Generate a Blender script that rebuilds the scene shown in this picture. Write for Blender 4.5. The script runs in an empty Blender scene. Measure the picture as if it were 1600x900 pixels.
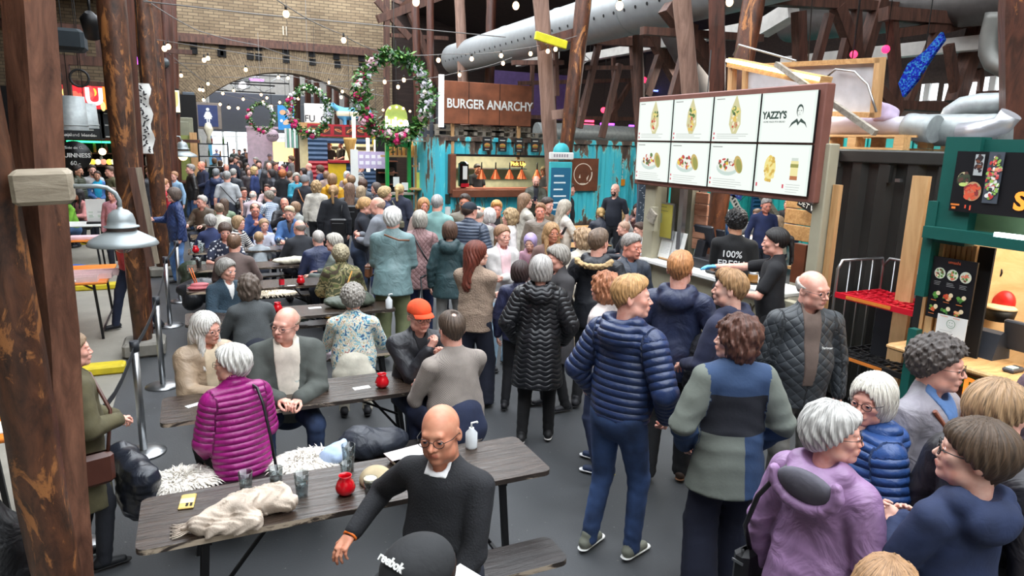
import bpy,bmesh,math,random
import numpy as np
from mathutils import Vector,Matrix
from math import sin,cos,sqrt,pi as PI
# ---------------------------------------------------------------- camera, world, light, exposure
SC=bpy.context.scene
COL=SC.collection
F_PX,CAM_H=1070.0,2.65
PITCH,YAW,ROLL=math.radians(11.98),math.radians(25.04),math.radians(1.56)
CAM_R=Matrix.Rotation(-YAW,3,'Z')@Matrix.Rotation(PI/2-PITCH,3,'X')@Matrix.Rotation(ROLL,3,'Z')
cam_data=bpy.data.cameras.new('camera')
cam_data.sensor_width=36.0
cam_data.lens=F_PX/1600*36.0
cam_data.clip_start=0.05
cam_data.clip_end=200
cam=bpy.data.objects.new('camera',cam_data)
COL.objects.link(cam)
cam.location=(0,0,CAM_H)
cam.rotation_euler=CAM_R.to_euler()
SC.camera=cam
world=bpy.data.worlds.new('overcast_sky')
SC.world=world
world.use_nodes=True
bg=world.node_tree.nodes['Background']
bg.inputs['Color'].default_value=(0.90,0.95,1.0,1)
bg.inputs['Strength'].default_value=3.2
SC.view_settings.view_transform='Standard'
SC.view_settings.look='None'
SC.view_settings.gamma=1.0
SC.view_settings.use_curve_mapping=False
SC.view_settings.exposure=0.9
# ---------------------------------------------------------------- placing helpers
def ray(px,py):return CAM_R@Vector(((px-800)/F_PX,(450-py)/F_PX,-1))
def at_z(px,py,z=0.0):
 r=ray(px,py);t=(z-CAM_H)/r.z
 return Vector((r.x*t,r.y*t,z))
def at_y(px,py,y):
 r=ray(px,py);t=y/r.y
 return Vector((r.x*t,y,CAM_H+r.z*t))
def at_x(px,py,x):
 r=ray(px,py);t=x/r.x
 return Vector((x,r.y*t,CAM_H+r.z*t))
 # ---------------------------------------------------------------- object helpers
def lin(c):
 out=[]
 for v in c[:3]:
  v=v/255.0
  out.append(v/12.92 if v<=0.04045 else((v+0.055)/1.055)**2.4)
 return tuple(out)
def mesh_np(name,V,faces):
 """faces: (n,3) or (n,4) int array or list of arrays"""
 me=bpy.data.meshes.new(name)
 if isinstance(faces,np.ndarray):faces=[faces]
 V=np.asarray(V,dtype=np.float32)
 me.vertices.add(len(V));me.vertices.foreach_set('co',V.ravel())
 li=np.concatenate([f.ravel()for f in faces])if faces else np.zeros(0,int)
 cnt=np.concatenate([np.full(len(f),f.shape[1])for f in faces])if faces else np.zeros(0,int)
 me.loops.add(len(li));me.loops.foreach_set('vertex_index',li.astype(np.int32))
 me.polygons.add(len(cnt))
 st=np.concatenate([[0],np.cumsum(cnt)[:-1]])if len(cnt)else cnt
 me.polygons.foreach_set('loop_start',st.astype(np.int32))
 me.update(calc_edges=True)
 return me
def link(name,me,parent=None,mats=None,loc=None,rot=None,scale=None,smooth=None,**props):
 o=bpy.data.objects.new(name,me)
 COL.objects.link(o)
 if me is not None and mats is not None:
  if not isinstance(mats,(list,tuple)):mats=[mats]
  if len(me.materials)==0:
   for m in mats:me.materials.append(m)
  else:
   for i,m in enumerate(mats):
    if i<len(o.material_slots)and o.material_slots[i].material is not m:
     o.material_slots[i].link='OBJECT';o.material_slots[i].material=m
 if smooth and me is not None:
  me.polygons.foreach_set('use_smooth',[True]*len(me.polygons))
 if parent is not None:o.parent=parent
 if loc is not None:o.location=loc
 if rot is not None:o.rotation_euler=rot
 if scale is not None:o.scale=(scale,)*3 if isinstance(scale,(int,float))else scale
 for k,v in props.items():
  if v is not None:o[k]=v
 return o
def empty(name,loc,label,cat,group=None,rz=0.0):
 o=bpy.data.objects.new(name,None);COL.objects.link(o)
 o.location=loc;o.rotation_euler=(0,0,rz)
 o.empty_display_size=0.1
 o['label']=label;o['category']=cat
 if group:o['group']=group
 return o
def tag(o,label,cat,group=None):
 o['label']=label;o['category']=cat
 if group:o['group']=group
 return o
def copy_tree(o,parent=None):
 c=o.copy();COL.objects.link(c)
 if parent is not None:c.parent=parent
 for ch in list(o.children):copy_tree(ch,c)
 return c
class MB:
 """collects simple shapes for ONE mesh"""
 def __init__(s):s.v=[];s.f=[];s.mi=[];s.m=0;s.sm=[]
 def _add(s,vs,fs,smooth=False):
  b=len(s.v);s.v+=[tuple(v)for v in vs]
  for f in fs:
   s.f.append(tuple(b+i for i in f));s.mi.append(s.m);s.sm.append(smooth)
  return s
 def box(s,c,d,rot=None,bev=0.0):
  x,y,z=d[0]/2,d[1]/2,d[2]/2
  if bev<=0:
   vs=[Vector((sx*x,sy*y,sz*z))for sz in(-1,1)for sy in(-1,1)for sx in(-1,1)]
   fs=[(0,2,3,1),(4,5,7,6),(0,1,5,4),(2,6,7,3),(0,4,6,2),(1,3,7,5)]
  else:
   b=min(bev,x,y,z);vs=[];fs=[]
   ring=[]
   # chamfered slab: bottom inset, lower, upper, top inset
   for zz,ins in((-z,b),(-z+b,0),(z-b,0),(z,b)):
    xx,yy=x-ins,y-ins
    r=[]
    for px_,py_ in((-xx+b,-yy),(xx-b,-yy),(xx,-yy+b),(xx,yy-b),(xx-b,yy),(-xx+b,yy),(-xx,yy-b),(-xx,-yy+b)):
     r.append(len(vs));vs.append(Vector((px_,py_,zz)))
    ring.append(r)
   for a,c2 in zip(ring[:-1],ring[1:]):
    for i in range(8):
     j=(i+1)%8;fs.append((a[i],a[j],c2[j],c2[i]))
   fs.append(tuple(reversed(ring[0])));fs.append(tuple(ring[-1]))
  M=Matrix.Identity(3)if rot is None else(rot if isinstance(rot,Matrix)else Matrix.Rotation(rot,3,'Z'))
  c=Vector(c)
  return s._add([M@v+c for v in vs],fs)
 def beam(s,a,b,w,h=None,roll=0.0,w2=None):
  a,b=Vector(a),Vector(b);h=w if h is None else h
  d=b-a;L=d.length;z=d.normalized()
  up=Vector((0,0,1))if abs(z.z)<0.99 else Vector((0,1,0))
  x=up.cross(z).normalized();y=z.cross(x)
  M=Matrix((x,y,z)).transposed()@Matrix.Rotation(roll,3,'Z')
  k=1 if w2 is None else w2/w
  vs=[]
  for t,q in((0,1),(1,k)):
   for sx,sy in((-1,-1),(1,-1),(1,1),(-1,1)):
    vs.append(a+M@Vector((sx*w/2*q,sy*h/2*q,t*L)))
  return s._add(vs,[(3,2,1,0),(4,5,6,7),(0,1,5,4),(1,2,6,5),(2,3,7,6),(3,0,4,7)])
 def tube(s,pts,r,n=8,caps=True,r2=None,closed=False):
  pts=[Vector(p)for p in pts];N=len(pts)
  rs=r if isinstance(r,(list,tuple))else[r+((r2-r)*i/max(N-1,1)if r2 is not None else 0)for i in range(N)]
  vs=[];prev=None
  for i,p in enumerate(pts):
   if closed:d=(pts[(i+1)%N]-pts[i-1])
   elif i==0:d=pts[1]-pts[0]
   elif i==N-1:d=pts[-1]-pts[-2]
   else:d=(pts[i+1]-p).normalized()+(p-pts[i-1]).normalized()
   d.normalize()
   if prev is None:
    up=Vector((0,0,1))if abs(d.z)<0.9 else Vector((1,0,0))
    x=up.cross(d).normalized()
   else:
    x=(prev-d*prev.dot(d))
    x=x.normalized()if x.length>1e-6 else Vector((1,0,0))
   prev=x;y=d.cross(x)
   for k in range(n):
    a=2*PI*k/n
    vs.append(p+x*(cos(a)*rs[i])+y*(sin(a)*rs[i]))
  fs=[]
  for i in range(N-1+(1 if closed else 0)):
   i2=(i+1)%N
   for k in range(n):
    k2=(k+1)%n
    fs.append((i*n+k,i*n+k2,i2*n+k2,i2*n+k))
  s._add(vs,fs,True)
  if caps and not closed:
   b=len(s.v)-len(vs)
   s.f.append(tuple(b+k for k in reversed(range(n))));s.mi.append(s.m);s.sm.append(False)
   s.f.append(tuple(b+(N-1)*n+k for k in range(n)));s.mi.append(s.m);s.sm.append(False)
  return s
 def lathe(s,prof,c=(0,0,0),n=20,M=None,cap=True):
  c=Vector(c);vs=[];fs=[]
  for r,z in prof:
   for k in range(n):
    a=2*PI*k/n
    v=Vector((r*cos(a),r*sin(a),z))
    vs.append((M@v if M is not None else v)+c)
  for i in range(len(prof)-1):
   for k in range(n):
    k2=(k+1)%n
    fs.append((i*n+k,i*n+k2,(i+1)*n+k2,(i+1)*n+k))
  s._add(vs,fs,True)
  if cap:
   b=len(s.v)-len(vs)
   if prof[0][0]>1e-5:s.f.append(tuple(b+k for k in reversed(range(n))));s.mi.append(s.m);s.sm.append(False)
   if prof[-1][0]>1e-5:s.f.append(tuple(b+(len(prof)-1)*n+k for k in range(n)));s.mi.append(s.m);s.sm.append(False)
  return s
 def ball(s,c,r,n=10,m=6,sc=(1,1,1),M=None):
  prof=[(max(1e-4,sin(PI*i/m)),-cos(PI*i/m))for i in range(m+1)]
  S=Matrix.Diagonal((r*sc[0],r*sc[1],r*sc[2]))
  return s.lathe(prof,c,n,(M@S)if M is not None else S,cap=False)
 def prism(s,pts,z0,z1,M=None,c=(0,0,0)):
  n=len(pts);c=Vector(c)
  vs=[Vector((p[0],p[1],z0))for p in pts]+[Vector((p[0],p[1],z1))for p in pts]
  if M is not None:vs=[M@v for v in vs]
  vs=[v+c for v in vs]
  fs=[tuple(reversed(range(n))),tuple(range(n,2*n))]+[(i,(i+1)%n,n+(i+1)%n,n+i)for i in range(n)]
  return s._add(vs,fs)
 def quad(s,a,b,c,d):return s._add([a,b,c,d],[(0,1,2,3)])
 def mesh(s,name='m'):
  me=bpy.data.meshes.new(name)
  me.from_pydata(s.v,[],s.f)
  me.polygons.foreach_set('material_index',s.mi)
  me.polygons.foreach_set('use_smooth',s.sm)
  return me
 def put(s,name,mats,parent=None,**kw):
  return link(name,s.mesh(name),parent,mats,**kw)
BX,BM,TB,LT,BL=[(lambda*a,_f=f,**k:_f(MB(),*a,**k))for f in(MB.box,MB.beam,MB.tube,MB.lathe,MB.ball)]
RX,RY,RZ=(lambda a:Matrix.Rotation(a,3,'X')),(lambda a:Matrix.Rotation(a,3,'Y')),(lambda a:Matrix.Rotation(a,3,'Z'))
D2R=PI/180
# basis that lays a flat drawing (x right, y up) on a wall: facing -Y (towards the viewer) and facing -X
WALL_Y=Matrix(((1,0,0),(0,0,-1),(0,1,0)))
WALL_X=Matrix(((0,0,-1),(-1,0,0),(0,1,0)))
def struct(name,mb,mats,parent=None):
 o=mb.put(name,mats,parent)
 if parent is None:o['kind']='structure'
 return o
 # ---------------------------------------------------------------- materials
_mc={}
def newmat(name):
 m=bpy.data.materials.new(name);m.use_nodes=True
 nt=m.node_tree;b=nt.nodes['Principled BSDF']
 return m,nt,b
def N(nt,t,**kw):
 n=nt.nodes.new(t)
 for k,v in kw.items():
  if k.startswith('i_'):
   key=k[2:]
   n.inputs[int(key)if key.isdigit()else key.replace('_',' ')].default_value=v
  else:setattr(n,k,v)
 return n
def ramp(nt,stops,interp='LINEAR'):
 n=nt.nodes.new('ShaderNodeValToRGB');cr=n.color_ramp;cr.interpolation=interp
 while len(cr.elements)<len(stops):cr.elements.new(0.5)
 for e,(p,c)in zip(cr.elements,stops):
  e.position=p;e.color=(*c,1)if len(c)==3 else c
 return n
def math_n(nt,op,a,b=None,clamp=False):
 n=nt.nodes.new('ShaderNodeMath');n.operation=op;n.use_clamp=clamp
 for i,v in enumerate((a,b)):
  if v is None:continue
  if isinstance(v,(int,float)):n.inputs[i].default_value=v
  else:nt.links.new(v,n.inputs[i])
 return n.outputs[0]
def bump(nt,b,h,strength=0.3,dist=0.01):
 n=N(nt,'ShaderNodeBump');n.inputs['Strength'].default_value=strength;n.inputs['Distance'].default_value=dist
 nt.links.new(h,n.inputs['Height']);nt.links.new(n.outputs[0],b.inputs['Normal'])
def plain(name,c,rough=0.6,metal=0.0,var=0.12,scale=6.0,bmp=0.15,bs=40.0,stretch=None,coat=0.0):
 key=(name,tuple(c),rough,metal,var,scale,bmp)
 if key in _mc:return _mc[key]
 m,nt,b=newmat(name)
 c=lin(c)
 tc=N(nt,'ShaderNodeTexCoord');src=tc.outputs['Object']
 if stretch:
  mp=N(nt,'ShaderNodeMapping');mp.inputs['Scale'].default_value=stretch
  nt.links.new(src,mp.inputs[0]);src=mp.outputs[0]
 nz=N(nt,'ShaderNodeTexNoise',i_Scale=scale,i_Detail=5.0);nt.links.new(src,nz.inputs['Vector'])
 r=ramp(nt,[(0.3,tuple(v*(1-var)for v in c)),(0.7,tuple(min(1,v*(1+var))for v in c))])
 nt.links.new(nz.outputs[0],r.inputs[0]);nt.links.new(r.outputs[0],b.inputs['Base Color'])
 b.inputs['Roughness'].default_value=rough;b.inputs['Metallic'].default_value=metal
 if coat:b.inputs['Coat Weight'].default_value=coat
 if bmp:
  n2=N(nt,'ShaderNodeTexNoise',i_Scale=bs,i_Detail=3.0);nt.links.new(src,n2 .inputs['Vector'])
  bump(nt,b,n2 .outputs[0],bmp,0.004)
 _mc[key]=m
 return m
def emis(name,c,strength):
 key=(name,tuple(c),strength)
 if key in _mc:return _mc[key]
 m,nt,b=newmat(name)
 b.inputs['Base Color'].default_value=(*lin(c),1)
 b.inputs['Emission Color'].default_value=(*lin(c),1)
 b.inputs['Emission Strength'].default_value=strength
 _mc[key]=m
 return m
def painted(name,emission=0.0,rough=0.6):
 """reads the flat print colours of a poster / screen from the colour attribute"""
 key=(name,emission,rough)
 if key in _mc:return _mc[key]
 m,nt,b=newmat(name)
 a=N(nt,'ShaderNodeVertexColor',layer_name='print')
 b.inputs['Roughness'].default_value=rough
 if emission:b.inputs['Base Color'].default_value=(.02,.02,.02,1)
 else:nt.links.new(a.outputs[0],b.inputs['Base Color'])
 if emission:
  nt.links.new(a.outputs[0],b.inputs['Emission Color']);b.inputs['Emission Strength'].default_value=emission
 _mc[key]=m
 return m
def glass(name,c=(235,240,240),rough=0.02):
 """thin clear wall: mostly see-through with a mirror-like sheen at grazing angles"""
 if name in _mc:return _mc[name]
 m,nt,b=newmat(name)
 nt.nodes.remove(b);out=nt.nodes['Material Output']
 tr=N(nt,'ShaderNodeBsdfTransparent');tr.inputs[0].default_value=(*[v*.93 for v in lin(c)],1)
 gl=N(nt,'ShaderNodeBsdfGlossy');gl.inputs['Roughness'].default_value=.06;gl.inputs[0].default_value=(.9,.92,.92,1)
 fr=N(nt,'ShaderNodeLayerWeight');fr.inputs[0].default_value=.45
 mx=N(nt,'ShaderNodeMixShader');f=math_n(nt,'ADD',math_n(nt,'MULTIPLY',fr.outputs['Facing'],.34),.03,True)
 nt.links.new(f,mx.inputs[0]);nt.links.new(tr.outputs[0],mx.inputs[1]);nt.links.new(gl.outputs[0],mx.inputs[2]);nt.links.new(mx.outputs[0],out.inputs[0])
 _mc[name]=m
 return m
def wood(name,dark,light,rough=0.55,grain=(14,14,1.2),worn=None,wornamt=0.62,seed=0.0,scale=1.6):
 """grain runs along local Z unless grain says otherwise; worn = bare-wood colour showing where the stain has gone"""
 key=('wood',name)
 if key in _mc:return _mc[key]
 m,nt,b=newmat(name)
 tc=N(nt,'ShaderNodeTexCoord');mp=N(nt,'ShaderNodeMapping');mp.inputs['Scale'].default_value=grain
 mp.inputs['Location'].default_value=(seed,seed*1.7,seed*0.3)
 nt.links.new(tc.outputs['Object'],mp.inputs[0])
 nz=N(nt,'ShaderNodeTexNoise',i_Scale=scale,i_Detail=8.0,i_Roughness=0.65,i_Distortion=0.6);nt.links.new(mp.outputs[0],nz.inputs[0])
 r=ramp(nt,[(0.32,lin(dark)),(0.68,lin(light))]);nt.links.new(nz.outputs[0],r.inputs[0])
 out=r.outputs[0]
 if worn:
  n2=N(nt,'ShaderNodeTexNoise',i_Scale=0.55*scale,i_Detail=6.0,i_Roughness=0.7,i_Distortion=1.4)
  mp2=N(nt,'ShaderNodeMapping');mp2 .inputs['Scale'].default_value=tuple(g*0.55 for g in grain)
  nt.links.new(tc.outputs['Object'],mp2 .inputs[0]);nt.links.new(mp2 .outputs[0],n2 .inputs[0])
  r2=ramp(nt,[(wornamt,(0,0,0)),(wornamt+0.05,(1,1,1))]);nt.links.new(n2 .outputs[0],r2 .inputs[0])
  mx=N(nt,'ShaderNodeMix',data_type='RGBA')
  nt.links.new(r2 .outputs[0],mx.inputs['Factor']);nt.links.new(out,mx.inputs['A']);mx.inputs['B'].default_value=(*lin(worn),1)
  out=mx.outputs['Result']
 nt.links.new(out,b.inputs['Base Color'])
 b.inputs['Roughness'].default_value=rough
 bump(nt,b,nz.outputs[0],0.5,0.012)
 _mc[key]=m
 return m
 # ---------------------------------------------------------------- flat prints: coloured polygons lying on a real surface
class Art:
 def __init__(s):s.v=[];s.f=[];s.c=[];s.z=0.0
 def poly(s,pts,c,dz=0.0006):
  s.z+=dz;b=len(s.v)
  s.v+=[(p[0],p[1],s.z)for p in pts];s.f.append(tuple(range(b,b+len(pts))));s.c.append(lin(c));return s
 def rect(s,x0,y0,x1,y1,c,dz=0.0006):return s.poly([(x0,y0),(x1,y0),(x1,y1),(x0,y1)],c,dz)
 def oval(s,cx,cy,rx,ry,c,n=18,a=0.0,dz=0.0006,jag=0.0,rng=None):
  pts=[]
  for k in range(n):
   t=2*PI*k/n;j=1+(rng.uniform(-jag,jag)if rng else 0)
   x,y=rx*cos(t)*j,ry*sin(t)*j
   pts.append((cx+x*cos(a)-y*sin(a),cy+x*sin(a)+y*cos(a)))
  return s.poly(pts,c,dz)
 def ring(s,cx,cy,r0,r1,c,n=24,a0=0,a1=2*PI):
  s.z+=0.0006
  for k in range(n):
   t0=a0+(a1-a0)*k/n;t1=a0+(a1-a0)*(k+1)/n;b=len(s.v)
   for r,t in((r0,t0),(r1,t0),(r1,t1),(r0,t1)):s.v.append((cx+r*cos(t),cy+r*sin(t),s.z))
   s.f.append((b,b+1,b+2,b+3));s.c.append(lin(c))
  return s
 def lines(s,x,y,w,n,dy,c,rng,th=0.004,ragged=0.35):
  for i in range(n):
   s.rect(x,y-i*dy,x+w*(1-rng.uniform(0,ragged)),y-i*dy+th,c,0 if i else 0.0006)
  return s
 def blobs(s,cx,cy,rx,ry,cols,n,r,rng,a=0.0):
  for i in range(n):
   t=rng.uniform(0,2*PI);q=sqrt(rng.random())
   s.oval(cx+rx*q*cos(t),cy+ry*q*sin(t),r*rng.uniform(.5,1.2),r*rng.uniform(.4,1),rng.choice(cols),8,rng.uniform(0,3),0.00008)
  return s
 def pr(s,parent,loc,M):return s.put('print',painted('print'),parent,loc,M)
 def put(s,name,mat,parent=None,loc=(0,0,0),M=None,**kw):
  me=bpy.data.meshes.new(name)
  M4=(M if M is not None else Matrix.Identity(3))
  me.from_pydata([tuple(M4@Vector(v))for v in s.v],[],s.f)
  ca=me.color_attributes.new('print','FLOAT_COLOR','CORNER')
  arr=[]
  for f,c in zip(s.f,s.c):arr+=[c[0],c[1],c[2],1.0]*len(f)
  ca.data.foreach_set('color',arr)
  return link(name,me,parent,mat,loc=loc,**kw)
def text(name,body,size,mat,parent=None,loc=(0,0,0),M=None,extrude=0.004,bold=0.0,align='CENTER',wx=1.0,**kw):
 cu=bpy.data.curves.new(name,'FONT');cu.body=body;cu.size=size;cu.extrude=extrude;cu.offset=bold
 cu.align_x=align;cu.align_y='CENTER';cu.resolution_u=3
 tmp=bpy.data.objects.new('tmp',cu);COL.objects.link(tmp)
 dg=bpy.context.evaluated_depsgraph_get()
 me=bpy.data.meshes.new_from_object(tmp.evaluated_get(dg));me.name=name
 bpy.data.objects.remove(tmp);bpy.data.curves.remove(cu)
 M4=(M if M is not None else Matrix.Identity(3))@Matrix.Diagonal((wx,1,1))
 me.transform(M4 .to_4x4())
 me.materials.clear()
 return link(name,me,parent,mat,loc=loc,**kw)
 # ---------------------------------------------------------------- implicit surfaces -> meshes (people, clothes, soft things)
def _smin(a,b,k):
 if k<=0:return np.minimum(a,b)
 h=np.clip(0.5+0.5*(b-a)/k,0,1)
 return b+(a-b)*h-k*h*(1-h)
def _smax(a,b,k):return-_smin(-a,-b,k)
def _v(*a):return np.array(a,dtype=np.float32)
def cone(a,b,ra,rb,k=0.02,n=None,s=1.0,op='+'):
 """tapered capsule; n,s flatten it along direction n by factor s"""
 return dict(t='c',a=np.asarray(a,np.float32),b=np.asarray(b,np.float32),ra=ra,rb=rb,k=k,n=None if n is None else np.asarray(n,np.float32),s=s,op=op)
def ell(c,r,k=0.02,R=None,op='+'):
 return dict(t='e',c=np.asarray(c,np.float32),r=np.asarray(r,np.float32),k=k,R=None if R is None else np.asarray(R,np.float32),op=op)
def plane(p,n,k=0.004,op='x'):
 """keeps the side n points away from"""
 return dict(t='p',c=np.asarray(p,np.float32),n=np.asarray(n,np.float32),k=k,op=op)
def sdf_eval(prims,P):
 d=None
 for q in prims:
  t=q['t']
  if t=='c':
   a,b=q['a'],q['b'];p=P
   if q['n']is not None:
    n=q['n'];f=1.0/q['s']-1.0
    p=P+(f*((P-a)@n))[:,None]*n;b=b+f*((b-a)@n)*n
   ba=b-a;L=float(ba@ba)+1e-9
   h=np.clip(((p-a)@ba)/L,0,1)
   v=p-a-h[:,None]*ba
   e=np.sqrt((v*v).sum(1))-(q['ra']+h*(q['rb']-q['ra']))
   if q['n']is not None:e=e*(0.5+0.5*q['s'])
  elif t=='e':
   p=P-q['c']
   if q['R']is not None:p=p@q['R']
   r=q['r'];k0=np.sqrt(((p/r)**2).sum(1));k1=np.sqrt(((p/(r*r))**2).sum(1))+1e-9
   e=k0*(k0-1)/k1
  elif t=='p':
   e=(P-q['c'])@q['n']
  elif t=='f':
   e=q['f'](P)
  op=q['op']
  if d is None:d=e
  elif op=='+':d=_smin(d,e,q['k'])
  elif op=='-':d=_smax(d,-e,q['k'])
  elif op=='x':d=_smax(d,e,q['k'])
  elif op=='d':d=d+e
 return d
def fn(f,op='d',k=0.0):return dict(t='f',f=f,op=op,k=k)
def bounds(prims,pad):
 lo=np.full(3,1e9);hi=-lo
 for q in prims:
  if q['op']!='+':continue
  if q['t']=='c':
   for c,r in((q['a'],q['ra']),(q['b'],q['rb'])):
    lo=np.minimum(lo,c-r);hi=np.maximum(hi,c+r)
  elif q['t']=='e':
   r=q['r']if q['R']is None else np.full(3,q['r'].max())
   lo=np.minimum(lo,q['c']-r);hi=np.maximum(hi,q['c']+r)
 return lo-pad,hi+pad
def surf(prims,h,pad=None):
 """surface nets; returns V (n,3), quads (m,4)"""
 lo,hi=bounds(prims,(2.5*h if pad is None else pad))
 n=np.ceil((hi-lo)/h).astype(int)+1
 cs=3
 nc=(n+cs-1)//cs+1
 gx=[lo[i]+np.arange(nc[i])*h*cs for i in range(3)]
 C=np.stack(np.meshgrid(*gx,indexing='ij'),-1).reshape(-1,3).astype(np.float32)
 dc=sdf_eval(prims,C).reshape(nc)
 up=dc.repeat(cs,0).repeat(cs,1).repeat(cs,2)[:n[0],:n[1],:n[2]]
 sh=(cs-1)//2
 # shift so that each fine point reads its nearest coarse point
 idx=[np.minimum((np.arange(n[i])+1)//cs,nc[i]-1)for i in range(3)]
 up=dc[np.ix_(*idx)]
 D=up.astype(np.float32).copy()
 mask=np.abs(up)<h*cs*1.35
 I=np.argwhere(mask)
 if len(I):
  P=(lo+I*h).astype(np.float32)
  D[mask]=sdf_eval(prims,P)
 S=D<0
 # cells crossing the surface
 def cr(ax):
  a=[slice(None)]*3;b=[slice(None)]*3
  a[ax]=slice(0,-1);b[ax]=slice(1,None)
  return tuple(a),tuple(b)
 cn=n-1
 acc=np.zeros((*cn,3),np.float32);cnt=np.zeros(cn,np.float32)
 edges=[]
 for ax in range(3):
  a,b=cr(ax)
  x=S[a]!=S[b]
  E=np.argwhere(x)
  da=D[a][x];db=D[b][x]
  t=da/(da-db+1e-12)
  pos=E.astype(np.float32);pos[:,ax]+=t
  edges.append((ax,E,S[a][x]))
  o1,o2=[k for k in range(3)if k!=ax]
  for d1 in(0,1):
   for d2 in(0,1):
    c=E.copy();c[:,o1]-=d1;c[:,o2]-=d2
    ok=(c[:,o1]>=0)&(c[:,o2]>=0)&(c[:,o1]<cn[o1])&(c[:,o2]<cn[o2])
    ci=c[ok]
    lin_i=np.ravel_multi_index(ci.T,cn)
    for kk in range(3):
     acc.reshape(-1,3)[:,kk]+=np.bincount(lin_i,weights=pos[ok][:,kk],minlength=cn.prod()).astype(np.float32)
    cnt.reshape(-1)[:]+=np.bincount(lin_i,minlength=cn.prod()).astype(np.float32)
 used=cnt>0
 vid=np.full(cn,-1,np.int64);vid[used]=np.arange(used.sum())
 V=acc[used]/cnt[used][:,None]*h+lo
 Q=[]
 for ax,E,inside in edges:
  o1,o2=[(1,2),(2,0),(0,1)][ax]
  ok=(E[:,o1]>0)&(E[:,o2]>0)&(E[:,o1]<cn[o1])&(E[:,o2]<cn[o2])
  E=E[ok];ins=inside[ok]
  c=[E.copy()for _ in range(4)]
  c[1][:,o1]-=1;c[2][:,o1]-=1;c[2][:,o2]-=1;c[3][:,o2]-=1
  q=np.stack([vid[tuple(k.T)]for k in c],1)
  q[~ins]=q[~ins][:,::-1]
  Q.append(q)
 Q=np.concatenate(Q)
 Q=Q[(Q>=0).all(1)]
 return V.astype(np.float32),Q
def vnormals(V,Q):
 a=V[Q[:,2]]-V[Q[:,0]];b=V[Q[:,3]]-V[Q[:,1]]
 nn=np.cross(a,b);out=np.zeros_like(V)
 for k in range(4):
  for c in range(3):out[:,c]+=np.bincount(Q[:,k],weights=nn[:,c],minlength=len(V))
 return out/(np.linalg.norm(out,axis=1)[:,None]+1e-9)
def wob(P,f,ph=0.0):
 """cheap smooth noise in -1..1"""
 x,y,z=P[:,0]*f,P[:,1]*f,P[:,2]*f
 return(np.sin(x+1.7*np.sin(y*.7+ph)+ph)*np.sin(y*1.1+1.3*np.sin(z*.8+2*ph)+1.3)+np.sin(z*1.3+1.1*np.sin(x*.9+ph)+2.1*ph))*0.5
def soft(name,prims,h,mats,parent=None,disp=None,**kw):
 V,Q=surf(prims,h)
 if disp is not None:V=V+vnormals(V,Q)*disp(V)[:,None]
 me=mesh_np(name,V,Q)
 return link(name,me,parent,mats,smooth=True,**kw)
 # ---------------------------------------------------------------- people
def rotm(ax,deg):
 return np.array({'X':RX,'Y':RY,'Z':RZ}[ax](deg*D2R),dtype=np.float32)
HEADS={}
def head_prims(kind,neck_pitch=0.0):
 f=kind=='f';c=kind=='c';o=kind=='o'
 jw={'m':1.0,'f':.88,'c':.92,'o':1.04}[kind]
 p=[ell((0,-.014,.030),(.076,.095,.086),k=.02),ell((0,.024,-.030),(.056*jw,.066,.086),k=.035),cone((-.040*jw,.022,-.072),(.040*jw,.022,-.072),.026,.026,k=.03),ell((0,.066 if not c else.058,-.094 if not c else-.082),(.024*jw,.021,.018),k=.022),ell((.038,.056,-.022),(.024,.022,.020),k=.022),ell((-.038,.056,-.022),(.024,.022,.020),k=.022),cone((-.034,.077,.020),(.034,.077,.020),.010 if f or c else.0125,.010 if f or c else.0125,k=.016),]
 if o:p+=[ell((.034,.050,-.060),(.022,.022,.026),k=.02),ell((-.034,.050,-.060),(.022,.022,.026),k=.02)]
 p+=[ell((.033,.098,-.002),(.019,.016,.011),k=.014,op='-'),ell((-.033,.098,-.002),(.019,.016,.011),k=.014,op='-'),ell((.032,.0745,-.002),(.0148,.0148,.0140),k=.004),ell((-.032,.0745,-.002),(.0148,.0148,.0140),k=.004)]
 ns={'m':1.0,'f':.85,'c':.7,'o':1.12}[kind]
 p+=[cone((0,.084,.006),(0,.088+.018*ns,-.031),.0065,.0095*ns,k=.009),ell((.0125*ns,.092,-.035),(.0085,.011,.0075),k=.006),ell((-.0125*ns,.092,-.035),(.0085,.011,.0075),k=.006),ell((0,.080,-.062),(.026,.016,.016),k=.012),cone((-.019,.086,-.0585),(0,.0945,-.0570),.0036,.0050,k=.005),cone((.019,.086,-.0585),(0,.0945,-.0570),.0036,.0050,k=.005),cone((-.017,.086,-.0665),(.017,.086,-.0665),.0052,.0052,k=.006),cone((-.021,.099,-.0622),(.021,.099,-.0622),.0018,.0018,k=.003,op='-')]
 for s in(-1,1):
  R=rotm('Z',s*22)@rotm('X',-10)
  p+=[ell((s*.078,-.014,-.006),(.007,.019,.031),k=.005,R=R),ell((s*.0845,-.010,.000),(.005,.011,.019),k=.004,R=R,op='-')]
  # neck
 nr={'m':.058,'f':.048,'c':.040,'o':.062}[kind]
 p+=[cone((0,-.022,-.075),(0,-.036,-.175),nr,nr,k=.03)]
 return p
def head_mesh(kind,h):
 key=(kind,h)
 if key not in HEADS:HEADS[key]=surf(head_prims(kind),h)
 return HEADS[key]
HAIRM={}
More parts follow.
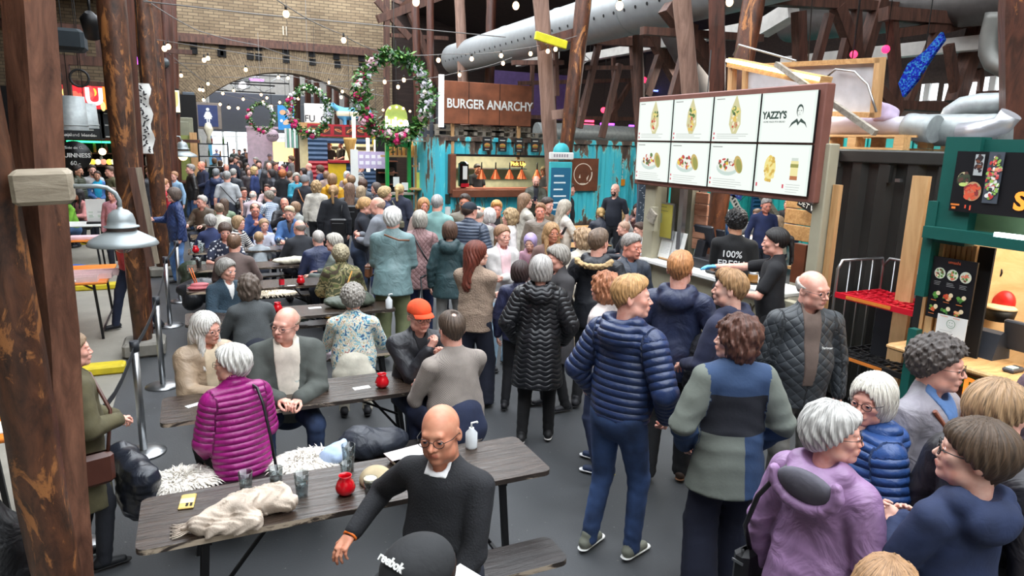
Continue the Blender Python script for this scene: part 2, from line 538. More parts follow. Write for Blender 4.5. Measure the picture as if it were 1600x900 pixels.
def hair_prims(style):
 hl=lambda off=0.0,sl=.95:plane((0,0,off),(0,sl/math.hypot(1,sl),-1/math.hypot(1,sl)),k=.012)
 cap_=lambda g:ell((0,-.016,.032),(.078+g,.097+g,.088+g),k=.02)
 face=ell((0,.088,-.045),(.060,.062,.110),k=.014,op='-')
 streak=lambda amp,fr:fn(lambda P:amp*np.sin(np.arctan2(P[:,0],-P[:,1]+.02)*fr+4*np.sin(P[:,2]*22)))
 curl=lambda amp,fr:fn(lambda P:amp*(np.sin(P[:,0]*fr)*np.sin(P[:,1]*fr+1)*np.sin(P[:,2]*fr+2))*2)
 nape=cone((0,-.064,-.02),(0,-.056,-.085),.040,.030,k=.02,n=(0,1,0),s=.7)
 if style=='short':
  return[cap_(.006),ell((0,-.008,.056),(.080,.100,.076),k=.02),ell((0,.026,.088),(.060,.060,.040),k=.02),nape,hl(.004,.80),face,streak(.0024,34),curl(.0012,120)]
 if style=='quiff':
  return[cap_(.006),ell((0,.004,.062),(.082,.098,.078),k=.02),ell((.01,.044,.096),(.062,.054,.040),k=.02),nape,hl(.004,.78),face,streak(.004,24),curl(.0016,90)]
 if style=='buzz':
  return[cap_(.005),nape,hl(.002,.82),face]
 if style=='balding':
  return[cap_(.008),nape,hl(.000,.80),face,ell((0,.035,.12),(.056,.095,.055),k=.008,op='-'),streak(.0012,40)]
 if style=='fringe':
  return[cap_(.007),nape,plane((0,0,.024),(0,.35,1),k=.01),plane((0,.022,0),(0,1,0),k=.01),hl(.012,.6),streak(.0012,40)]
 if style=='thinspot':
  return[cap_(.006),ell((0,.0,.056),(.079,.096,.074),k=.02),nape,hl(.004,.80),face,ell((0,-.060,.128),(.032,.034,.024),k=.006,op='-'),streak(.0018,36)]
 if style=='pixie':
  return[cap_(.022),ell((.012,.048,.080),(.064,.048,.036),k=.02),ell((0,-.075,.0),(.066,.046,.075),k=.03),hl(-.020,.95),face,streak(.0045,22),curl(.002,60)]
 if style=='boycut':
  return[cap_(.019),ell((0,.052,.062),(.066,.046,.040),k=.02),hl(-.018,.62),ell((0,.100,-.045),(.060,.060,.085),k=.01,op='-'),nape,streak(.004,24)]
 if style=='curlshort':
  return[cap_(.028),ell((0,.040,.085),(.070,.055,.042),k=.02),hl(-.016,.85),face,curl(.0045,125),curl(.003,210)]
 if style=='bob':
  return[cap_(.020),ell((0,-.028,-.030),(.096,.088,.095),k=.03),plane((0,0,-.098),(0,-.15,-1),k=.015),face,streak(.0035,26)]
 if style=='bobcurl':
  return[cap_(.024),ell((0,-.030,-.035),(.104,.092,.110),k=.03),plane((0,0,-.135),(0,0,-1),k=.03),face,curl(.0060,66),streak(.004,22),curl(.0015,160)]
 if style in('long','longcurl','longfront'):
  L=[cap_(.018),ell((0,-.045,-.040),(.090,.072,.100),k=.04),cone((0,-.085,-.08),(0,-.128,-.28),.092,.082,k=.05,n=(0,1,0),s=.5)]
  if style=='longfront':L+=[cone((.070,.0,-.06),(.088,.045,-.29),.030,.022,k=.03),cone((-.070,.0,-.06),(-.088,.045,-.29),.030,.022,k=.03)]
  return L+[face,streak(.004,26)]+([curl(.009,55)]if style=='longcurl' else[])
 if style=='pony':
  return[cap_(.012),hl(-.004,.80),face,ell((0,-.112,.030),(.026,.026,.024),k=.012),cone((0,-.135,.02),(0,-.150,-.17),.032,.020,k=.02,n=(0,1,0),s=.75),streak(.0025,30)]
 if style=='halfup':
  return[cap_(.014),ell((0,-.045,-.040),(.088,.070,.100),k=.04),cone((0,-.088,-.08),(0,-.118,-.22),.074,.055,k=.05,n=(0,1,0),s=.5),face,ell((0,-.112,.020),(.030,.028,.034),k=.016),streak(.0045,24)]
 if style=='bun':
  return[cap_(.011),hl(-.002,.80),face,ell((0,-.105,.055),(.045,.038,.042),k=.01),streak(.0025,30),curl(.002,80)]
 if style=='lowbun':
  return[cap_(.014),hl(-.012,.85),face,ell((0,-.110,-.020),(.048,.036,.040),k=.012),streak(.003,30)]
 if style=='beanie':
  return[cap_(.020),ell((0,-.03,.09),(.070,.075,.062),k=.03),plane((0,0,.022),(0,.25,-1),k=.006),fn(lambda P:.0016*np.sin(np.arctan2(P[:,0],P[:,1])*46))]
 if style=='bonnet':
  return[cap_(.020),ell((0,-.02,-.045),(.086,.078,.080),k=.03),ell((0,.100,-.025),(.056,.070,.078),k=.010,op='-')]
 if style=='hood':
  return[ell((0,-.030,.02),(.108,.112,.125),k=.02),cone((0,-.05,-.06),(0,-.06,-.18),.10,.10,k=.04),ell((0,.100,-.010),(.068,.090,.105),k=.012,op='-')]
 if style=='cap':
  return[ell((0,-.010,.046),(.087,.106,.080),k=.01),plane((0,0,.030),(0,.06,-1),k=.004),fn(lambda P:.0012*(np.abs(np.sin(np.arctan2(P[:,0],P[:,1])*3))<.05))]
 if style=='hat':
  return[ell((0,-.010,.060),(.088,.104,.090),k=.01),plane((0,0,.034),(0,.0,-1),k=.004),ell((0,-.010,.040),(.135,.155,.010),k=.012)]
 return None
def hair_mesh(style,h):
 key=(style,h)
 if key not in HAIRM:
  p=hair_prims(style)
  HAIRM[key]=surf(p,h)if p else None
 return HAIRM[key]
HANDS={}
def hand_mesh(curl,h):
 """right hand, wrist at the origin, fingers along +Z, palm facing -Y, thumb on the -X side"""
 key=(round(curl,2),h)
 if key in HANDS:return HANDS[key]
 p=[cone((0,0,-.02),(0,0,.02),.023,.026,k=.01,n=(0,1,0),s=.75),cone((-.014,0,.030),(-.020,0,.082),.020,.016,k=.012,n=(0,1,0),s=.62),cone((.012,0,.030),(.020,0,.076),.020,.014,k=.012,n=(0,1,0),s=.62)]
 for i,(x,z,L,r)in enumerate(((-.027,.086,.074,.0088),(-.009,.091,.082,.0092),(.009,.088,.076,.0088),(.026,.080,.060,.0078))):
  a=curl*(.85+.12*i);pos=np.array([x,0,z-.012]);ang=.12
  sp=(-.10,-.02,.05,.14)[i]*(1-curl*.7)
  for j,fr in enumerate((.46,.30,.24)):
   ang+=a*(.95,1.15,.8)[j]
   dr=np.array([sin(sp),-sin(ang)*cos(sp),cos(ang)*cos(sp)])
   q=pos+dr*L*fr
   p.append(cone(pos,q,r*(1-.08*j),r*(1-.08*(j+1)),k=.003 if j==0 else.004));pos=q
 t0=np.array([-.022,-.004,.022]);t1=t0+np.array([-.026,-.012-.012*curl,.030]);t2=t1+np.array([-.008+.014*curl,-.012-.014*curl,.026]);t3=t2+np.array([.002+.012*curl,-.006-.008*curl,.020])
 p+=[cone(t0,t1,.015,.0115,k=.010),cone(t1,t2,.0108,.0098,k=.004),cone(t2,t3,.0098,.0080,k=.003)]
 HANDS[key]=surf(p,h)
 return HANDS[key]
def ik(a,t,l1,l2,hint):
 a=np.asarray(a,float);t=np.asarray(t,float)
 d=t-a;D=np.linalg.norm(d);D2=min(D,(l1+l2)*.998);u=d/max(D,1e-6);t=a+u*D2
 x=(l1*l1-l2*l2+D2*D2)/(2*D2);y=sqrt(max(l1*l1-x*x,0))
 h=np.asarray(hint,float);h=h-u*(h@u);h/=(np.linalg.norm(h)+1e-9)
 return a+u*x+h*y,t
 # arm targets: (right wrist, left wrist, elbow hint r, elbow hint l, curl, palm mode) in the torso frame of a 1.75 m person facing +Y
ARMS={'down':((.255,.03,.87),(-.255,.03,.87),.35),'pocket':((.22,.13,.95),(-.22,.13,.95),.8),'front':((.06,.27,1.06),(-.06,.27,1.04),.9),'phone':((.10,.33,1.20),(-.06,.30,1.14),.8),'phone1':((.12,.34,1.20),(-.255,.04,.88),.8),'cross':((-.10,.22,1.13),(.10,.24,1.17),.6),'table':((.17,.38,1.25),(-.15,.38,1.24),.45),'clasp':((.07,.38,1.25),(-.06,.40,1.25),.7),'chin':((.06,.24,1.40),(-.12,.36,1.24),.8),'eat':((.07,.26,1.40),(-.15,.36,1.24),.9),'lap':((.13,.26,.98),(-.13,.26,.98),.5),'hold':((.14,.22,1.12),(-.10,.26,1.06),.6),'reach':((.16,.55,1.34),(-.06,.34,1.14),.2),'back':((.10,-.16,.98),(-.10,-.16,.98),.5),'baldman':((.40,.16,1.11),(-.12,.30,.98),.45),'elbow':((-.02,.20,1.44),(-.10,.34,1.25),.8),'clap':((-.02,.26,1.24),(-.06,.25,1.22),.8),}
LODS={0:dict(head=.0042,hand=.0042,arm=.011,top=.0125,leg=.018,shoe=.008,hair=.0055),1:dict(head=.0062,hand=.006,arm=.016,top=.019,leg=.026,shoe=.014,hair=.009),2:dict(head=.0105,hand=.010,arm=.024,top=.030,leg=.040,shoe=.024,hair=.015)}
TOPS={'tee':dict(g=.006,hem=.90,sleeve='short',fold=.004),'shirt':dict(g=.010,hem=.86,collar=.012,fold=.006),'sweater':dict(g=.014,hem=.90,fold=.006),'fleece':dict(g=.022,hem=.88,fold=.008,collar=.012),'hoodie':dict(g=.018,hem=.88,hood=1,fold=.008),'jacket':dict(g=.022,hem=.84,collar=.016,fold=.009),'hjacket':dict(g=.024,hem=.82,hood=1,fold=.010),'blazer':dict(g=.020,hem=.80,fold=.006,collar=.008),'puffer':dict(g=.032,hem=.86,collar=.018,fold=.004,puff=.006),'hpuffer':dict(g=.032,hem=.82,hood=1,fold=.004,puff=.007),'vest':dict(g=.032,hem=.86,collar=.018,fold=.004,puff=.006),'quilt':dict(g=.024,hem=.80,collar=.018,fold=.005,puff=.002),'coat':dict(g=.030,hem=.56,collar=.016,fold=.010),'hcoat':dict(g=.036,hem=.56,hood=1,fold=.006,puff=.004),'wide':dict(g=.034,hem=.84,collar=.020,fold=.012),}
PCACHE={}
def skeleton(sp):
 """returns joints in the person's own frame, scale 1 = 1.75 m"""
 J={}
 sit=sp['sit'];dz=-.385 if sit else 0.0
 pel=np.array([0,0,.94+dz])
 lean=sp['lean'];side=sp['side'];tw=sp['twist']
 R=(rotm('Z',tw)@rotm('X',-lean)@rotm('Y',side)).astype(float)
 U=lambda p:pel+R@(np.asarray(p,float)-np.array([0,0,.94]))
 w=sp['w']
 J['U']=U;J['R']=R;J['pel']=pel
 J['hipc']=U((0,0,.93));J['waist']=U((0,.0,1.08));J['chest']=U((0,.005,1.28));J['neck']=U((0,-.015,1.455))
 J['s']=[U((.176*w,-.01,1.392)),U((-.176*w,-.01,1.392))]
 a=ARMS[sp['arms']];curl=a[2]
 J['curl']=curl;J['e']=[];J['w']=[]
 for i,sg in enumerate((1,-1)):
  t=np.array(a[i],float)
  if sp['arms']in('down','pocket'):t[0]=sg*(abs(t[0])*w+sp['fat']*.05)
  hint=np.array([sg*.75,-.55,-.6])
  if sp['arms']in('table','clasp','chin','elbow'):hint=np.array([sg*.6,-.15,-.9])
  if sp['arms']=='back':hint=np.array([sg*.9,-.6,.1])
  if sp['arms']=='reach' and i==0:hint=np.array([.3,0,-1.])
  e,wr=ik(J['s'][i],U(t),.285,.255,R@hint)
  J['e'].append(e);J['w'].append(wr)
 J['hip']=[pel+np.array([.088,0,-.02]),pel+np.array([-.088,0,-.02])]
 st=sp['stance']
 J['k']=[];J['a']=[]
 for i,sg in enumerate((1,-1)):
  if sit:
   sw=sp['legsp']
   if sp['legs']=='out':
    kn=pel+np.array([sg*(.13+sw),.42,-.02]);an=np.array([sg*(.13+sw),.40+.05*sg,.09])
   else:
    kn=pel+np.array([sg*(.12+sw),.42,-.01]);an=np.array([sg*(.11+sw),.34,.09])
  else:
   an=np.array([sg*(.10+.02*st),sg*.06*st,.085])
   kn,an=ik(J['hip'][i],an,.43,.42,(0.08*sg,1,0))
  J['k'].append(kn);J['a'].append(an)
 Rh=(R@rotm('Z',sp['hy']).astype(float)@rotm('X',-sp['hp']).astype(float)@rotm('Y',sp['hr']).astype(float))
 J['Rh']=Rh;piv=U((0,-.010,1.498))
 J['hc']=piv+Rh@np.array([0,.022,.118])*sp['hs']
 J['top']=J['hc']+Rh@np.array([0,-.01,.118])*sp['hs']
 return J
def bone_uv(V,J,tops):
 segs=[(J['hipc'],J['neck'],0.0)]
 if tops:
  for i in(0,1):
   l1=np.linalg.norm(J['e'][i]-J['s'][i])
   segs+=[(J['s'][i],J['e'][i],5.2),(J['e'][i],J['w'][i],5.2+l1)]
 best=None
 for j,(a,b,off)in enumerate(segs):
  a=np.asarray(a,np.float32);b=np.asarray(b,np.float32);ba=b-a;L=np.linalg.norm(ba)+1e-6
  t=((V-a)@ba)/(L*L);tc=np.clip(t,0,1)if j else np.clip(t,-2,1.2)
  c=a+tc[:,None]*ba;dv=V-c;d=np.linalg.norm(dv,axis=1)
  if j==0:d=d-.10
  ax=ba/L;x=np.cross(ax,np.array([0,1,0.01],np.float32));x/=np.linalg.norm(x)+1e-6;y=np.cross(ax,x)
  ang=np.arctan2(dv@x,dv@y)*(.16 if j==0 else.07)
  u=(t if j==0 else tc)*L+off
  if best is None:best=[d,u,ang]
  else:
   m=d<best[0]
   best=[np.where(m,d,best[0]),np.where(m,u,best[1]),np.where(m,ang,best[2])]
 return best[1].astype(np.float32),best[2].astype(np.float32)
def set_uv(me,u,v):
 for nm,a in(('u',u),('v',v)):
  at=me.attributes.new(nm,'FLOAT','POINT');at.data.foreach_set('value',a.astype(np.float32))
def person_meshes(sp,lod):
 key=(lod,)+tuple(sorted((k,v)for k,v in sp.items()if k in('sit','lean','side','twist','w','fat','arms','stance','legs','legsp','hy','hp','hr','hs','head','top','hem','wide','hair','sleeve')))
 if key in PCACHE:return PCACHE[key]
 L=LODS[lod];J=skeleton(sp);R=J['R'];out={'J':J}
 fd=R@np.array([0,1,0.]);fat=sp['fat'];w=sp['w']
 T=TOPS[sp['top']];sleeve=sp.get('sleeve')or T.get('sleeve','long');hem=sp['hem']or T['hem'];g=T['g']
 U=J['U']
 # body: head, neck, trunk, limbs and hands
 Vs=[];Qs=[];off=0
 def add(V,Q,Rm=None,t=None,s=1.0):
  nonlocal off
  if Rm is not None:V=(V*s)@np.asarray(Rm,np.float32).T
  if t is not None:V=V+np.asarray(t,np.float32)
  Vs.append(V.astype(np.float32));Qs.append(Q+off);off+=len(V)
 hV,hQ=head_mesh(sp['head'],L['head'])
 add(hV,hQ,J['Rh'],J['hc'],sp['hs'])
 arm=[]
 for i in(0,1):
  arm+=[cone(J['s'][i],J['e'][i],.044,.037,k=.02),cone(J['e'][i],J['w'][i],.038,.024,k=.015)]
 torso=[cone(U((0,0,1.02)),U((0,0,1.12)),.105+.03*fat,.11+.035*fat,n=fd,s=.70),cone(U((0,0,1.12)),U((0,0,1.33)),.11+.03*fat,.13+.01*fat,n=fd,s=.68,k=.05),cone(J['s'][0],J['s'][1],.050,.050,k=.05),cone(U((0,-.01,1.40)),U((0,-.02,1.49)),.062,.046,k=.03)]
 legs=[]
 for i in(0,1):legs+=[cone(J['hip'][i],J['k'][i],.078,.052,k=.03),cone(J['k'][i],J['a'][i],.050,.036,k=.02)]
 bV,bQ=surf(torso+arm+legs,.030 if sleeve=='long' else L['arm'])
 add(bV,bQ)
 for i in(0,1):
  hm,hq=hand_mesh(J['curl'],L['hand'])
  z=J['w'][i]-J['e'][i];z=z/np.linalg.norm(z)
  if sp['arms']in('down','pocket'):pn=R@np.array([-1. if i==0 else 1.,0,0])
  elif sp['arms']in('chin','eat','elbow'):pn=R@(np.array([0.,-1,.2])if i==0 else np.array([0,0,-1.]))
  elif sp['arms']in('front','phone','phone1','clap'):pn=R@np.array([-.7 if i==0 else.7,-.2,.6])
  elif sp['arms']=='cross':pn=R@np.array([0,-1.,0])
  else:pn=np.array([0,0,-1.])
  y=-pn;y=y-z*(y@z);y/=np.linalg.norm(y)+1e-9;x=np.cross(y,z)
  Rm=np.stack([x,y,z],1)
  V=hm.copy();Q=hq
  if i==1:V=V*np.array([-1,1,1],np.float32);Q=hq[:,::-1]
  # bring the hand frame so that the thumb points inward/up
  add(V,Q,Rm,J['w'][i]+z*.008,.95 if sp['head']in 'mo' else.87)
  # bridge the neck and the wrists to the trunk surface so that the figure is one piece of skin
 tri=[];parts_v=Vs;core=Vs[1];o_core=len(Vs[0])
 offs=np.cumsum([0]+[len(x)for x in Vs])
 for j,ref in((0,np.asarray(J['neck'],np.float32)),(2,np.asarray(J['w'][0],np.float32)),(3,np.asarray(J['w'][1],np.float32))):
  if j>=len(Vs):continue
  a=int(np.argmin(((Vs[j]-ref)**2).sum(1)));d2=((core-Vs[j][a])**2).sum(1);nb=np.argsort(d2)[:2]
  tri.append((offs[j]+a,o_core+int(nb[0]),o_core+int(nb[1])))
 out['body']=mesh_np('body',np.concatenate(Vs),[np.concatenate(Qs),np.array(tri)])
 # face paint
 V=(hV/1.0);nh=len(hQ)
 cen=hV[hQ].mean(1)
 lips=(np.abs(cen[:,0])<.021)&(cen[:,1]>.076)&(cen[:,2]<-.0545)&(cen[:,2]>-.0715)
 mi=np.zeros(sum(len(q)for q in Qs)+len(tri),np.int32);mi[:nh][lips]=1
 out['body'].polygons.foreach_set('material_index',mi)
 # top garment
 tp=[]
 b=g+.01*fat
 hz=hem
 tl=[cone(U((0,.005+.03*fat,min(hz+.06,.98))),U((0,.01+.05*fat,1.10)),.138+.050*fat+b,.132+.058*fat+b,n=fd,s=.74),cone(U((0,.01+.04*fat,1.10)),U((0,.005,1.33)),.132+.050*fat+b,.142+.012*fat+b,n=fd,s=.72,k=.06),cone(J['s'][0]*.92+J['s'][1]*.08,J['s'][1]*.92+J['s'][0]*.08,.054+g,.054+g,k=.05)]
 if hz<.80 and not sp['sit']:tl.insert(0,cone((0,0,hz+.0),U((0,0,.98)),.165+.05*fat+b+.02,.142+.05*fat+b,n=fd,s=.80,k=.05))
 elif hz<.90 and not sp['sit']:tl.insert(0,cone(U((0,.005,hz-.02)),U((0,0,1.0)),.150+.05*fat+b,.140+.05*fat+b,n=fd,s=.76,k=.04))
 tp+=tl
 tp.append(cone(U((0,-.012,1.40)),U((0,-.020,1.470)),.088+g*.6,.060+g*.4,k=.04))
 for i in(0,1):tp.append(cone(U((0,-.02,1.462)),J['s'][i]*.9+np.asarray(U((0,0,1.40)))*.1,.045+g*.3,.040+g*.6,k=.04))
 sl=[]
 if sleeve!='none':
  for i in(0,1):
   s_,e_,w_=J['s'][i],J['e'][i],J['w'][i]
   if sleeve=='short':sl+=[cone(s_,s_+(e_-s_)*.72,.055+g,.052+g,k=.03)]
   else:
    sl+=[cone(s_,e_,.054+g,.043+g*1.05,k=.016),cone(e_,w_-(w_-e_)*.04,.043+g*1.05,.031+g*.75,k=.010)]
 tp+=sl
 if T.get('collar')and not T.get('hood'):
  tp+=[cone(U((0,-.018,1.45)),U((0,-.012,1.455+T['collar']*3.2)),.066+g*.3,.062+g*.3,k=.012),cone(U((0,.0,1.50)),U((0,.01,1.60)),.054,.058,k=.006,op='-')]
 if T.get('hood'):
  tp+=[cone(U((-.075,-.055,1.475)),U((.075,-.055,1.475)),.052+g*.3,.052+g*.3,k=.03),ell(U((0,-.115,1.415)),(.120,.055+g*.5,.085),k=.03,R=R),cone(U((-.070,.02,1.465)),U((-.10,-.06,1.48)),.034,.040,k=.02),cone(U((.070,.02,1.465)),U((.10,-.06,1.48)),.034,.040,k=.02),ell(U((0,-.065,1.53)),(.075,.055,.050),k=.012,op='-',R=R)]
  # open neck
 tp.append(cone(U((0,.03,1.47)),U((0,.10,1.56)),.050,.05,k=.01,op='-'))
 nU=-R[:,2]
 hemp=U((0,0,hz))if hz>.80 or sp['sit']else np.array([0,0,hz])
 if sp['sit']:hemp=J['pel']+np.array([0,0,-.085]);nn=np.array([0,0,-1.])
 else:nn=nU if hz>.80 else np.array([0,0,-1.])
 trunk=[q for q in tp if not any(q is s_ for s_ in sl)]
 trunk=[q for q in trunk if q['op']=='+']+[plane(hemp,nn,k=.006)]
 prims=trunk+sl+[q for q in tp if q['op']=='-']
 fo=T['fold'];ph=(sum(map(ord,str(key)))%97)*.1
 Ew=[np.asarray(e,np.float32)for e in J['e']];wz=np.asarray(J['waist'],np.float32)
 def folds(P):
  a=wob(P,26,ph)*.35
  x=P[:,2]*70+2.2*np.sin(P[:,0]*13+ph)+1.6*np.sin(P[:,1]*17+P[:,0]*9)
  f2=np.abs(np.sin(x*.5))-.5
  m=0.25
  for e in Ew:m=m+1.1*np.exp(-((P-e)**2).sum(1)/.0075)
  m=m+.6*np.exp(-((P[:,2]-wz[2])**2)/.006)
  return fo*(a+.75*m*f2)
 if lod<2:prims=prims+[fn(folds)]
 V,Q=surf(prims,L['top'])
 u,v=bone_uv(V,J,True)
 if T.get('puff')and lod<2:
  pitch=.043 if sp['top']!='hcoat' else.045
  uu=u+(.012*np.sin(v*26)if sp['top']=='hcoat' else 0)
  dd=(np.abs(np.sin(np.pi*uu/pitch))**.55-.6)*T['puff']*(1.0 if sp['top']!='quilt' else.0)
  V=V+vnormals(V,Q)*dd[:,None].astype(np.float32)
 me=mesh_np('top',V,Q);set_uv(me,u,v);out['top']=me;out['topprims']=trunk
 # trousers
 wd=sp['wide']
 tr=[cone(J['pel']+np.array([0,0,.07]),J['pel']+np.array([0,0,-.03]),.128+.04*fat,.142+.04*fat,n=(0,1,0),s=.68 if sp['sit']else.80)]
 for i in(0,1):
  k_,a_=J['k'][i],J['a'][i]
  tr+=[cone(J['hip'][i],k_,.092+.02*fat,.068+wd*.03,k=.03),cone(k_,a_+(0,-.005,-.03),.066+wd*.03,.052+wd*.055,k=.025)]
 if sp['sit']:tr+=[ell(J['pel']+np.array([0,.02,-.02]),(.165+.03*fat,.10,.09),k=.03),cone(J['pel'],U((0,0,1.04)),.13+.04*fat,.12+.04*fat,n=(0,1,0),s=.8,k=.03)]
 tr+=[plane((0,0,.045),(0,0,-1),k=.004)]
 Kw=[np.asarray(k,np.float32)for k in J['k']]
 def lf(P):
  x=P[:,2]*80+2*np.sin(P[:,0]*17+ph)+2*np.sin(P[:,1]*15)
  m=.3
  for k_ in Kw:m=m+np.exp(-((P-k_)**2).sum(1)/.012)
  m=m+.9*np.exp(-(P[:,2]-.12)**2/.008)
  return.006*m*(np.abs(np.sin(x*.5))-.5)
 if lod<2:tr.append(fn(lf))
 V,Q=surf(tr,L['leg']);out['legs']=mesh_np('trousers',V,Q)
 # shoes
 out['shoes']=[]
 for i,sg in enumerate((1,-1)):
  a_=J['a'][i];ax,ay=a_[0],a_[1]
  so=[cone((ax,ay-.055,.034),(ax+sg*.012,ay+.135,.026),.038,.034,n=(0,0,1),s=.55),plane((0,0,.030),(0,0,1),k=.003),plane((0,0,.004),(0,0,-1),k=.003)]
  up=[cone((ax,ay-.045,.055),(ax+sg*.010,ay+.110,.040),.036,.030),cone((ax,ay-.02,.06),(ax,ay-.01,.10),.038,.042,k=.02),plane((0,0,.024),(0,0,-1),k=.003)]
  V1,Q1=surf(up,L['shoe']);V2,Q2=surf(so,L['shoe']*.8)
  out['shoes'].append((mesh_np('shoe',V1,Q1),mesh_np('sole',V2,Q2)))
  # hair
 if sp['hair']and sp['hair']!='none':
  hm=hair_mesh(sp['hair'],L['hair'])
  if hm:
   V=(hm[0]*sp['hs'])@np.asarray(J['Rh'],np.float32).T+np.asarray(J['hc'],np.float32)
   me=mesh_np('hair',V,hm[1]);out['hair']=me
   at=me.attributes.new('hp','FLOAT_VECTOR','POINT');at.data.foreach_set('vector',hm[0].ravel())
 PCACHE[key]=out
 return out
 # --- materials for people
SKIN={'fair':(226,178,158),'rosy':(230,174,154),'tan':(188,126,98),'olive':(196,146,116),'brown':(124,82,60),'red':(224,152,130),'sun':(206,142,112)}
def skin(tone,lips=False):
 c=SKIN[tone]
 if lips:c=(c[0]*.90,c[1]*.76,c[2]*.76)
 key=('skin',tone,lips)
 if key in _mc:return _mc[key]
 m,nt,b=newmat('skin')
 tc=N(nt,'ShaderNodeTexCoord');nz=N(nt,'ShaderNodeTexNoise',i_Scale=22.0,i_Detail=4.0);nt.links.new(tc.outputs['Object'],nz.inputs[0])
 c2=(min(255,c[0]*1.03),c[1]*1.06,c[2]*1.08);c1=(c[0]*.97,c[1]*.88,c[2]*.86)
 r=ramp(nt,[(0.3,lin(c1)),(0.7,lin(c2))]);nt.links.new(nz.outputs[0],r.inputs[0]);nt.links.new(r.outputs[0],b.inputs['Base Color'])
 b.inputs['Roughness'].default_value=.5
 _mc[key]=m;return m
def hairmat(c):
 key=('hair',tuple(c))
 if key in _mc:return _mc[key]
 m,nt,b=newmat('hair')
 a=N(nt,'ShaderNodeAttribute',attribute_name='hp')
 # strands: stripes around the crown, warped
 sep=N(nt,'ShaderNodeSeparateXYZ');nt.links.new(a.outputs['Vector'],sep.inputs[0])
 ang=math_n(nt,'ARCTAN2',sep.outputs[0],math_n(nt,'ADD',sep.outputs[1],0.0))
 comb=N(nt,'ShaderNodeCombineXYZ')
 nt.links.new(math_n(nt,'MULTIPLY',ang,26.0),comb.inputs[0]);nt.links.new(math_n(nt,'MULTIPLY',sep.outputs[2],16.0),comb.inputs[1]);nt.links.new(math_n(nt,'MULTIPLY',sep.outputs[1],14.0),comb.inputs[2])
 nz=N(nt,'ShaderNodeTexNoise',i_Scale=1.0,i_Detail=5.0,i_Distortion=.5);nt.links.new(comb.outputs[0],nz.inputs[0])
 c=np.array(c,float)
 r=ramp(nt,[(0.32,lin(c*.62)),(0.52,lin(c)),(0.72,lin(np.minimum(255,c*1.18+6)))]);nt.links.new(nz.outputs[0],r.inputs[0])
 nt.links.new(r.outputs[0],b.inputs['Base Color']);b.inputs['Roughness'].default_value=.5
 bump(nt,b,nz.outputs[0],.7,.006)
 _mc[key]=m;return m
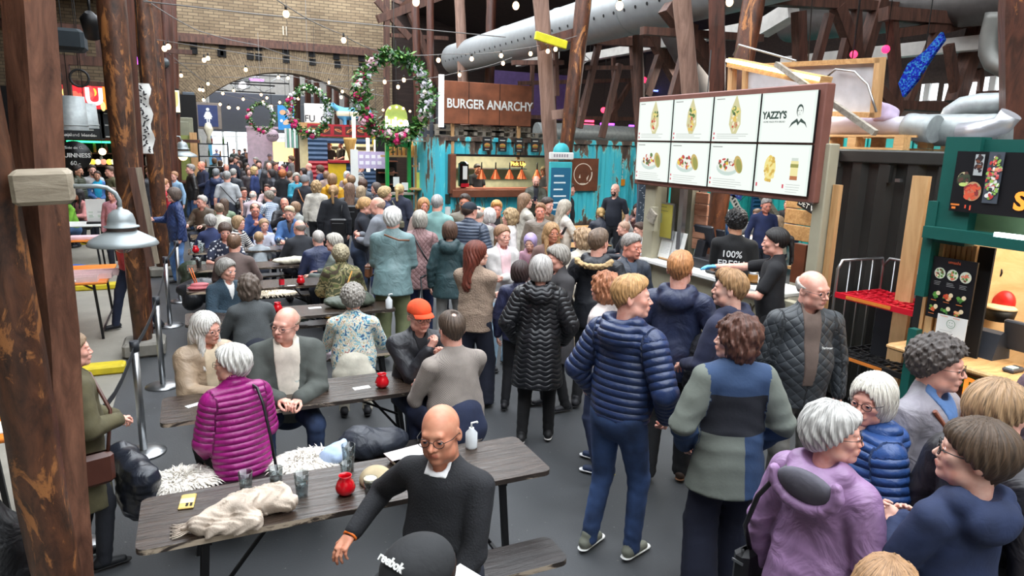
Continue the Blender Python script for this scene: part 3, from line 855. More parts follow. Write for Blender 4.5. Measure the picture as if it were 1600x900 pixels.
def cloth(kind,c,c2=None):
 key=('cloth',kind,tuple(c),tuple(c2)if c2 else None)
 if key in _mc:return _mc[key]
 m,nt,b=newmat(kind+'_cloth')
 L=nt.links
 tc=N(nt,'ShaderNodeTexCoord');ob=tc.outputs['Object']
 au=N(nt,'ShaderNodeAttribute',attribute_name='u').outputs['Fac'];av=N(nt,'ShaderNodeAttribute',attribute_name='v').outputs['Fac']
 b.inputs['Roughness'].default_value=.85
 col=np.array(c,float)
 nz=N(nt,'ShaderNodeTexNoise',i_Scale=9.0,i_Detail=5.0);L.new(ob,nz.inputs[0])
 r=ramp(nt,[(0.3,lin(col*.90)),(0.7,lin(np.minimum(255,col*1.08)))]);L.new(nz.outputs[0],r.inputs[0]);base=r.outputs[0]
 def mixc(fac,A,B):
  mx=N(nt,'ShaderNodeMix',data_type='RGBA');L.new(fac,mx.inputs['Factor']);L.new(A,mx.inputs['A'])
  if isinstance(B,(tuple,list,np.ndarray)):mx.inputs['B'].default_value=(*lin(B),1)
  else:L.new(B,mx.inputs['B'])
  return mx.outputs['Result']
 h=None;st=.3;di=.004
 fine=N(nt,'ShaderNodeTexNoise',i_Scale=55.0,i_Detail=3.0);L.new(ob,fine.inputs[0])
 if kind in('puffer','puffwave'):
  pitch=.043 if kind=='puffer' else.045
  u2=au
  if kind=='puffwave':u2=math_n(nt,'ADD',au,math_n(nt,'MULTIPLY',math_n(nt,'SINE',math_n(nt,'MULTIPLY',av,60.0)),.010))
  s=math_n(nt,'ABSOLUTE',math_n(nt,'SINE',math_n(nt,'MULTIPLY',u2,PI/pitch)))
  s=math_n(nt,'POWER',s,.5)
  wr=N(nt,'ShaderNodeTexNoise',i_Scale=22.0,i_Detail=3.0,i_Distortion=1.0);L.new(ob,wr.inputs[0])
  h=math_n(nt,'ADD',s,math_n(nt,'MULTIPLY',wr.outputs[0],.55));st=.8;di=.012
  b.inputs['Roughness'].default_value=.38
 elif kind=='quilt':
  a1=math_n(nt,'ABSOLUTE',math_n(nt,'SINE',math_n(nt,'MULTIPLY',math_n(nt,'ADD',au,av),PI/.075)))
  a2=math_n(nt,'ABSOLUTE',math_n(nt,'SINE',math_n(nt,'MULTIPLY',math_n(nt,'SUBTRACT',au,av),PI/.075)))
  h=math_n(nt,'POWER',math_n(nt,'MULTIPLY',a1,a2),.35);st=.8;di=.010
  b.inputs['Roughness'].default_value=.5
 elif kind=='shell':
  wr=N(nt,'ShaderNodeTexNoise',i_Scale=7.0,i_Detail=3.0,i_Distortion=1.5);L.new(ob,wr.inputs[0]);h=wr.outputs[0];st=.6;di=.03
  b.inputs['Roughness'].default_value=.5
 elif kind=='leather':
  wr=N(nt,'ShaderNodeTexNoise',i_Scale=9.0,i_Detail=4.0,i_Distortion=1.5);L.new(ob,wr.inputs[0]);h=wr.outputs[0];st=.5;di=.02
  b.inputs['Roughness'].default_value=.35
 elif kind=='stripe':
  s=math_n(nt,'GREATER_THAN',math_n(nt,'SINE',math_n(nt,'MULTIPLY',au,2*PI/.035)),.1);base=mixc(s,base,c2);h=fine.outputs[0]
 elif kind=='plaid':
  s1=math_n(nt,'GREATER_THAN',math_n(nt,'SINE',math_n(nt,'MULTIPLY',au,2*PI/.045)),.72)
  s2=math_n(nt,'GREATER_THAN',math_n(nt,'SINE',math_n(nt,'MULTIPLY',av,2*PI/.045)),.72)
  base=mixc(math_n(nt,'MAXIMUM',s1,s2),base,c2);h=fine.outputs[0]
 elif kind=='check':
  s1=math_n(nt,'SINE',math_n(nt,'MULTIPLY',au,2*PI/.016));s2=math_n(nt,'SINE',math_n(nt,'MULTIPLY',av,2*PI/.016))
  base=mixc(math_n(nt,'GREATER_THAN',math_n(nt,'MULTIPLY',s1,s2),.35),base,c2);h=fine.outputs[0]
 elif kind=='floral':
  vo=N(nt,'ShaderNodeTexVoronoi',i_Scale=19.0);L.new(ob,vo.inputs[0])
  s=math_n(nt,'LESS_THAN',vo.outputs['Distance'],.33);base=mixc(s,base,c2);h=fine.outputs[0]
 elif kind=='camo':
  n2=N(nt,'ShaderNodeTexNoise',i_Scale=8.0,i_Detail=2.0,i_Distortion=.8);L.new(ob,n2 .inputs[0])
  rr=ramp(nt,[(0,lin((70,58,44))),(.40,lin((96,102,62))),(.48,lin((150,138,100))),(.56,lin((74,78,52))),(.64,lin((176,166,128)))],'CONSTANT');L.new(n2 .outputs[0],rr.inputs[0]);base=rr.outputs[0];h=fine.outputs[0]
 elif kind=='paisley':
  n2=N(nt,'ShaderNodeTexNoise',i_Scale=15.0,i_Detail=4.0,i_Distortion=2.5);L.new(ob,n2 .inputs[0])
  rr=ramp(nt,[(0,lin((66,90,130))),(.40,lin((120,178,190))),(.47,lin((222,218,204))),(.53,lin((176,160,120))),(.58,lin((228,222,210))),(.66,lin((150,76,66)))],'CONSTANT');L.new(n2 .outputs[0],rr.inputs[0]);base=rr.outputs[0];h=fine.outputs[0]
 elif kind=='fur':
  n2=N(nt,'ShaderNodeTexNoise',i_Scale=60.0,i_Detail=4.0);L.new(ob,n2 .inputs[0]);h=n2 .outputs[0];st=1.0;di=.012
 elif kind=='knit':
  n2=N(nt,'ShaderNodeTexNoise',i_Scale=110.0,i_Detail=2.0);L.new(ob,n2 .inputs[0]);h=n2 .outputs[0];st=.6;di=.005
 elif kind=='denim':
  n2=N(nt,'ShaderNodeTexNoise',i_Scale=5.0,i_Detail=6.0);L.new(ob,n2 .inputs[0])
  rr=ramp(nt,[(0.35,lin(col*.80)),(0.70,lin(np.minimum(255,col*1.35+8)))]);L.new(n2 .outputs[0],rr.inputs[0]);base=rr.outputs[0];h=fine.outputs[0]
 elif kind=='patch':
 # yoke, back and hem panels on the trunk (u < 2), upper and lower sleeve beyond
  G_=lambda x,t:math_n(nt,'GREATER_THAN',x,t)
  base=mixc(G_(av,-.04),base,c2);base=mixc(G_(au,.17),base,(28,30,38));base=mixc(G_(au,.40),base,c)
  base=mixc(G_(au,2.0),base,c2);base=mixc(G_(au,5.50),base,c);h=fine.outputs[0]
 else:
  wr=N(nt,'ShaderNodeTexNoise',i_Scale=14.0,i_Detail=5.0,i_Distortion=.6);L.new(ob,wr.inputs[0]);h=wr.outputs[0];st=.35;di=.012
 L.new(base,b.inputs['Base Color'])
 bump(nt,b,h,st,di)
 _mc[key]=m;return m
def eye_mesh(J,hs,sides=(-1,1)):
 mb=MB()
 Rh=Matrix([list(map(float,r))for r in J['Rh']]);hc=Vector(J['hc'])
 for s in sides:
  c=Vector((s*.032,.0772,-.002));r=.0133
  n,m_=(10,8)
  prof=[(max(1e-4,sin(PI*i/m_)),cos(PI*i/m_))for i in range(m_+1)]
  base_f=len(mb.f)
  # pole along +Y
  vs=[];fs=[]
  for i,(rr,z)in enumerate(prof):
   for k in range(n):
    a=2*PI*k/n
    vs.append(hc+Rh@((c+Vector((rr*cos(a)*r,z*r,-rr*sin(a)*r)))*hs))
  for i in range(m_):
   mb.m=2 if i==0 else(1 if i==1 else 0)
   fs=[(i*n+k,i*n+(k+1)%n,(i+1)*n+(k+1)%n,(i+1)*n+k)for k in range(n)]
   b=len(mb.v)if i==0 else b0
   if i==0:b0=len(mb.v);mb.v+=[tuple(v)for v in vs]
   for f in fs:mb.f.append(tuple(b0+q for q in f));mb.mi.append(mb.m);mb.sm.append(True)
 return mb.mesh('eyes')
def brow_mesh(J,hs,sides=(-1,1)):
 mb=MB();Rh=Matrix([list(map(float,r))for r in J['Rh']]);hc=Vector(J['hc'])
 for s in sides:
  pts=[hc+Rh@(Vector(p)*hs)for p in((s*.013,.0865,.018),(s*.022,.0862,.0215),(s*.032,.0835,.0235),(s*.041,.0765,.022),(s*.049,.0680,.017))]
  mb.tube(pts,[.0026,.0036,.0036,.003,.0016],5)
 return mb.mesh('eyebrows')
def lid_mesh(J,hs,sides=(-1,1)):
 """upper eyelids, a thin curved rim over each eye"""
 mb=MB();Rh=Matrix([list(map(float,r))for r in J['Rh']]);hc=Vector(J['hc'])
 for s in sides:
  pts=[]
  for k in range(6):
   a=-1.15+2.3*k/5
   pts.append(hc+Rh@(Vector((s*.032+.0145*sin(a),.0772+.0143*cos(a)*.95,-.002+.0052*cos(a)))*hs))
  mb.tube(pts,[.0012,.0024,.003,.003,.0024,.0012],5)
 return mb.mesh('eyelids')
def glasses_mesh(J,hs,rim=.0016):
 mb=MB();Rh=Matrix([list(map(float,r))for r in J['Rh']]);hc=Vector(J['hc'])
 X=lambda p:hc+Rh@(Vector(p)*hs)
 for s in(-1,1):
  pts=[X((s*.033+.024*cos(a),.1015-.004*abs(cos(a))*(1 if True else 0),-.004+.0175*sin(a)))for a in[2*PI*k/12 for k in range(12)]]
  mb.tube(pts,rim,5,closed=True)
  mb.tube([X((s*.057,.098,.002)),X((s*.078,.060,.004)),X((s*.084,-.005,.006)),X((s*.083,-.022,-.006))],rim*.9,5)
 mb.tube([X((-.009,.1015,.000)),X((0,.104,.003)),X((.009,.1015,.000))],rim,5)
 return mb.mesh('glasses')
def brim_mesh(J,hs):
 mb=MB();Rh=Matrix([list(map(float,r))for r in J['Rh']]);hc=Vector(J['hc'])
 X=lambda p:hc+Rh@(Vector(p)*hs)
 n=9;top=[];bot=[]
 for k in range(n):
  a=-1.05+2.1*k/(n-1)
  i_=(.082*sin(a),.090*cos(a)-.006,.040-.006*sin(a)**2)
  o_=(.086*sin(a),.090*cos(a)+.074*cos(a*.8),.030-.020*sin(a)**2)
  m_=tuple((p+q)/2+(.004 if j==2 else 0)for j,(p,q)in enumerate(zip(i_,o_)))
  top.append([X((p[0],p[1],p[2]+.0015))for p in(i_,m_,o_)]);bot.append([X((p[0],p[1],p[2]-.0025))for p in(i_,m_,o_)])
 vs=[v for r in top for v in r]+[v for r in bot for v in r];B=n*3;fs=[]
 for k in range(n-1):
  for j in range(2):
   a,b,c,d=k*3+j,k*3+j+1,(k+1)*3+j+1,(k+1)*3+j
   fs+=[(a,b,c,d),(B+d,B+c,B+b,B+a)]
  fs.append((k*3+2,B+k*3+2,B+(k+1)*3+2,(k+1)*3+2))
 mb._add(vs,fs,True)
 return mb.mesh('brim')
EYEW=plain('eye_white',(225,220,216),.25,var=0,bmp=0);IRIS=plain('iris',(84,104,120),.2,var=0,bmp=0);PUPIL=plain('pupil',(12,12,14),.1,var=0,bmp=0)
DARKF=plain('dark_frame',(24,22,24),.3,var=0,bmp=0)
CLOTHK={'tee':'plain','shirt':'plain','sweater':'knit','fleece':'fur','hoodie':'plain','jacket':'shell','hjacket':'shell','blazer':'plain','puffer':'puffer','hpuffer':'puffer','vest':'puffer','quilt':'quilt','coat':'plain','hcoat':'puffer','wide':'shell'}
TOPNAME={'tee':'t_shirt','shirt':'shirt','sweater':'sweater','fleece':'fleece','hoodie':'hoodie','jacket':'jacket','hjacket':'jacket','blazer':'blazer','puffer':'jacket','hpuffer':'jacket','vest':'vest','quilt':'jacket','coat':'coat','hcoat':'coat','wide':'jacket'}
HATNAME={'beanie':'beanie','bonnet':'bonnet','cap':'cap','hat':'hat','hood':'hood'}
PEOPLE={}
def person(key,px,py,label,face=0,h=1.75,sit=False,lod=1,top='jacket',tc=(60,60,70),tk=None,tc2=None,legs=(40,44,56),lk='plain',hair='short',hc=(110,84,62),tone='rosy',head=None,arms=None,lean=None,side=0,twist=0,hy=0,hp=0,hr=0,fat=.25,w=1.0,wide=0.0,hem=None,shoe=(40,40,44),sole=None,glasses=None,under=None,uc=(235,232,225),uw=.05,legpose='in',legsp=0.0,stance=1.0,hs=None,sleeve=None,z0=0.0,group=None,xy=None,beard=None,cap_under=None):
 arms=arms or('table' if sit else 'down');lean=(14 if sit else 2)if lean is None else lean
 head=head or('f' if set(label.split())&{'woman','girl','lady'}else 'm')
 if head=='f':w=w*.92
 hs=hs or(1.05 if head!='c' else 1.12)
 hp=hp*.5-lean*(.8 if sit else 1)-3
 sp=dict(sit=sit,lean=lean,side=side,twist=twist,w=w,fat=fat,arms=arms,stance=stance,legs=legpose,legsp=legsp,hy=hy,hp=hp,hr=hr,hs=hs,head=head,top=top,hem=hem,wide=wide,hair=hair,sleeve=sleeve)
 M=person_meshes(sp,lod);J=M['J']
 s=h/1.75
 topz=float(J['top'][2])*s+z0
 if xy is None:
  r_=ray(px,py);g0=at_z(px,py,topz)if r_.z<-1e-3 else Vector((0,1e6,0))
  if g0 .y>47.5 or g0 .y<0:
   q_=at_y(px,py,47.5);g0=Vector((q_.x,47.5,0));s=min(1.12,max(s,1.0))
 else:g0=Vector((xy[0],xy[1],0))
 # heading: face 0 = looks at the camera, 90 = towards the right of the picture, 180 = away
 toc=math.atan2(-g0 .y,-g0 .x)
 hd=toc+face*D2R-PI/2
 Rz=RZ(hd)
 off=Rz@(Vector((float(J['top'][0]),float(J['top'][1]),0))*s)
 loc=Vector((g0 .x-off.x,g0 .y-off.y,z0))
 lk_=link('person',M['body'],None,[skin(tone),skin(tone,True)],loc=loc,rot=(0,0,hd),scale=s,smooth=True,label=label,category='person',group=group)
 kw=dict(parent=lk_,smooth=True)
 def grp(nm,me,mats,par=None):
  return link(nm,me,par or lk_,mats,smooth=True)
 grp(TOPNAME[top],M['top'],cloth(tk or CLOTHK[top],tc,tc2))
 grp('trousers',M['legs'],cloth(lk,legs))
 for(a,b)in M['shoes']:
  so=grp('shoe',a,plain('shoe_leather',shoe,.6));grp('sole',b,plain('shoe_sole',sole or tuple(int(v*.5)for v in shoe),.7),so)
 hm=hairmat(hc)if hair not in HATNAME else cloth('knit' if hair in('beanie','bonnet')else 'plain',hc)
 if 'hair' in M:grp(HATNAME.get(hair,'hair'),M['hair'],hm)
 if hair=='cap':
  grp('brim',brim_mesh(J,hs),hm)
  if cap_under:
   Vh,Qh=surf(hair_prims('fringe'),LODS[lod]['hair'])
   me=mesh_np('hair',(Vh*hs)@np.asarray(J['Rh'],np.float32).T+np.asarray(J['hc'],np.float32),Qh);grp('hair',me,hairmat(cap_under))
 away=abs(((face+hy*1.0)+180)%360-180)>128
 if lod<2 and not away:
  for sd in(-1,1):
   grp('eye',eye_mesh(J,hs,(sd,)),[EYEW,IRIS,PUPIL])
   grp('eyebrow',brow_mesh(J,hs,(sd,)),hairmat(tuple(v*.72 for v in hc)if hair not in HATNAME else(100,80,66)))
   if lod==0:grp('eyelid',lid_mesh(J,hs,(sd,)),skin(tone))
 if glasses:grp('glasses',glasses_mesh(J,hs,glasses if isinstance(glasses,float)else.0016),DARKF)
 if beard:
  p=[ell((0,.024,-.034),(.058,.070,.088),k=.03),ell((0,.066,-.096),(.028,.026,.022),k=.02),plane((0,0,-.040),(0,-.25,1),k=.01),plane((0,.0,0),(0,-1,0),k=.01),ell((0,.10,-.062),(.020,.03,.008),k=.004,op='-')]
  Vh,Qh=surf(p,LODS[lod]['hair']*.8)
  me=mesh_np('beard',(Vh*1.0*hs)@np.asarray(J['Rh'],np.float32).T+np.asarray(J['hc'],np.float32),Qh);grp('beard',me,hairmat(beard))
 if under:
  U=J['U'];z1=1.50;R=J['R']
  pr=[dict(q)for q in M['topprims']if q['op']=='+']
  zb={'v':1.28,'open':1.0,'collar':1.452}[under]
  ww=uw
  xax=np.asarray(R[:,0],np.float32);yax=np.asarray(R[:,1],np.float32);zax=np.asarray(R[:,2],np.float32)
  c0=np.asarray(U((0,0,zb)),np.float32)
  def reg(P):
   q=P-c0;x=np.abs(q@xax);z=q@zax;y=q@yax
   if under=='v':e=np.maximum(x-ww*np.clip(z/(1.48-zb),0,1)-.004,-z)
   elif under=='collar':e=np.maximum(x-ww,-z)
   else:e=np.maximum(x-ww*(.7+.5*np.clip(z/.4,0,1)),-z)
   return np.maximum(e,-y)
  pr=pr+[fn(lambda P:np.full(len(P),-.0045,np.float32))]+[cone(U((0,.035,1.49)),U((0,.10,1.58)),.042,.05,k=.008,op='-'),fn(reg,op='x')]
  V,Q=surf(pr,max(LODS[lod]['top']*.6,.008))
  if len(V):grp('undershirt',mesh_np('undershirt',V,Q),cloth('plain',uc))
 PEOPLE[key]=(lk_,J,s,loc,hd)
 return lk_
def pjoint(key,p):
 """a point given in the person's own frame (1.75 m tall), in the world"""
 o,J,s,loc,hd=PEOPLE[key]
 return Vector(loc)+RZ(hd)@(Vector([float(v)for v in p])*s)
 # ---------------------------------------------------------------- materials of the place
rng=random.Random(7)
M_POST=wood('stained post timber',(42,24,18),(98,56,42),.42,(9,9,.8),worn=(176,112,58),wornamt=.63)
M_POST2=wood('worn stained timber',(40,24,17),(104,60,38),.42,(6,6,2.0),worn=(168,110,60),wornamt=.575,seed=3,scale=2.2)
M_NEAR2=wood('scraped near timber',(62,38,29),(132,90,70),.45,(6,6,1.6),worn=(150,96,56),wornamt=.59,seed=4,scale=2.2)
M_NEAR=wood('scraped near post',(40,26,19),(100,62,42),.42,(6,6,2.4),worn=(150,98,56),wornamt=.535,seed=9,scale=2.4)
M_PALE=wood('pale grey log',(112,84,72),(160,128,112),.6,(10,10,.7),seed=5)
M_BEAM=wood('dark roof timber',(52,33,27),(104,69,55),.65,(8,8,1.0))
M_PINE=wood('pine board',(176,128,76),(216,172,116),.55,(3,14,14))
M_PINEV=wood('pine batten',(176,130,82),(212,170,120),.55,(14,14,1.2))
M_GREYW=wood('weathered grey wood',(120,112,100),(168,160,146),.75,(1.2,12,12))
M_TABLE=wood('dark brown table varnish',(42,34,29),(70,57,48),.22,(1.0,9,9),worn=(170,160,148),wornamt=.665,scale=3.2)
M_BENCH=wood('worn black bench paint',(30,27,26),(48,42,40),.38,(1.0,10,10),worn=(182,176,166),wornamt=.66,scale=2.6)
M_BLACKM=plain('black metal',(22,22,24),.45,.3,var=.1,bmp=.05)
M_STEEL=plain('brushed steel',(170,172,174),.28,.9,var=.08,bmp=.05,bs=200)
M_GALV=plain('galvanised steel',(150,156,156),.5,.35,var=.15,scale=14,bmp=.1)
M_LAMPG=plain('grey lamp enamel',(150,158,160),.35,.3,var=.08,bmp=.05)
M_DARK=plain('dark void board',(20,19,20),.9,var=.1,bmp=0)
M_WHITE=plain('white paint',(226,226,222),.5,var=.04,bmp=.03)
M_BEIGE=plain('beige painted panel',(164,158,136),.55,var=.05,bmp=.05)
M_GREENP=plain('teal green paint',(18,84,76),.45,var=.08,bmp=.05)
M_YEL=plain('yellow kerb paint',(208,186,34),.6,var=.14,scale=9,bmp=.3)
M_CONC=plain('concrete block',(128,124,116),.85,var=.15,scale=8,bmp=.4)
M_RED=plain('red glass paint',(200,12,28),.2,var=.04,bmp=0,coat=.5)
M_BULB=emis('warm bulb',(255,206,150),4.5)
M_CABLE=plain('grey cable',(120,118,116),.6,var=0,bmp=0)
M_CABLEB=plain('black cable',(20,20,20),.6,var=0,bmp=0)
def floor_material(name,c1,c2,rough,spots):
 m,nt,b=newmat(name)
 tc=N(nt,'ShaderNodeTexCoord');ob=tc.outputs['Object']
 n1=N(nt,'ShaderNodeTexNoise',i_Scale=.9,i_Detail=8.0,i_Roughness=.62,i_Distortion=.4);nt.links.new(ob,n1 .inputs[0])
 r=ramp(nt,[(.3,lin(c1)),(.7,lin(c2))]);nt.links.new(n1 .outputs[0],r.inputs[0])
 v=N(nt,'ShaderNodeTexNoise',i_Scale=26.0,i_Detail=3.0);nt.links.new(ob,v.inputs[0])
 r2=ramp(nt,[(.70,(0,0,0)),(.74,(1,1,1))]);nt.links.new(v.outputs[0],r2 .inputs[0])
 mx=N(nt,'ShaderNodeMix',data_type='RGBA');nt.links.new(r2 .outputs[0],mx.inputs['Factor']);nt.links.new(r.outputs[0],mx.inputs['A']);mx.inputs['B'].default_value=(*lin(spots),1)
 nt.links.new(mx.outputs['Result'],b.inputs['Base Color'])
 rr=ramp(nt,[(.35,(rough-.06,)*3),(.65,(rough+.08,)*3)]);nt.links.new(n1 .outputs[0],rr.inputs[0]);nt.links.new(rr.outputs[0],b.inputs['Roughness'])
 n3=N(nt,'ShaderNodeTexNoise',i_Scale=70.0,i_Detail=4.0);nt.links.new(ob,n3 .inputs[0]);bump(nt,b,n3 .outputs[0],.25,.004)
 return m
M_ASPH=floor_material('dark asphalt',(54,56,58),(72,74,77),.5,(112,112,110))
M_SLAB=floor_material('worn pale concrete',(122,118,108),(158,153,142),.7,(176,172,164))
def brick_material(name,sc=1.0,rot=None,radial=None):
 m,nt,b=newmat(name)
 tc=N(nt,'ShaderNodeTexCoord')
 mp=N(nt,'ShaderNodeMapping')
 br=N(nt,'ShaderNodeTexBrick',offset=.5)
 for k,v in(('Color1',(150,132,106)),('Color2',(124,106,84)),('Mortar',(96,84,70))):br.inputs[k].default_value=(*lin(v),1)
 br.inputs['Scale'].default_value=1.0;br.inputs['Mortar Size'].default_value=.012;br.inputs['Brick Width'].default_value=.36;br.inputs['Row Height'].default_value=.115;br.inputs['Bias'].default_value=-.1
 sep=N(nt,'ShaderNodeSeparateXYZ');nt.links.new(tc.outputs['Object'],sep.inputs[0])
 comb=N(nt,'ShaderNodeCombineXYZ')
 if radial:
  cx,cz=radial
  x=math_n(nt,'SUBTRACT',sep.outputs[0],cx);z=math_n(nt,'SUBTRACT',sep.outputs[2],cz)
  rad=math_n(nt,'SQRT',math_n(nt,'ADD',math_n(nt,'MULTIPLY',x,x),math_n(nt,'MULTIPLY',z,z)))
  ang=math_n(nt,'MULTIPLY',math_n(nt,'ARCTAN2',x,z),6.6)
  nt.links.new(rad,comb.inputs[0]);nt.links.new(ang,comb.inputs[1])
 else:
  nt.links.new(math_n(nt,'ADD',sep.outputs[0],sep.outputs[1]),comb.inputs[0]);nt.links.new(sep.outputs[2],comb.inputs[1])
 nt.links.new(comb.outputs[0],br.inputs['Vector'])
 nz=N(nt,'ShaderNodeTexNoise',i_Scale=.7,i_Detail=6.0);nt.links.new(tc.outputs['Object'],nz.inputs[0])
 r=ramp(nt,[(.3,(.66,.64,.62)),(.7,(1.05,1.03,1.0))]);nt.links.new(nz.outputs[0],r.inputs[0])
 mx=N(nt,'ShaderNodeMix',data_type='RGBA',blend_type='MULTIPLY');mx.inputs['Factor'].default_value=1
 nt.links.new(br.outputs['Color'],mx.inputs['A']);nt.links.new(r.outputs[0],mx.inputs['B'])
 nt.links.new(mx.outputs['Result'],b.inputs['Base Color']);b.inputs['Roughness'].default_value=.9
 bump(nt,b,math_n(nt,'SUBTRACT',1.0,br.outputs['Fac']),.8,.03)
 return m
M_BRICK=brick_material('yellow grey brick')
M_ROOF=wood('dark roof boarding',(34,24,20),(58,42,36),.8,(1.0,10,10))
# ---------------------------------------------------------------- shell of the hall
YW=30.0
o=struct('floor',BX((7.7,24,-.1),(17.1,62,.2)),M_ASPH)
o=struct('floor',BX((-5.85,24,-.1),(10.0,62,.2)),M_SLAB)
# yellow painted kerbs and concrete footings on the left
for i,(x0,x1,y)in enumerate(((-2.6,-.82,8.55),(-3.4,-.82,13.4),(-3.4,-.80,19.0))):
 struct('trim_%d'%(i+1),BX(((x0+x1)/2,y,.05),(x1-x0,.22,.10),bev=.02),M_YEL)
struct('trim_4',BX((3.25,3.45,.0015),(.16,.09,.003),.35),M_YEL)
struct('trim_5',BX((2.93,4.35,.0015),(.14,.08,.003),.3),M_YEL)
# arch wall
ac=at_y(440,115,YW);ax0=at_y(296,185,YW);ax1=at_y(586,175,YW)
XA0,XA1,ZS,ZT=ax0 .x,ax1 .x,3.35,at_y(440,113,YW).z
half=(XA1-XA0)/2;xm=(XA0+XA1)/2;rise=ZT-ZS;RAD=(half*half+rise*rise)/(2*rise);zc=ZT-RAD
WL,WR,WT=-10.8,at_y(603,60,YW).x,11.5
amax=math.asin(half/RAD)
arc=[(xm+RAD*sin(-amax+2*amax*k/24),zc+RAD*cos(-amax+2*amax*k/24))for k in range(25)]
mb=MB()
def wall_strip(mb,pts_low,pts_high,y0,y1):
 n=len(pts_low)
 vs=[(x,y,z)for y in(y0,y1)for(x,z)in pts_low+pts_high]
 fs=[];B=2*n
 for i in range(n-1):
  fs+=[(i,i+1,n+i+1,n+i),(B+n+i,B+n+i+1,B+i+1,B+i),(i,B+i,B+i+1,i+1),(n+i,n+i+1,B+n+i+1,B+n+i)]
 fs+=[(0,n,B+n,B),(n-1,B+n-1,B+2*n-1,2*n-1)]
 mb._add(vs,fs)
T_=.95
arc_o=[(xm+(RAD+T_)*sin(-amax+2*amax*k/24),zc+(RAD+T_)*cos(-amax+2*amax*k/24))for k in range(25)]
wall_strip(mb,[(p[0],p[1])for p in arc_o],[(p[0],WT)for p in arc_o],YW,YW+.8)
mb.box(((WL+XA0)/2-.02,YW+.42,WT/2),(XA0-WL,.8,WT))
mb.box(((WR+XA1)/2,YW+.42,WT/2),(WR-XA1,.8,WT))
wall=struct('wall_back',mb,M_BRICK)
mb=MB();wall_strip(mb,arc,arc_o,YW-.04,YW+.8)
struct('arch_ring',mb,brick_material('arch brick',radial=(xm,zc)),wall)
# cornice beam and the dark putlog holes
mb=MB();mb.box(((WL+WR)/2,YW-.09,at_y(300,62,YW).z),(WR-WL,.18,.22));mb.box(((WL+WR)/2,YW-.05,at_y(300,62,YW).z+.16),(WR-WL,.1,.10));struct('cornice',mb,M_BEAM,wall)
for px,py in((302,66),(303,79),(347,70),(348,84),(390,73),(391,88),(404,74),(404,89),(446,80),(447,93),(487,84),(488,97),(525,88),(527,101),(564,91),(565,104),(345,83)):
 p=at_y(px,py,YW)
 f=MB();s_=.11
 for dx,dz,sx,sz in((0,s_,.26,.03),(0,-s_,.26,.03),(s_,0,.03,.2),(-s_,0,.03,.2)):f.box((p.x+dx,YW-.06,p.z+dz),(sx,.05,sz))
 f.box((p.x,YW-.045,p.z),(.21,.01,.21));struct('putlog_hole',f,M_DARK,wall)
t_=text('stone_numeral','II',.5,plain('pale numeral',(190,178,160),.8),wall,at_y(445,49,YW)+Vector((0,-.03,0)),WALL_Y,.01)
# grey corner column of the arch at the left
struct('trim_6',BX((XA0+.02,YW-.25,2.1),(.42,.34,4.2),bev=.02),plain('blue grey paint',(84,92,100),.6))
# right of the arch wall, outer walls, far hall
struct('wall_right',BX((16.2,24,4),(.2,62,8)),M_ROOF)
struct('wall_left',BX((-10.8,24,4),(.2,62,8)),M_ROOF)
struct('wall_front',BX((2.7,-6.6,4.5),(27,.2,9)),plain('pale plaster',(190,186,178),.8))
mb=MB();mb.box(((WR+16.2)/2,YW+.3,4.5),(16.2-WR,.2,9));struct('wall_back',mb,M_ROOF)
struct('wall_back',BX((2.7,54.6,5),(27,.2,10)),plain('far plaster',(150,146,140),.8))
# roofs: the aisles are boarded and dark, the nave is open to the glazed skylight above
def roof(x0,z0,x1,z1,y0=-6.6,y1=30.4):
 mb=MB();dx=.18
 mb._add([(x0,y0,z0),(x1,y0,z1),(x1,y1,z1),(x0,y1,z0),(x0,y0,z0+dx),(x1,y0,z1+dx),(x1,y1,z1+dx),(x0,y1,z0+dx)],[(3,2,1,0),(4,5,6,7),(0,1,5,4),(1,2,6,5),(2,3,7,6),(3,0,4,7)])
 return mb
struct('ceiling',roof(8.6,8.2,16.4,6.0),M_ROOF)
struct('ceiling',roof(-11.0,5.6,-1.6,7.6),M_ROOF)
struct('ceiling',roof(-11,9.4,-1,9.8,30.6,54.6),M_ROOF);struct('ceiling',roof(9,9.8,16.4,9.4,30.6,54.6),M_ROOF)
for k in range(9):
 y=-5+k*4.4
 mb=MB();mb.beam((-1.6,y,8.0),(2.85,y,9.9),.10,.14);mb.beam((2.85,y,9.9),(8.6,y,8.3),.10,.14);struct('trim_%d'%(10+k),mb,M_BEAM)
struct('trim_20',BX((8.6,12,8.1),(.26,37,.34)),M_BEAM)
struct('trim_21',BX((-1.6,12,7.5),(.26,37,.3)),M_BEAM)
# ---------------------------------------------------------------- timber posts
def log_mesh(a,b,r0,r1,seed,n=12,m=22,square=False):
 rg=random.Random(seed);a,b=Vector(a),Vector(b);mb=MB()
 pts=[];rs=[]
 for k in range(m):
  t=k/(m-1);p=a.lerp(b,t)+Vector((rg.uniform(-1,1),rg.uniform(-1,1),0))*.006
  pts.append(p);rs.append((r0+(r1-r0)*t)*rg.uniform(.965,1.035))
 if square:mb.tube(pts,[r*1.25 for r in rs],4)
 else:mb.tube(pts,rs,n)
 if square:mb.sm=[False]*len(mb.sm)
 return mb
def to_origin(o_mb,a):
 a=Vector(a);o_mb.v=[tuple(Vector(v)-a)for v in o_mb.v];return o_mb
def post(a,b,r0,r1,label,mat,seed=1,square=False,name='timber_post'):
 mb=to_origin(log_mesh(a,b,r0,r1,seed,square=square),a)
 return tag(mb.put(name,mat,None,loc=a),label,'post','timber posts of the hall')
P=at_y
fl=lambda px,py,y:Vector((P(px,py,y).x,y,0))
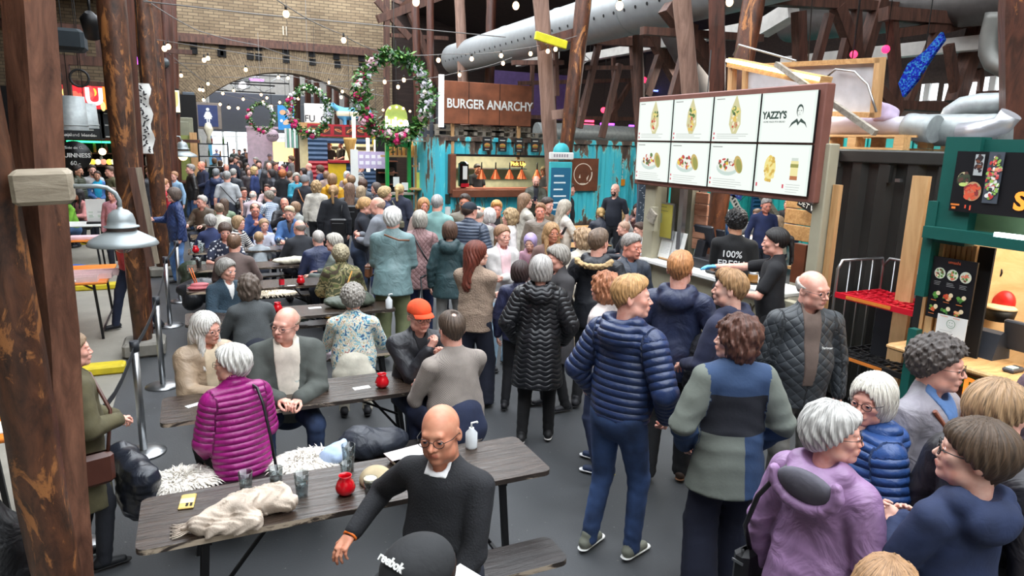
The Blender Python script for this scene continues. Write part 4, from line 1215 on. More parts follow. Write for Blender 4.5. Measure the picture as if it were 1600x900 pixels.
def vpost(px0,py0,px1,py1,y,dy=0.0):
 """foot on the floor below pixel 0, head at pixel 1 carried on upwards"""
 a=P(px0,py0,y);b=P(px1,py1,y+dy);d=(b-a).normalized()
 return a-d*(a.z/d.z),b+d*((7.4-b.z)/d.z if b.z<7.4 else 0)
YP1=3.35
a,b=vpost(88,900,-70,0,YP1);post(a,b,.098,.105,'huge round log post at the near left edge, stained dark brown with bare scraped patches',M_NEAR,1)
a,b=vpost(108,860,44,0,YP1+.16);post(a,b,.074,.082,'square brown timber standing tight against the huge round log at the near left edge',M_NEAR2,2,True)
a,b=vpost(226,556,173,0,9.2);post(a,b,.105,.185,'thick round post on a concrete footing behind the grey pendant lamp',M_NEAR,3)
a,b=vpost(224,470,190,0,9.45);post(a,b,.07,.115,'square timber bolted to the right side of the thick round post behind the grey lamp',M_POST,4,True)
a,b=vpost(257,434,222,0,14.4);post(a,b,.12,.18,'round red brown post beside the woman who holds up a phone',M_NEAR,5)
a,b=vpost(266,390,238,0,17.6);post(a,b,.12,.17,'slimmer red brown post just right of the banner and the phone woman post',M_POST2,6)
a,b=vpost(273,372,255,0,21.0);post(a,b,.16,.20,'red brown post farther back that carries the small dark speaker ball',M_POST,7)
a,b=vpost(279,352,266,0,24.6);post(a,b,.15,.17,'thin red post at the far end of the left row by the brick wall',M_POST,8)
for i,(x,y)in enumerate(((fl(228,556,9.2).x,9.2),(-.6,14.4),(fl(266,390,17.6).x,17.6))):
 mb=BX((0,0,.09),(.46,.46,.18),bev=.03)
 tag(mb.put('concrete_footing',M_CONC,None,loc=(x,y,0)),['grey concrete block under the thick post behind the grey lamp','grey concrete block under the post by the phone woman','grey concrete block under the slimmer post right of the phone woman'][i],'footing','concrete footings')
 # right row
a,b=vpost(872,345,912,0,10.9);post(a,b,.115,.15,'reddish round post leaning right beside the turquoise menu board',M_POST2,11)
a,b=vpost(868,330,845,0,11.6);post(a,b,.13,.145,'pale grey round log leaning left behind the turquoise menu board',M_PALE,12)
a,b=vpost(1098,470,1178,0,7.0);post(a,b,.115,.15,'charred orange brown log that leans through the wrap stall behind the counter',M_POST2,13)
a,b=vpost(1100,400,1066,0,8.3);post(a,b,.12,.135,'pale brown round log rising behind the left screens of the wrap stall',M_PALE,14)
a,b=vpost(1122,300,1120,0,7.6);post(a,b,.10,.12,'square brown timber rising behind the middle screens of the wrap stall',M_POST,15,True)
a,b=vpost(1580,500,1590,0,3.9);post(a,b,.11,.13,'red brown square timber at the right edge above the green stall',M_POST,16,True)
a,b=vpost(674,300,672,0,20.8);post(a,b,.10,.11,'thin red post left of the burger sign',M_POST,17)
a,b=vpost(732,300,718,0,20.6);post(a,b,.16,.16,'pale leaning log behind the middle of the burger sign',M_PALE,18)
a,b=vpost(760,300,768,0,20.7);post(a,b,.16,.16,'red brown log behind the right half of the burger sign',M_POST,19)
a,b=vpost(656,300,649,0,22.5);post(a,b,.13,.13,'brown post in the dark just right of the big flower wreath',M_POST,20)
a,b=vpost(1003,300,996,40,12.6);post(a,b,.11,.11,'dark post standing at the right end of the turquoise container',M_BEAM,21)
for i,px in enumerate((466,480,497,513,528,541)):
 a,b=vpost(px,260,px-3+(i%2)*4,118,34+i*1.5);b.z=7
 tag(to_origin(log_mesh(a,b,.15,.15,30+i),a).put('timber_post',M_POST,None,loc=a),'brown round post in the far hall seen through the arch, %s from the left'%('first','second','third','fourth','fifth','sixth')[i],'post','posts in the far hall')
 # short braces of the right posts
mb=to_origin(BM(P(842,70,11.2),P(905,52,11.0),.16,.2),P(842,70,11.2))
tag(mb.put('timber_brace',M_POST,None,loc=P(842,70,11.2)),'short brown beam joining the pale and the red leaning posts under the yellow box','beam')
mb=to_origin(BM(P(862,180,11.2),P(906,174,11.0),.14,.16),P(862,180,11.2))
tag(mb.put('timber_brace',M_PALE,None,loc=P(862,180,11.2)),'short pale beam joining the two leaning posts halfway up','beam')
mb=BX((0,0,0),(.62,.05,.14),RY(.18),bev=.01)
tag(mb.put('yellow_sign_box',plain('yellow plastic',(214,206,40),.5),None,loc=P(861,63,10.85)),'small yellow box fixed to the beam between the leaning posts','box')
# ---------------------------------------------------------------- roof trusses of the right aisle (beams between pixels on a plane)
def truss(label,y,beams,mat=M_BEAM,group=None,cat='truss',name='roof_truss',nm='beam'):
 org=P(beams[0][0],beams[0][1],y)
 t=empty(name,org,label,cat,group)
 for(x0,y0,x1,y1,w)in beams:
  a,b=P(x0,y0,y),P(x1,y1,y)
  wd=w*.9*y/ray(x0,y0).y/F_PX
  mb=MB();mb.beam((0,0,0),b-a,wd,wd*1.1,rng.uniform(-.1,.1));mb.put(nm,mat,t,loc=a-org)
 return t
truss('dark timber truss above the turquoise container with a long sloping chord',15.0,[(858,60,1075,70,13),(985,0,1060,130,16),(990,36,1002,215,15),(940,215,968,100,9),(905,200,935,70,9),(1045,60,1100,60,10),(800,98,880,98,7),(1010,150,1040,60,12),(915,106,990,106,6),(870,150,868,80,7)])
truss('dark timber truss right of the pale log behind the wrap stall screens',10.2,[(1040,10,1135,130,22),(1052,150,1083,38,14),(1003,48,1190,60,12),(1095,10,1240,-8,16)])
truss('dark timber truss above the white panel of the wrap stall',8.6,[(1200,0,1400,12,16),(1250,110,1248,18,17),(1272,110,1296,22,12),(1308,10,1350,120,19),(1308,120,1325,50,11),(1341,150,1338,8,12),(1345,100,1378,-10,19)])
truss('large dark timber truss with crossed struts before the high window',7.6,[(1380,22,1600,38,20),(1402,160,1393,22,14),(1340,100,1402,178,17),(1418,160,1462,52,12),(1482,70,1495,156,13),(1492,160,1545,-10,23),(1400,52,1540,32,14),(1368,162,1500,170,14),(1530,150,1528,108,12),(1555,150,1575,112,12),(1462,50,1580,18,12)])
truss('small dim timber frame far back above the burger container',20.0,[(800,182,990,186,6),(866,215,864,100,7),(830,170,832,100,6),(900,190,930,100,6),(950,190,985,130,7),(1015,205,1000,100,8),(810,130,1000,125,6),(958,80,962,190,6)])
truss('dark timber frame under the roof right of the brick wall',24.0,[(604,0,604,200,9),(700,-10,590,30,12),(588,0,640,60,10),(610,55,700,60,6),(640,20,690,140,9)])
# timber gallery on the left above the bar
truss('brown timber gallery frame above the bar at the left',16.5,[(64,92,166,97,14),(60,40,160,46,10),(66,125,168,132,7),(101,95,108,160,12),(125,45,128,95,13),(84,92,88,125,6),(150,30,155,90,8)])
truss('upper timber rail between the left posts',20.0,[(200,76,300,82,7),(130,50,205,55,8)])
t=empty('wooden_bracket_block',P(66,292,3.2),'pale sawn timber block bolted to the near left post and carrying the lamp','bracket')
mb=BX((0,.03,0),(.20,.22,.13),RZ(.1)@RY(-.04),bev=.015);mb.put('block',wood('sawn pale block',(128,116,98),(170,158,138),.7,(2,14,14)),t)
# dark plank and pale square post leaning by the thick post
mb=to_origin(BM(P(205,262,9.0),P(236,416,9.0),.08,.05),P(205,262,9.0));tag(mb.put('leaning_plank',M_BEAM,None,loc=P(205,262,9.0)),'dark narrow plank leaning beside the thick left post','plank')
mb=to_origin(BM(P(214,262,9.1),P(243,412,9.1),.09,.05),P(214,262,9.1));tag(mb.put('leaning_plank',wood('pale plank',(120,108,92),(160,148,130),.7),None,loc=P(214,262,9.1)),'pale grey plank leaning beside the dark narrow plank','plank')
# ---------------------------------------------------------------- corrugated containers
def rust_teal(name):
 m,nt,b=newmat(name)
 tc=N(nt,'ShaderNodeTexCoord');mp=N(nt,'ShaderNodeMapping');mp.inputs['Scale'].default_value=(2.2,2.2,.55);nt.links.new(tc.outputs['Object'],mp.inputs[0])
 n1=N(nt,'ShaderNodeTexNoise',i_Scale=1.5,i_Detail=7.0,i_Roughness=.6,i_Distortion=.5);nt.links.new(mp.outputs[0],n1 .inputs[0])
 sep=N(nt,'ShaderNodeSeparateXYZ');nt.links.new(tc.outputs['Object'],sep.inputs[0])
 # the wear gathers along the top and bottom rails
 e=math_n(nt,'MULTIPLY',math_n(nt,'POWER',math_n(nt,'ABSOLUTE',math_n(nt,'DIVIDE',math_n(nt,'SUBTRACT',sep.outputs[2],1.55),1.25)),4.0),.20)
 s=math_n(nt,'ADD',n1 .outputs[0],e)
 r=ramp(nt,[(.55,lin((66,190,208))),(.585,lin((120,214,216))),(.60,lin((118,96,80))),(.68,lin((70,58,52)))]);nt.links.new(s,r.inputs[0])
 nt.links.new(r.outputs[0],b.inputs['Base Color']);b.inputs['Roughness'].default_value=.5
 bump(nt,b,n1 .outputs[0],.2,.01);return m
M_TEAL=rust_teal('worn turquoise container paint')
M_BLK=plain('black container paint',(38,38,36),.5,.1,var=.2,scale=4,bmp=.12)
def corrugated(length,z0,z1,pitch=.28,depth=.04,hole=None,vertical=True):
 """panel in local x (0..length), facing -Y; hole=(x0,x1,za,zb)"""
 mb=MB();xs=[];x=0;k=0
 prof=[(0,0),(.34,0),(.5,1),(.84,1)]
 while x<length:
  for f,d in prof:
   if x+f*pitch<length:xs.append((x+f*pitch,d*depth))
  x+=pitch
 xs.append((length,0))
 def strip(za,zb,pts):
  for(xa,da),(xb,db)in zip(pts[:-1],pts[1:]):mb._add([(xa,da,za),(xb,db,za),(xb,db,zb),(xa,da,zb)],[(0,1,2,3)])
 if hole is None:strip(z0,z1,xs)
 else:
  hx0,hx1,ha,hb=hole
  strip(z0,ha,xs);strip(hb,z1,xs)
  strip(ha,hb,[p for p in xs if p[0]<=hx0]);strip(ha,hb,[p for p in xs if p[0]>=hx1])
 return mb
 # --- turquoise burger container (faces the camera)
YB=17.8
cx0,cx1=P(688,215,YB).x,P(1004,224,YB).x;LB=cx1-cx0;ZT_=2.76
hx0,hx1=P(708,270,YB).x-cx0,P(868,270,YB).x-cx0;hz0,hz1=P(780,299,YB).z,P(780,245,YB).z
c=empty('burger_container',(cx0,YB,0),'worn turquoise shipping container with a long serving window under the burger sign','container')
corrugated(LB,.12,ZT_-.1,.30,.045,(hx0,hx1,hz0,hz1)).put('front_panel',M_TEAL,c)
BX((LB/2,.02,ZT_-.05),(LB,.14,.12),bev=.01).put('top_rail',M_TEAL,c)
BX((LB/2,.02,.08),(LB,.14,.16),bev=.01).put('bottom_rail',M_TEAL,c)
for x in(.06,LB-.06):BX((x,.02,ZT_/2),(.14,.16,ZT_),bev=.01).put('corner_post',M_TEAL,c)
BX((LB/2,1.22,ZT_+.0),(LB,2.44,.05)).put('roof_panel',M_TEAL,c)
for x in(0,LB):BX((x,1.22,ZT_/2),(.04,2.4,ZT_)).put('end_panel',M_TEAL,c)
BX((LB/2,2.4,ZT_/2),(LB,.04,ZT_)).put('back_panel',plain('cream kitchen wall',(206,200,170),.5),c)
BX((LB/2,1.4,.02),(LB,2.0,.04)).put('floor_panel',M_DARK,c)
M_RUSTB=plain('rust brown wood',(112,62,40),.55,var=.2,scale=5)
W=hx1-hx0
for nm,cc,dd in(('frame_side',(hx0-.06,-.06,(hz0+hz1)/2),(.16,.26,hz1-hz0+.1)),('frame_bottom',(hx0+W/2,-.10,hz0-.04),(W+.2,.40,.20)),('frame_top',(hx0+W/2,-.04,hz1+.03),(W+.2,.16,.06))):
 BX(cc,dd,bev=.01).put(nm,M_RUSTB if nm!='frame_top' else M_BLACKM,c)
BX((hx0+W/2,.20,hz0+.07),(W,.5,.03)).put('worktop',plain('steel counter',(190,120,100),.3,.6),c)
BX((hx0+W/2,2.1,hz0+.55),(W,.4,.03)).put('wall_shelf',M_STEEL,c)
for i,px in enumerate((755,777,799,818,842)):
 q=P(px,272,YB);x=q.x-cx0
 l=empty('heat_lamp',(cx0+x,YB+.12,q.z),'copper heat lamp over the burger hatch, %s from the left'%('first','second','third','fourth','fifth')[i],'lamp','copper heat lamps')
 LT([(.14,-.14),(.125,-.10),(.06,.04),(.035,.10),(.03,.12)],n=16,cap=False).put('lamp_shade',plain('copper',(206,98,52),.3,.6,bmp=0),l)
 TB([(0,0,.12),(0,0,.32)],.018,6).put('rod',M_BLACKM,l)
 BL((0,0,-.06),.05).put('bulb',emis('heat bulb',(255,190,120),6),l)
kl=bpy.data.lights.new('hatch_light','AREA');kl.energy=60;kl.size=2.4;kl.size_y=.3;kl.shape='RECTANGLE';kl.color=(1,.92,.72)
ko=bpy.data.objects.new('hatch_light',kl);COL.objects.link(ko);ko.location=(cx0+hx0+W/2,YB+.9,ZT_-.12)
s=P(808,256,YB);sg=tag(BX((0,0,0),(.42,.03,.16),bev=.01).put('pick_up_sign',M_RUSTB,None,loc=s+Vector((0,-.05,0))),'small dark board with yellow lettering hanging in the burger hatch','sign')
text('lettering','Pick Up',.15,emis('yellow led',(250,210,90),1.6),sg,(0,-.02,0),WALL_Y,.004,.003)
q=P(727,292,YB);d_=empty('drinks_dispenser',(q.x,YB+.06,hz0+.09),'tall black rounded drinks dispenser at the left of the burger hatch','dispenser')
BX((0,.1,.36),(.26,.24,.72),bev=.06).put('body',plain('black gloss',(18,18,20),.2,bmp=0),d_)
BX((0,-.03,.42),(.13,.01,.36)).put('label_panel',M_WHITE,d_);BX((.0,-.03,.08),(.24,.02,.10)).put('base_panel',plain('red gloss',(176,24,40),.3),d_)
# board with a round mark
q0,q1=P(757,247,YB),P(925,299,YB)
q0=P(890,247,YB);q1=P(931,298,YB)
bw,bh=q1 .x-q0 .x,q0 .z-q1 .z
bd=empty('mark_board',(q0 .x,YB-.06,q1 .z),'rust brown steel board with a white ring mark on the turquoise container','sign')
BX((bw/2,0,bh/2),(bw,.05,bh),bev=.005).put('board',plain('rusted steel',(104,58,36),.7,.2,var=.25,scale=3),bd)
A_=Art();A_.ring(bw*.45,bh*.52,bh*.31,bh*.335,(230,214,196),26,.4,5.4);A_.ring(bw*.45,bh*.52,bh*.30,bh*.335,(230,214,196),10,5.5,6.5)
A_.poly([(bw*.58,bh*.40),(bw*.66,bh*.50),(bw*.60,bh*.30)],(230,214,196));A_.poly([(bw*.30,bh*.40),(bw*.34,bh*.52),(bw*.36,bh*.40)],(230,214,196));A_.rect(bw*.36,bh*.22,bw*.54,bh*.24,(230,214,196))
A_.pr(bd,(0,-.027,0),WALL_Y)
# four small burger posters above the hatch
for i,(px,py)in enumerate(((761,225),(785,226),(811,227),(836,227))):
 q=P(px,py,YB-.12);t=empty('burger_poster',q,'small black burger poster over the hatch, %s from the left'%('first','second','third','fourth')[i],'poster','burger posters')
 BX((0,0,0),(.25,.02,.38)).put('panel',plain('black card',(30,32,36),.5),t)
 A_=Art();A_.oval(0,-.02,.085,.05,(206,140,72));A_.oval(0,-.05,.085,.03,(120,150,60));A_.oval(0,-.07,.08,.025,(150,84,44));A_.rect(-.08,.10,.08,.125,(220,220,214));A_.rect(-.06,-.15,.06,-.135,(200,200,190))
 A_.pr(t,(0,-.012,0),WALL_Y)
 # letters stencilled vertically at the right
for i,ch in enumerate('2212'):text('stencil',ch,.16,M_WHITE,c,(P(988,0,YB).x-cx0,-.02,2.2-i*.17),WALL_Y,.002)
for i,ch in enumerate('EROLDK'):text('stencil',ch,.14,plain('faded stencil',(150,180,182),.6),c,(P(973,0,YB).x-cx0,-.02,2.05-i*.19),WALL_Y,.002)
BX((P(990,0,YB).x-cx0,-.01,1.55),(.14,.01,.2)).put('hazard_label',plain('orange label',(222,140,30),.5),c)
# turquoise menu board in front of the posts
q0,q1=P(858,264,10.5),P(890,340,10.5)
mbd=empty('menu_board',(q0 .x,10.5,0),'tall turquoise menu board with white text leaning on the leaning posts','sign')
bw=q1 .x-q0 .x
BX((bw/2,0,1.35),(bw,.04,2.0),bev=.01).put('board',plain('turquoise board',(64,178,186),.5),mbd)
A_=Art();A_.rect(.03,.45,bw-.03,2.25,(30,98,132))
for k in range(14):A_.rect(bw*.2,2.1-k*.115,bw*rng.uniform(.6,.85),2.125-k*.115,(214,230,232),0 if k else.0006)
A_.pr(mbd,(0,-.022,0),WALL_Y)
BX((bw/2,-.01,2.45),(bw*1.05,.05,.12),bev=.01).put('header',M_WHITE,mbd);LT([(.001,-.02),(.15,-.02),(.15,.02),(.001,.02)],(bw/2,0,2.52),14,RX(PI/2)).put('crest',plain('turquoise board',(64,178,186),.5),mbd)
A_=Art();[A_.rect(.06+.05*k,2.43,.09+.05*k,2.48,(150,140,150),0 if k else.0006)for k in range(6)];A_.pr(mbd,(0,-.037,0),WALL_Y)
# BURGER sign board, pallets on the roof
q0,q1=P(691,126,YB),P(826,198,YB);bw,bh=q1 .x-q0 .x,q0 .z-q1 .z
sg=empty('burger_sign',(q0 .x,YB-.1,q1 .z),'large rusty brown steel sign board lettered in white above the turquoise container','sign')
BX((bw/2,0,bh/2),(bw,.08,bh),bev=.01).put('board',plain('rusted sign steel',(128,74,48),.65,.1,var=.4,scale=2.2,bmp=.3),sg)
for x in(.7,1.6):BX((x,-.045,bh/2),(.012,.01,bh)).put('seam',M_DARK,sg)
text('lettering','BURGER ANARCHY',.335,M_WHITE,sg,(bw*.52,-.05,bh*.47),WALL_Y,.006,.006,wx=.86)
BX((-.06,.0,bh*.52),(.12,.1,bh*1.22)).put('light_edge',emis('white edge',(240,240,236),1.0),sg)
for x in(.3,bw-.3):BX((x,.12,bh*.3-.35),(.08,.08,bh+.7)).put('support_post',M_PINEV,sg)
def pallet(loc,label,group=None,rz=0,mat=M_GREYW,L=1.2,D=.8):
 t=empty('pallet',loc,label,'pallet',group,rz)
 for k in range(5):BX((0,-D/2+.05+k*(D-.1)/4,.133),(L,.10,.02)).put('board',mat,t)
 for k in range(3):BX((0,-D/2+.05+k*(D-.1)/2,.01),(L,.10,.02)).put('board',mat,t)
 for x in(-L/2+.05,0,L/2-.05):
  for y in(-D/2+.05,0,D/2-.05):BX((x,y,.072),(.10,.10,.10)).put('block',mat,t)
 return t
for i,(px,k)in enumerate(((706,0),(706,1),(748,0),(748,1),(790,0),(790,1),(829,0))):
 q=P(px,210,YB+.5);pallet((q.x,YB+.5,ZT_+.03+k*.15),'grey weathered pallet on the turquoise roof, %s stack, %s'%(('leftmost','','second','','third','','rightmost')[i-k]or 'x','upper' if k else 'lower'),'roof pallets')
t=empty('black_pallet',P(678,180,YB+.3),'dark grey upright pallet beside the burger sign','pallet')
q0,q1=P(665,213,YB+.3),P(690,170,YB+.3)
for k in range(4):BX((-.25+k*.18,0,0),(.10,.03,1.15)).put('board',plain('dark grey wood',(52,56,64),.7),t)
for z in(-.45,.45):BX((0,.05,z),(.7,.06,.1)).put('crosspiece',plain('dark grey wood',(52,56,64),.7),t)
# --- green juice stall left of the container, with its awning and timber shelves
YG=19.6
gx0,gx1=P(606,300,YG).x,P(645,300,YG).x
g=empty('green_stall',(gx0,YG,0),'bright green kiosk with an open counter and pinned price cards left of the turquoise container','stall')
GW=P(640,300,YG).x-gx0
M_GRN=plain('bright green paint',(24,138,58),.45,bmp=.05)
BX((GW/2,.05,.55),(GW,.1,1.1)).put('front_panel',M_GRN,g);BX((GW/2,-.05,1.12),(GW+.1,.5,.05)).put('counter',M_GREYW,g)
for x in(0,GW):BX((x,.05,1.3),(.09,.12,2.6)).put('post',M_GRN,g)
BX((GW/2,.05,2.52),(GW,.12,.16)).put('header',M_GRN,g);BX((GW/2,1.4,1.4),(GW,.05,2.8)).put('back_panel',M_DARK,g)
for k in range(3):BX((GW/2,1.2,1.3+k*.35),(GW-.1,.3,.03)).put('shelf',M_RUSTB,g)
for(x,z,w_,h_,c_)in((.25,1.45,.18,.28,M_WHITE),(.55,1.32,.28,.22,M_WHITE),(1.0,1.45,.28,.55,plain('yellow card',(206,206,96),.5)),(1.05,1.9,.26,.22,M_WHITE)):
 BX((x,.0,z),(w_,.01,h_)).put('price_card',c_,g)
 # awning of grey timber
q0,q1=P(608,218,YG-.5),P(690,214,YG-.5)
aw=empty('timber_awning',(q0 .x,YG-.5,q0 .z),'grey weathered timber awning frame between the green kiosk and the container','awning')
AW_=q1 .x-q0 .x
for k in range(5):BX((AW_/2,-.1+k*.16,-.02),(AW_,.10,.03)).put('plank',M_GREYW,aw)
for k in range(6):BX((AW_*k/5,.1,.16),(.06,.06,.34)).put('upright',M_GALV,aw)
for z in(.10,.32):TB([(0,.1,z),(AW_,.1,z)],.022,6).put('rail',M_GALV,aw)
# timber partition with screens between
q0,q1=P(645,250,YG+.1),P(690,400,YG+.1)
pt=empty('bottle_partition',(q0 .x,YG+.15,0),'brown timber partition with a shutter panel beside the green kiosk','partition')
for k in range(5):BX((.1+k*.18,0,1.25),(.06,.06,2.5)).put('slat',M_POST if k%2 else M_PINEV,pt)
for z in(.5,1.1,1.9):BX((.5,.03,z),(1.0,.05,.06)).put('rail',M_PINEV,pt)
BX((1.15,.1,1.2),(.08,.1,2.4)).put('steel_post',M_GALV,pt)
BX((.55,-.1,1.25),(1.4,.5,.04)).put('ledge',M_PINE,pt)
q=P(684,311,YB);crd=BX((0,0,0),(.22,.01,.26));tag(crd.put('notice_card',plain('dark card',(30,54,48),.5),None,loc=(q.x+.25,YB-.01,q.z)),'small dark notice on the left end of the turquoise container','notice')
tag(BX((0,0,0),(.22,.01,.30)).put('notice_paper',M_WHITE,None,loc=(q.x+.25,YB-.01,q.z-.36)),'white paper notice below the dark notice on the turquoise container','notice')
# lit sign with bottles under the big wreath
q0,q1=P(602,201,YG+.6),P(636,168,YG+.6);
ls=empty('juice_sign',((q0 .x+q1 .x)/2,YG+.6,q0 .z),'glowing pale green arched sign seen through the big flower wreath','sign')
sw=q1 .x-q0 .x
pts=[(-sw/2,0),(sw/2,0),(sw/2,.35)]+[(sw/2*cos(a),.35+.35*sin(a))for a in[PI*k/10 for k in range(1,10)]]+[(-sw/2,.35)]
MB().prism(pts,-.04,.04,WALL_Y).put('board',plain('pale green panel',(152,170,84),.5),ls)
text('lettering','Juice',.38,emis('warm white neon',(255,246,214),5),ls,(0,-.06,.2),WALL_Y,.01,.006)
for k in range(5):BL((-.4+.2*k,-.06,.52+.10*sin(PI*k/4)),.035).put('bulb',M_BULB,ls)
t=empty('bottle_row',(q0 .x-.1,YG+.3,q0 .z-.75),'row of amber bottles on a wooden shelf below the glowing green sign','shelf')
BX((.8,0,-.03),(1.8,.22,.05)).put('shelf_board',M_PINE,t)
amb=plain('amber bottle',(214,158,90),.2,bmp=0)
bm_=LT([(.001,0),(.045,0),(.05,.02),(.05,.26),(.02,.34),(.02,.44),(.001,.44)],n=10).mesh('bottle')
for k in range(13):link('bottle',bm_,t,amb if True else None,loc=(.05+k*.13,0,0))
for i,(px,py,ln,w_)in enumerate(((575,262,1.0,.05),(553,230,1.1,.05),(588,262,.9,.07))):
 q=P(px,py-20,YG+1.5)
 tag(TB([(0,0,-ln/2),(0,0,ln/2)],w_,8).put('tube_light',emis('warm tube',(255,236,196),3),None,loc=q),['warm white light tube under the big wreath at its left','warm light tube beside the ice cream cone','short warm light tube right of the ice cream cone'][i],'lamp')
q=P(536+8,222,YG+1.2);t=empty('ice_cream_cone_sign',P(547,222,YG+1.2),'oversized golden ice cream cone hanging point down under the wreath','sign')
LT([(.001,-.70),(.19,.05),(.20,.12),(.001,.13)],n=14).put('cone',wood('waffle',(190,140,70),(226,180,104),.6),t)
t=empty('ice_cream_menu',P(577,250,YG+.9),'tall narrow lilac and white price board beside the striped stall','sign')
BX((0,0,0),(1.0,.04,.5)).put('panel',plain('lilac panel',(188,172,206),.5),t);BX((-.45,-.03,-.35),(.22,.04,1.3)).put('side_panel',M_WHITE,t)
A_=Art();[A_.rect(-.3+(k%4)*.18,.05-(k//4)*.18,-.18+(k%4)*.18,.15-(k//4)*.18,(236,232,240),0 if k else.0006)for k in range(8)];A_.pr(t,(0,-.022,0),WALL_Y)
# --- striped sausage container by the arch
YS=28.0
sx0,sx1=P(482,260,YS).x,P(604,260,YS).x;SW=sx1-sx0
st_=empty('striped_container',(sx0,YS,0),'blue, red and yellow striped container stall with a lit kitchen hatch before the arch','container')
BLU,REDM,YELM=plain('slate blue paint',(58,84,116),.5),plain('brick red paint',(172,30,44),.5),plain('golden paint',(218,178,26),.5)
hz0_,hz1_=P(560,250,YS).z,P(560,227,YS).z;zt=P(540,210,YS).z;hx=P(512,250,YS).x-sx0
def hcorr(mb,x0,x1,z0,z1,p=.16):
 n=max(1,int((z1-z0)/p))
 for k in range(n):
  za=z0+(z1-z0)*k/n;zb=z0+(z1-z0)*(k+1)/n;zm=(za+zb)/2
  mb._add([(x0,0,za),(x1,0,za),(x1,-.05,zm),(x0,-.05,zm),(x0,0,zb),(x1,0,zb)],[(0,1,2,3),(3,2,5,4)])
for(x0,x1,z0,z1,m)in((0,hx,1.75,zt-.15,BLU),(0,hx,0,1.75,REDM),(hx,SW,0,hz0_-.1,BLU),(hx,SW,hz1_+.05,zt-.15,BLU)):
 mb=MB();hcorr(mb,x0,x1,z0,z1);mb.put('corrugated_panel',m,st_)
BX((hx+.35,-.07,hz0_-.65),(.7,.02,1.0)).put('yellow_panel',YELM,st_);BX((SW-.3,-.07,hz1_+.2),(.6,.02,.3)).put('yellow_panel',YELM,st_)
BX((hx+(SW-hx)/2,-.05,hz0_-.06),(SW-hx,.3,.1)).put('counter',REDM,st_)
BX((SW/2,2.3,1.5),(SW,.05,3.0)).put('back_panel',plain('cream kitchen wall',(206,200,170),.5),st_);BX((SW/2,1.2,zt),(SW,2.4,.05)).put('roof_panel',BLU,st_)
BX((SW/2,-.04,zt+.14),(SW,.06,.46)).put('fascia',REDM,st_)
for k in range(7):
 A_=Art();x=.12+k*SW/7;A_.rect(x,zt-.02,x+SW/7-.14,zt+.3,(84,40,34));A_.oval(x+.16,zt+.14,.14,.05,(214,150,90),a=.6 if k%2 else-.3);A_.oval(x+.17,zt+.14,.10,.03,(168,60,44),a=.6 if k%2 else-.3)
 A_.put('food_print',painted('print'),st_,(0,-.075,0),WALL_Y)
kl=bpy.data.lights.new('stall_light','AREA');kl.energy=70;kl.size=2.0;kl.size_y=.4;kl.shape='RECTANGLE';kl.color=(1,.88,.62)
ko=bpy.data.objects.new('stall_light',kl);COL.objects.link(ko);ko.location=(sx0+hx+(SW-hx)/2,YS+1.2,zt-.15)
BX((hx+(SW-hx)*.5,2.1,hz0_+.5),(SW-hx,.3,.03)).put('wall_shelf',M_STEEL,st_)
# painted cow on the roof
q=P(540,207,YS+.6)
cow=[cone((-.55,0,.95),(.60,0,.98),.30,.30,k=.1),cone((-.62,0,1.1),(-1.02,0,1.30),.17,.12,k=.08),cone((-1.0,0,1.32),(-1.28,0,1.16),.13,.09,k=.05),cone((-1.02,.12,1.42),(-1.04,.24,1.44),.04,.03,k=.03),cone((-1.02,-.12,1.42),(-1.04,-.24,1.44),.04,.03,k=.03),cone((.78,0,1.1),(.90,0,.55),.035,.03,k=.03)]
for x in(-.48,.60):
 for y in(-.16,.16):cow+=[cone((x,y,.85),(x+.03,y,.45),.10,.06,k=.08),cone((x+.03,y,.45),(x,y,.04),.055,.05,k=.03)]
m,nt,b_=newmat('banded paint');tc=N(nt,'ShaderNodeTexCoord');sp_=N(nt,'ShaderNodeSeparateXYZ');nt.links.new(tc.outputs['Object'],sp_.inputs[0])
rr=ramp(nt,[(0,lin((104,178,214))),(.68/1.6,lin((104,178,214))),(.83/1.6,lin((240,226,196))),(1.06/1.6,lin((104,178,214)))],'CONSTANT');nt.links.new(math_n(nt,'DIVIDE',sp_.outputs[2],1.6),rr.inputs[0]);nt.links.new(rr.outputs[0],b_.inputs['Base Color'])
tag(soft('cow_figure',cow,.035,m,None,loc=(q.x+.35,YS+.6,zt+.03),scale=.82),'life size cow figure painted in pale blue and cream bands on the striped stall roof','statue')
t=empty('funk_banner',P(494,184,YS+1),'white hanging banner with dark capitals behind the second wreath','banner')
BX((0,0,0),(.9,.03,1.1)).put('cloth',M_WHITE,t);text('lettering','FU  O',.36,plain('ink',(48,48,54),.6),t,(0,-.02,-.05),WALL_Y,.003,.004)
t=empty('blue_food_poster',P(447,184,YS+1.2),'bright blue food poster behind the left edge of the second wreath','poster')
BX((0,0,0),(.62,.03,.95)).put('panel',plain('bright blue',(50,140,206),.5),t)
A_=Art();A_.oval(-.12,.2,.12,.1,(230,170,130));A_.oval(.14,.22,.11,.09,(230,190,150));A_.oval(.05,-.15,.2,.1,(222,190,160),a=.5);A_.oval(-.18,-.12,.06,.06,(240,240,240));A_.pr(t,(0,-.017,0),WALL_Y)
t=empty('crate_stack',P(485,206,YS+.5),'pale wooden crate on the roof beside the banded cow','crate');BX((0,0,.1),(.9,.5,.5)).put('crate',M_PINE,t)
tag(TB([(-.6,0,0),(.7,0,0)],.2,12).put('roof_duct',M_GALV,None,loc=P(548,203,YS+1.0)),'short grey duct lying under the cow figure','duct')
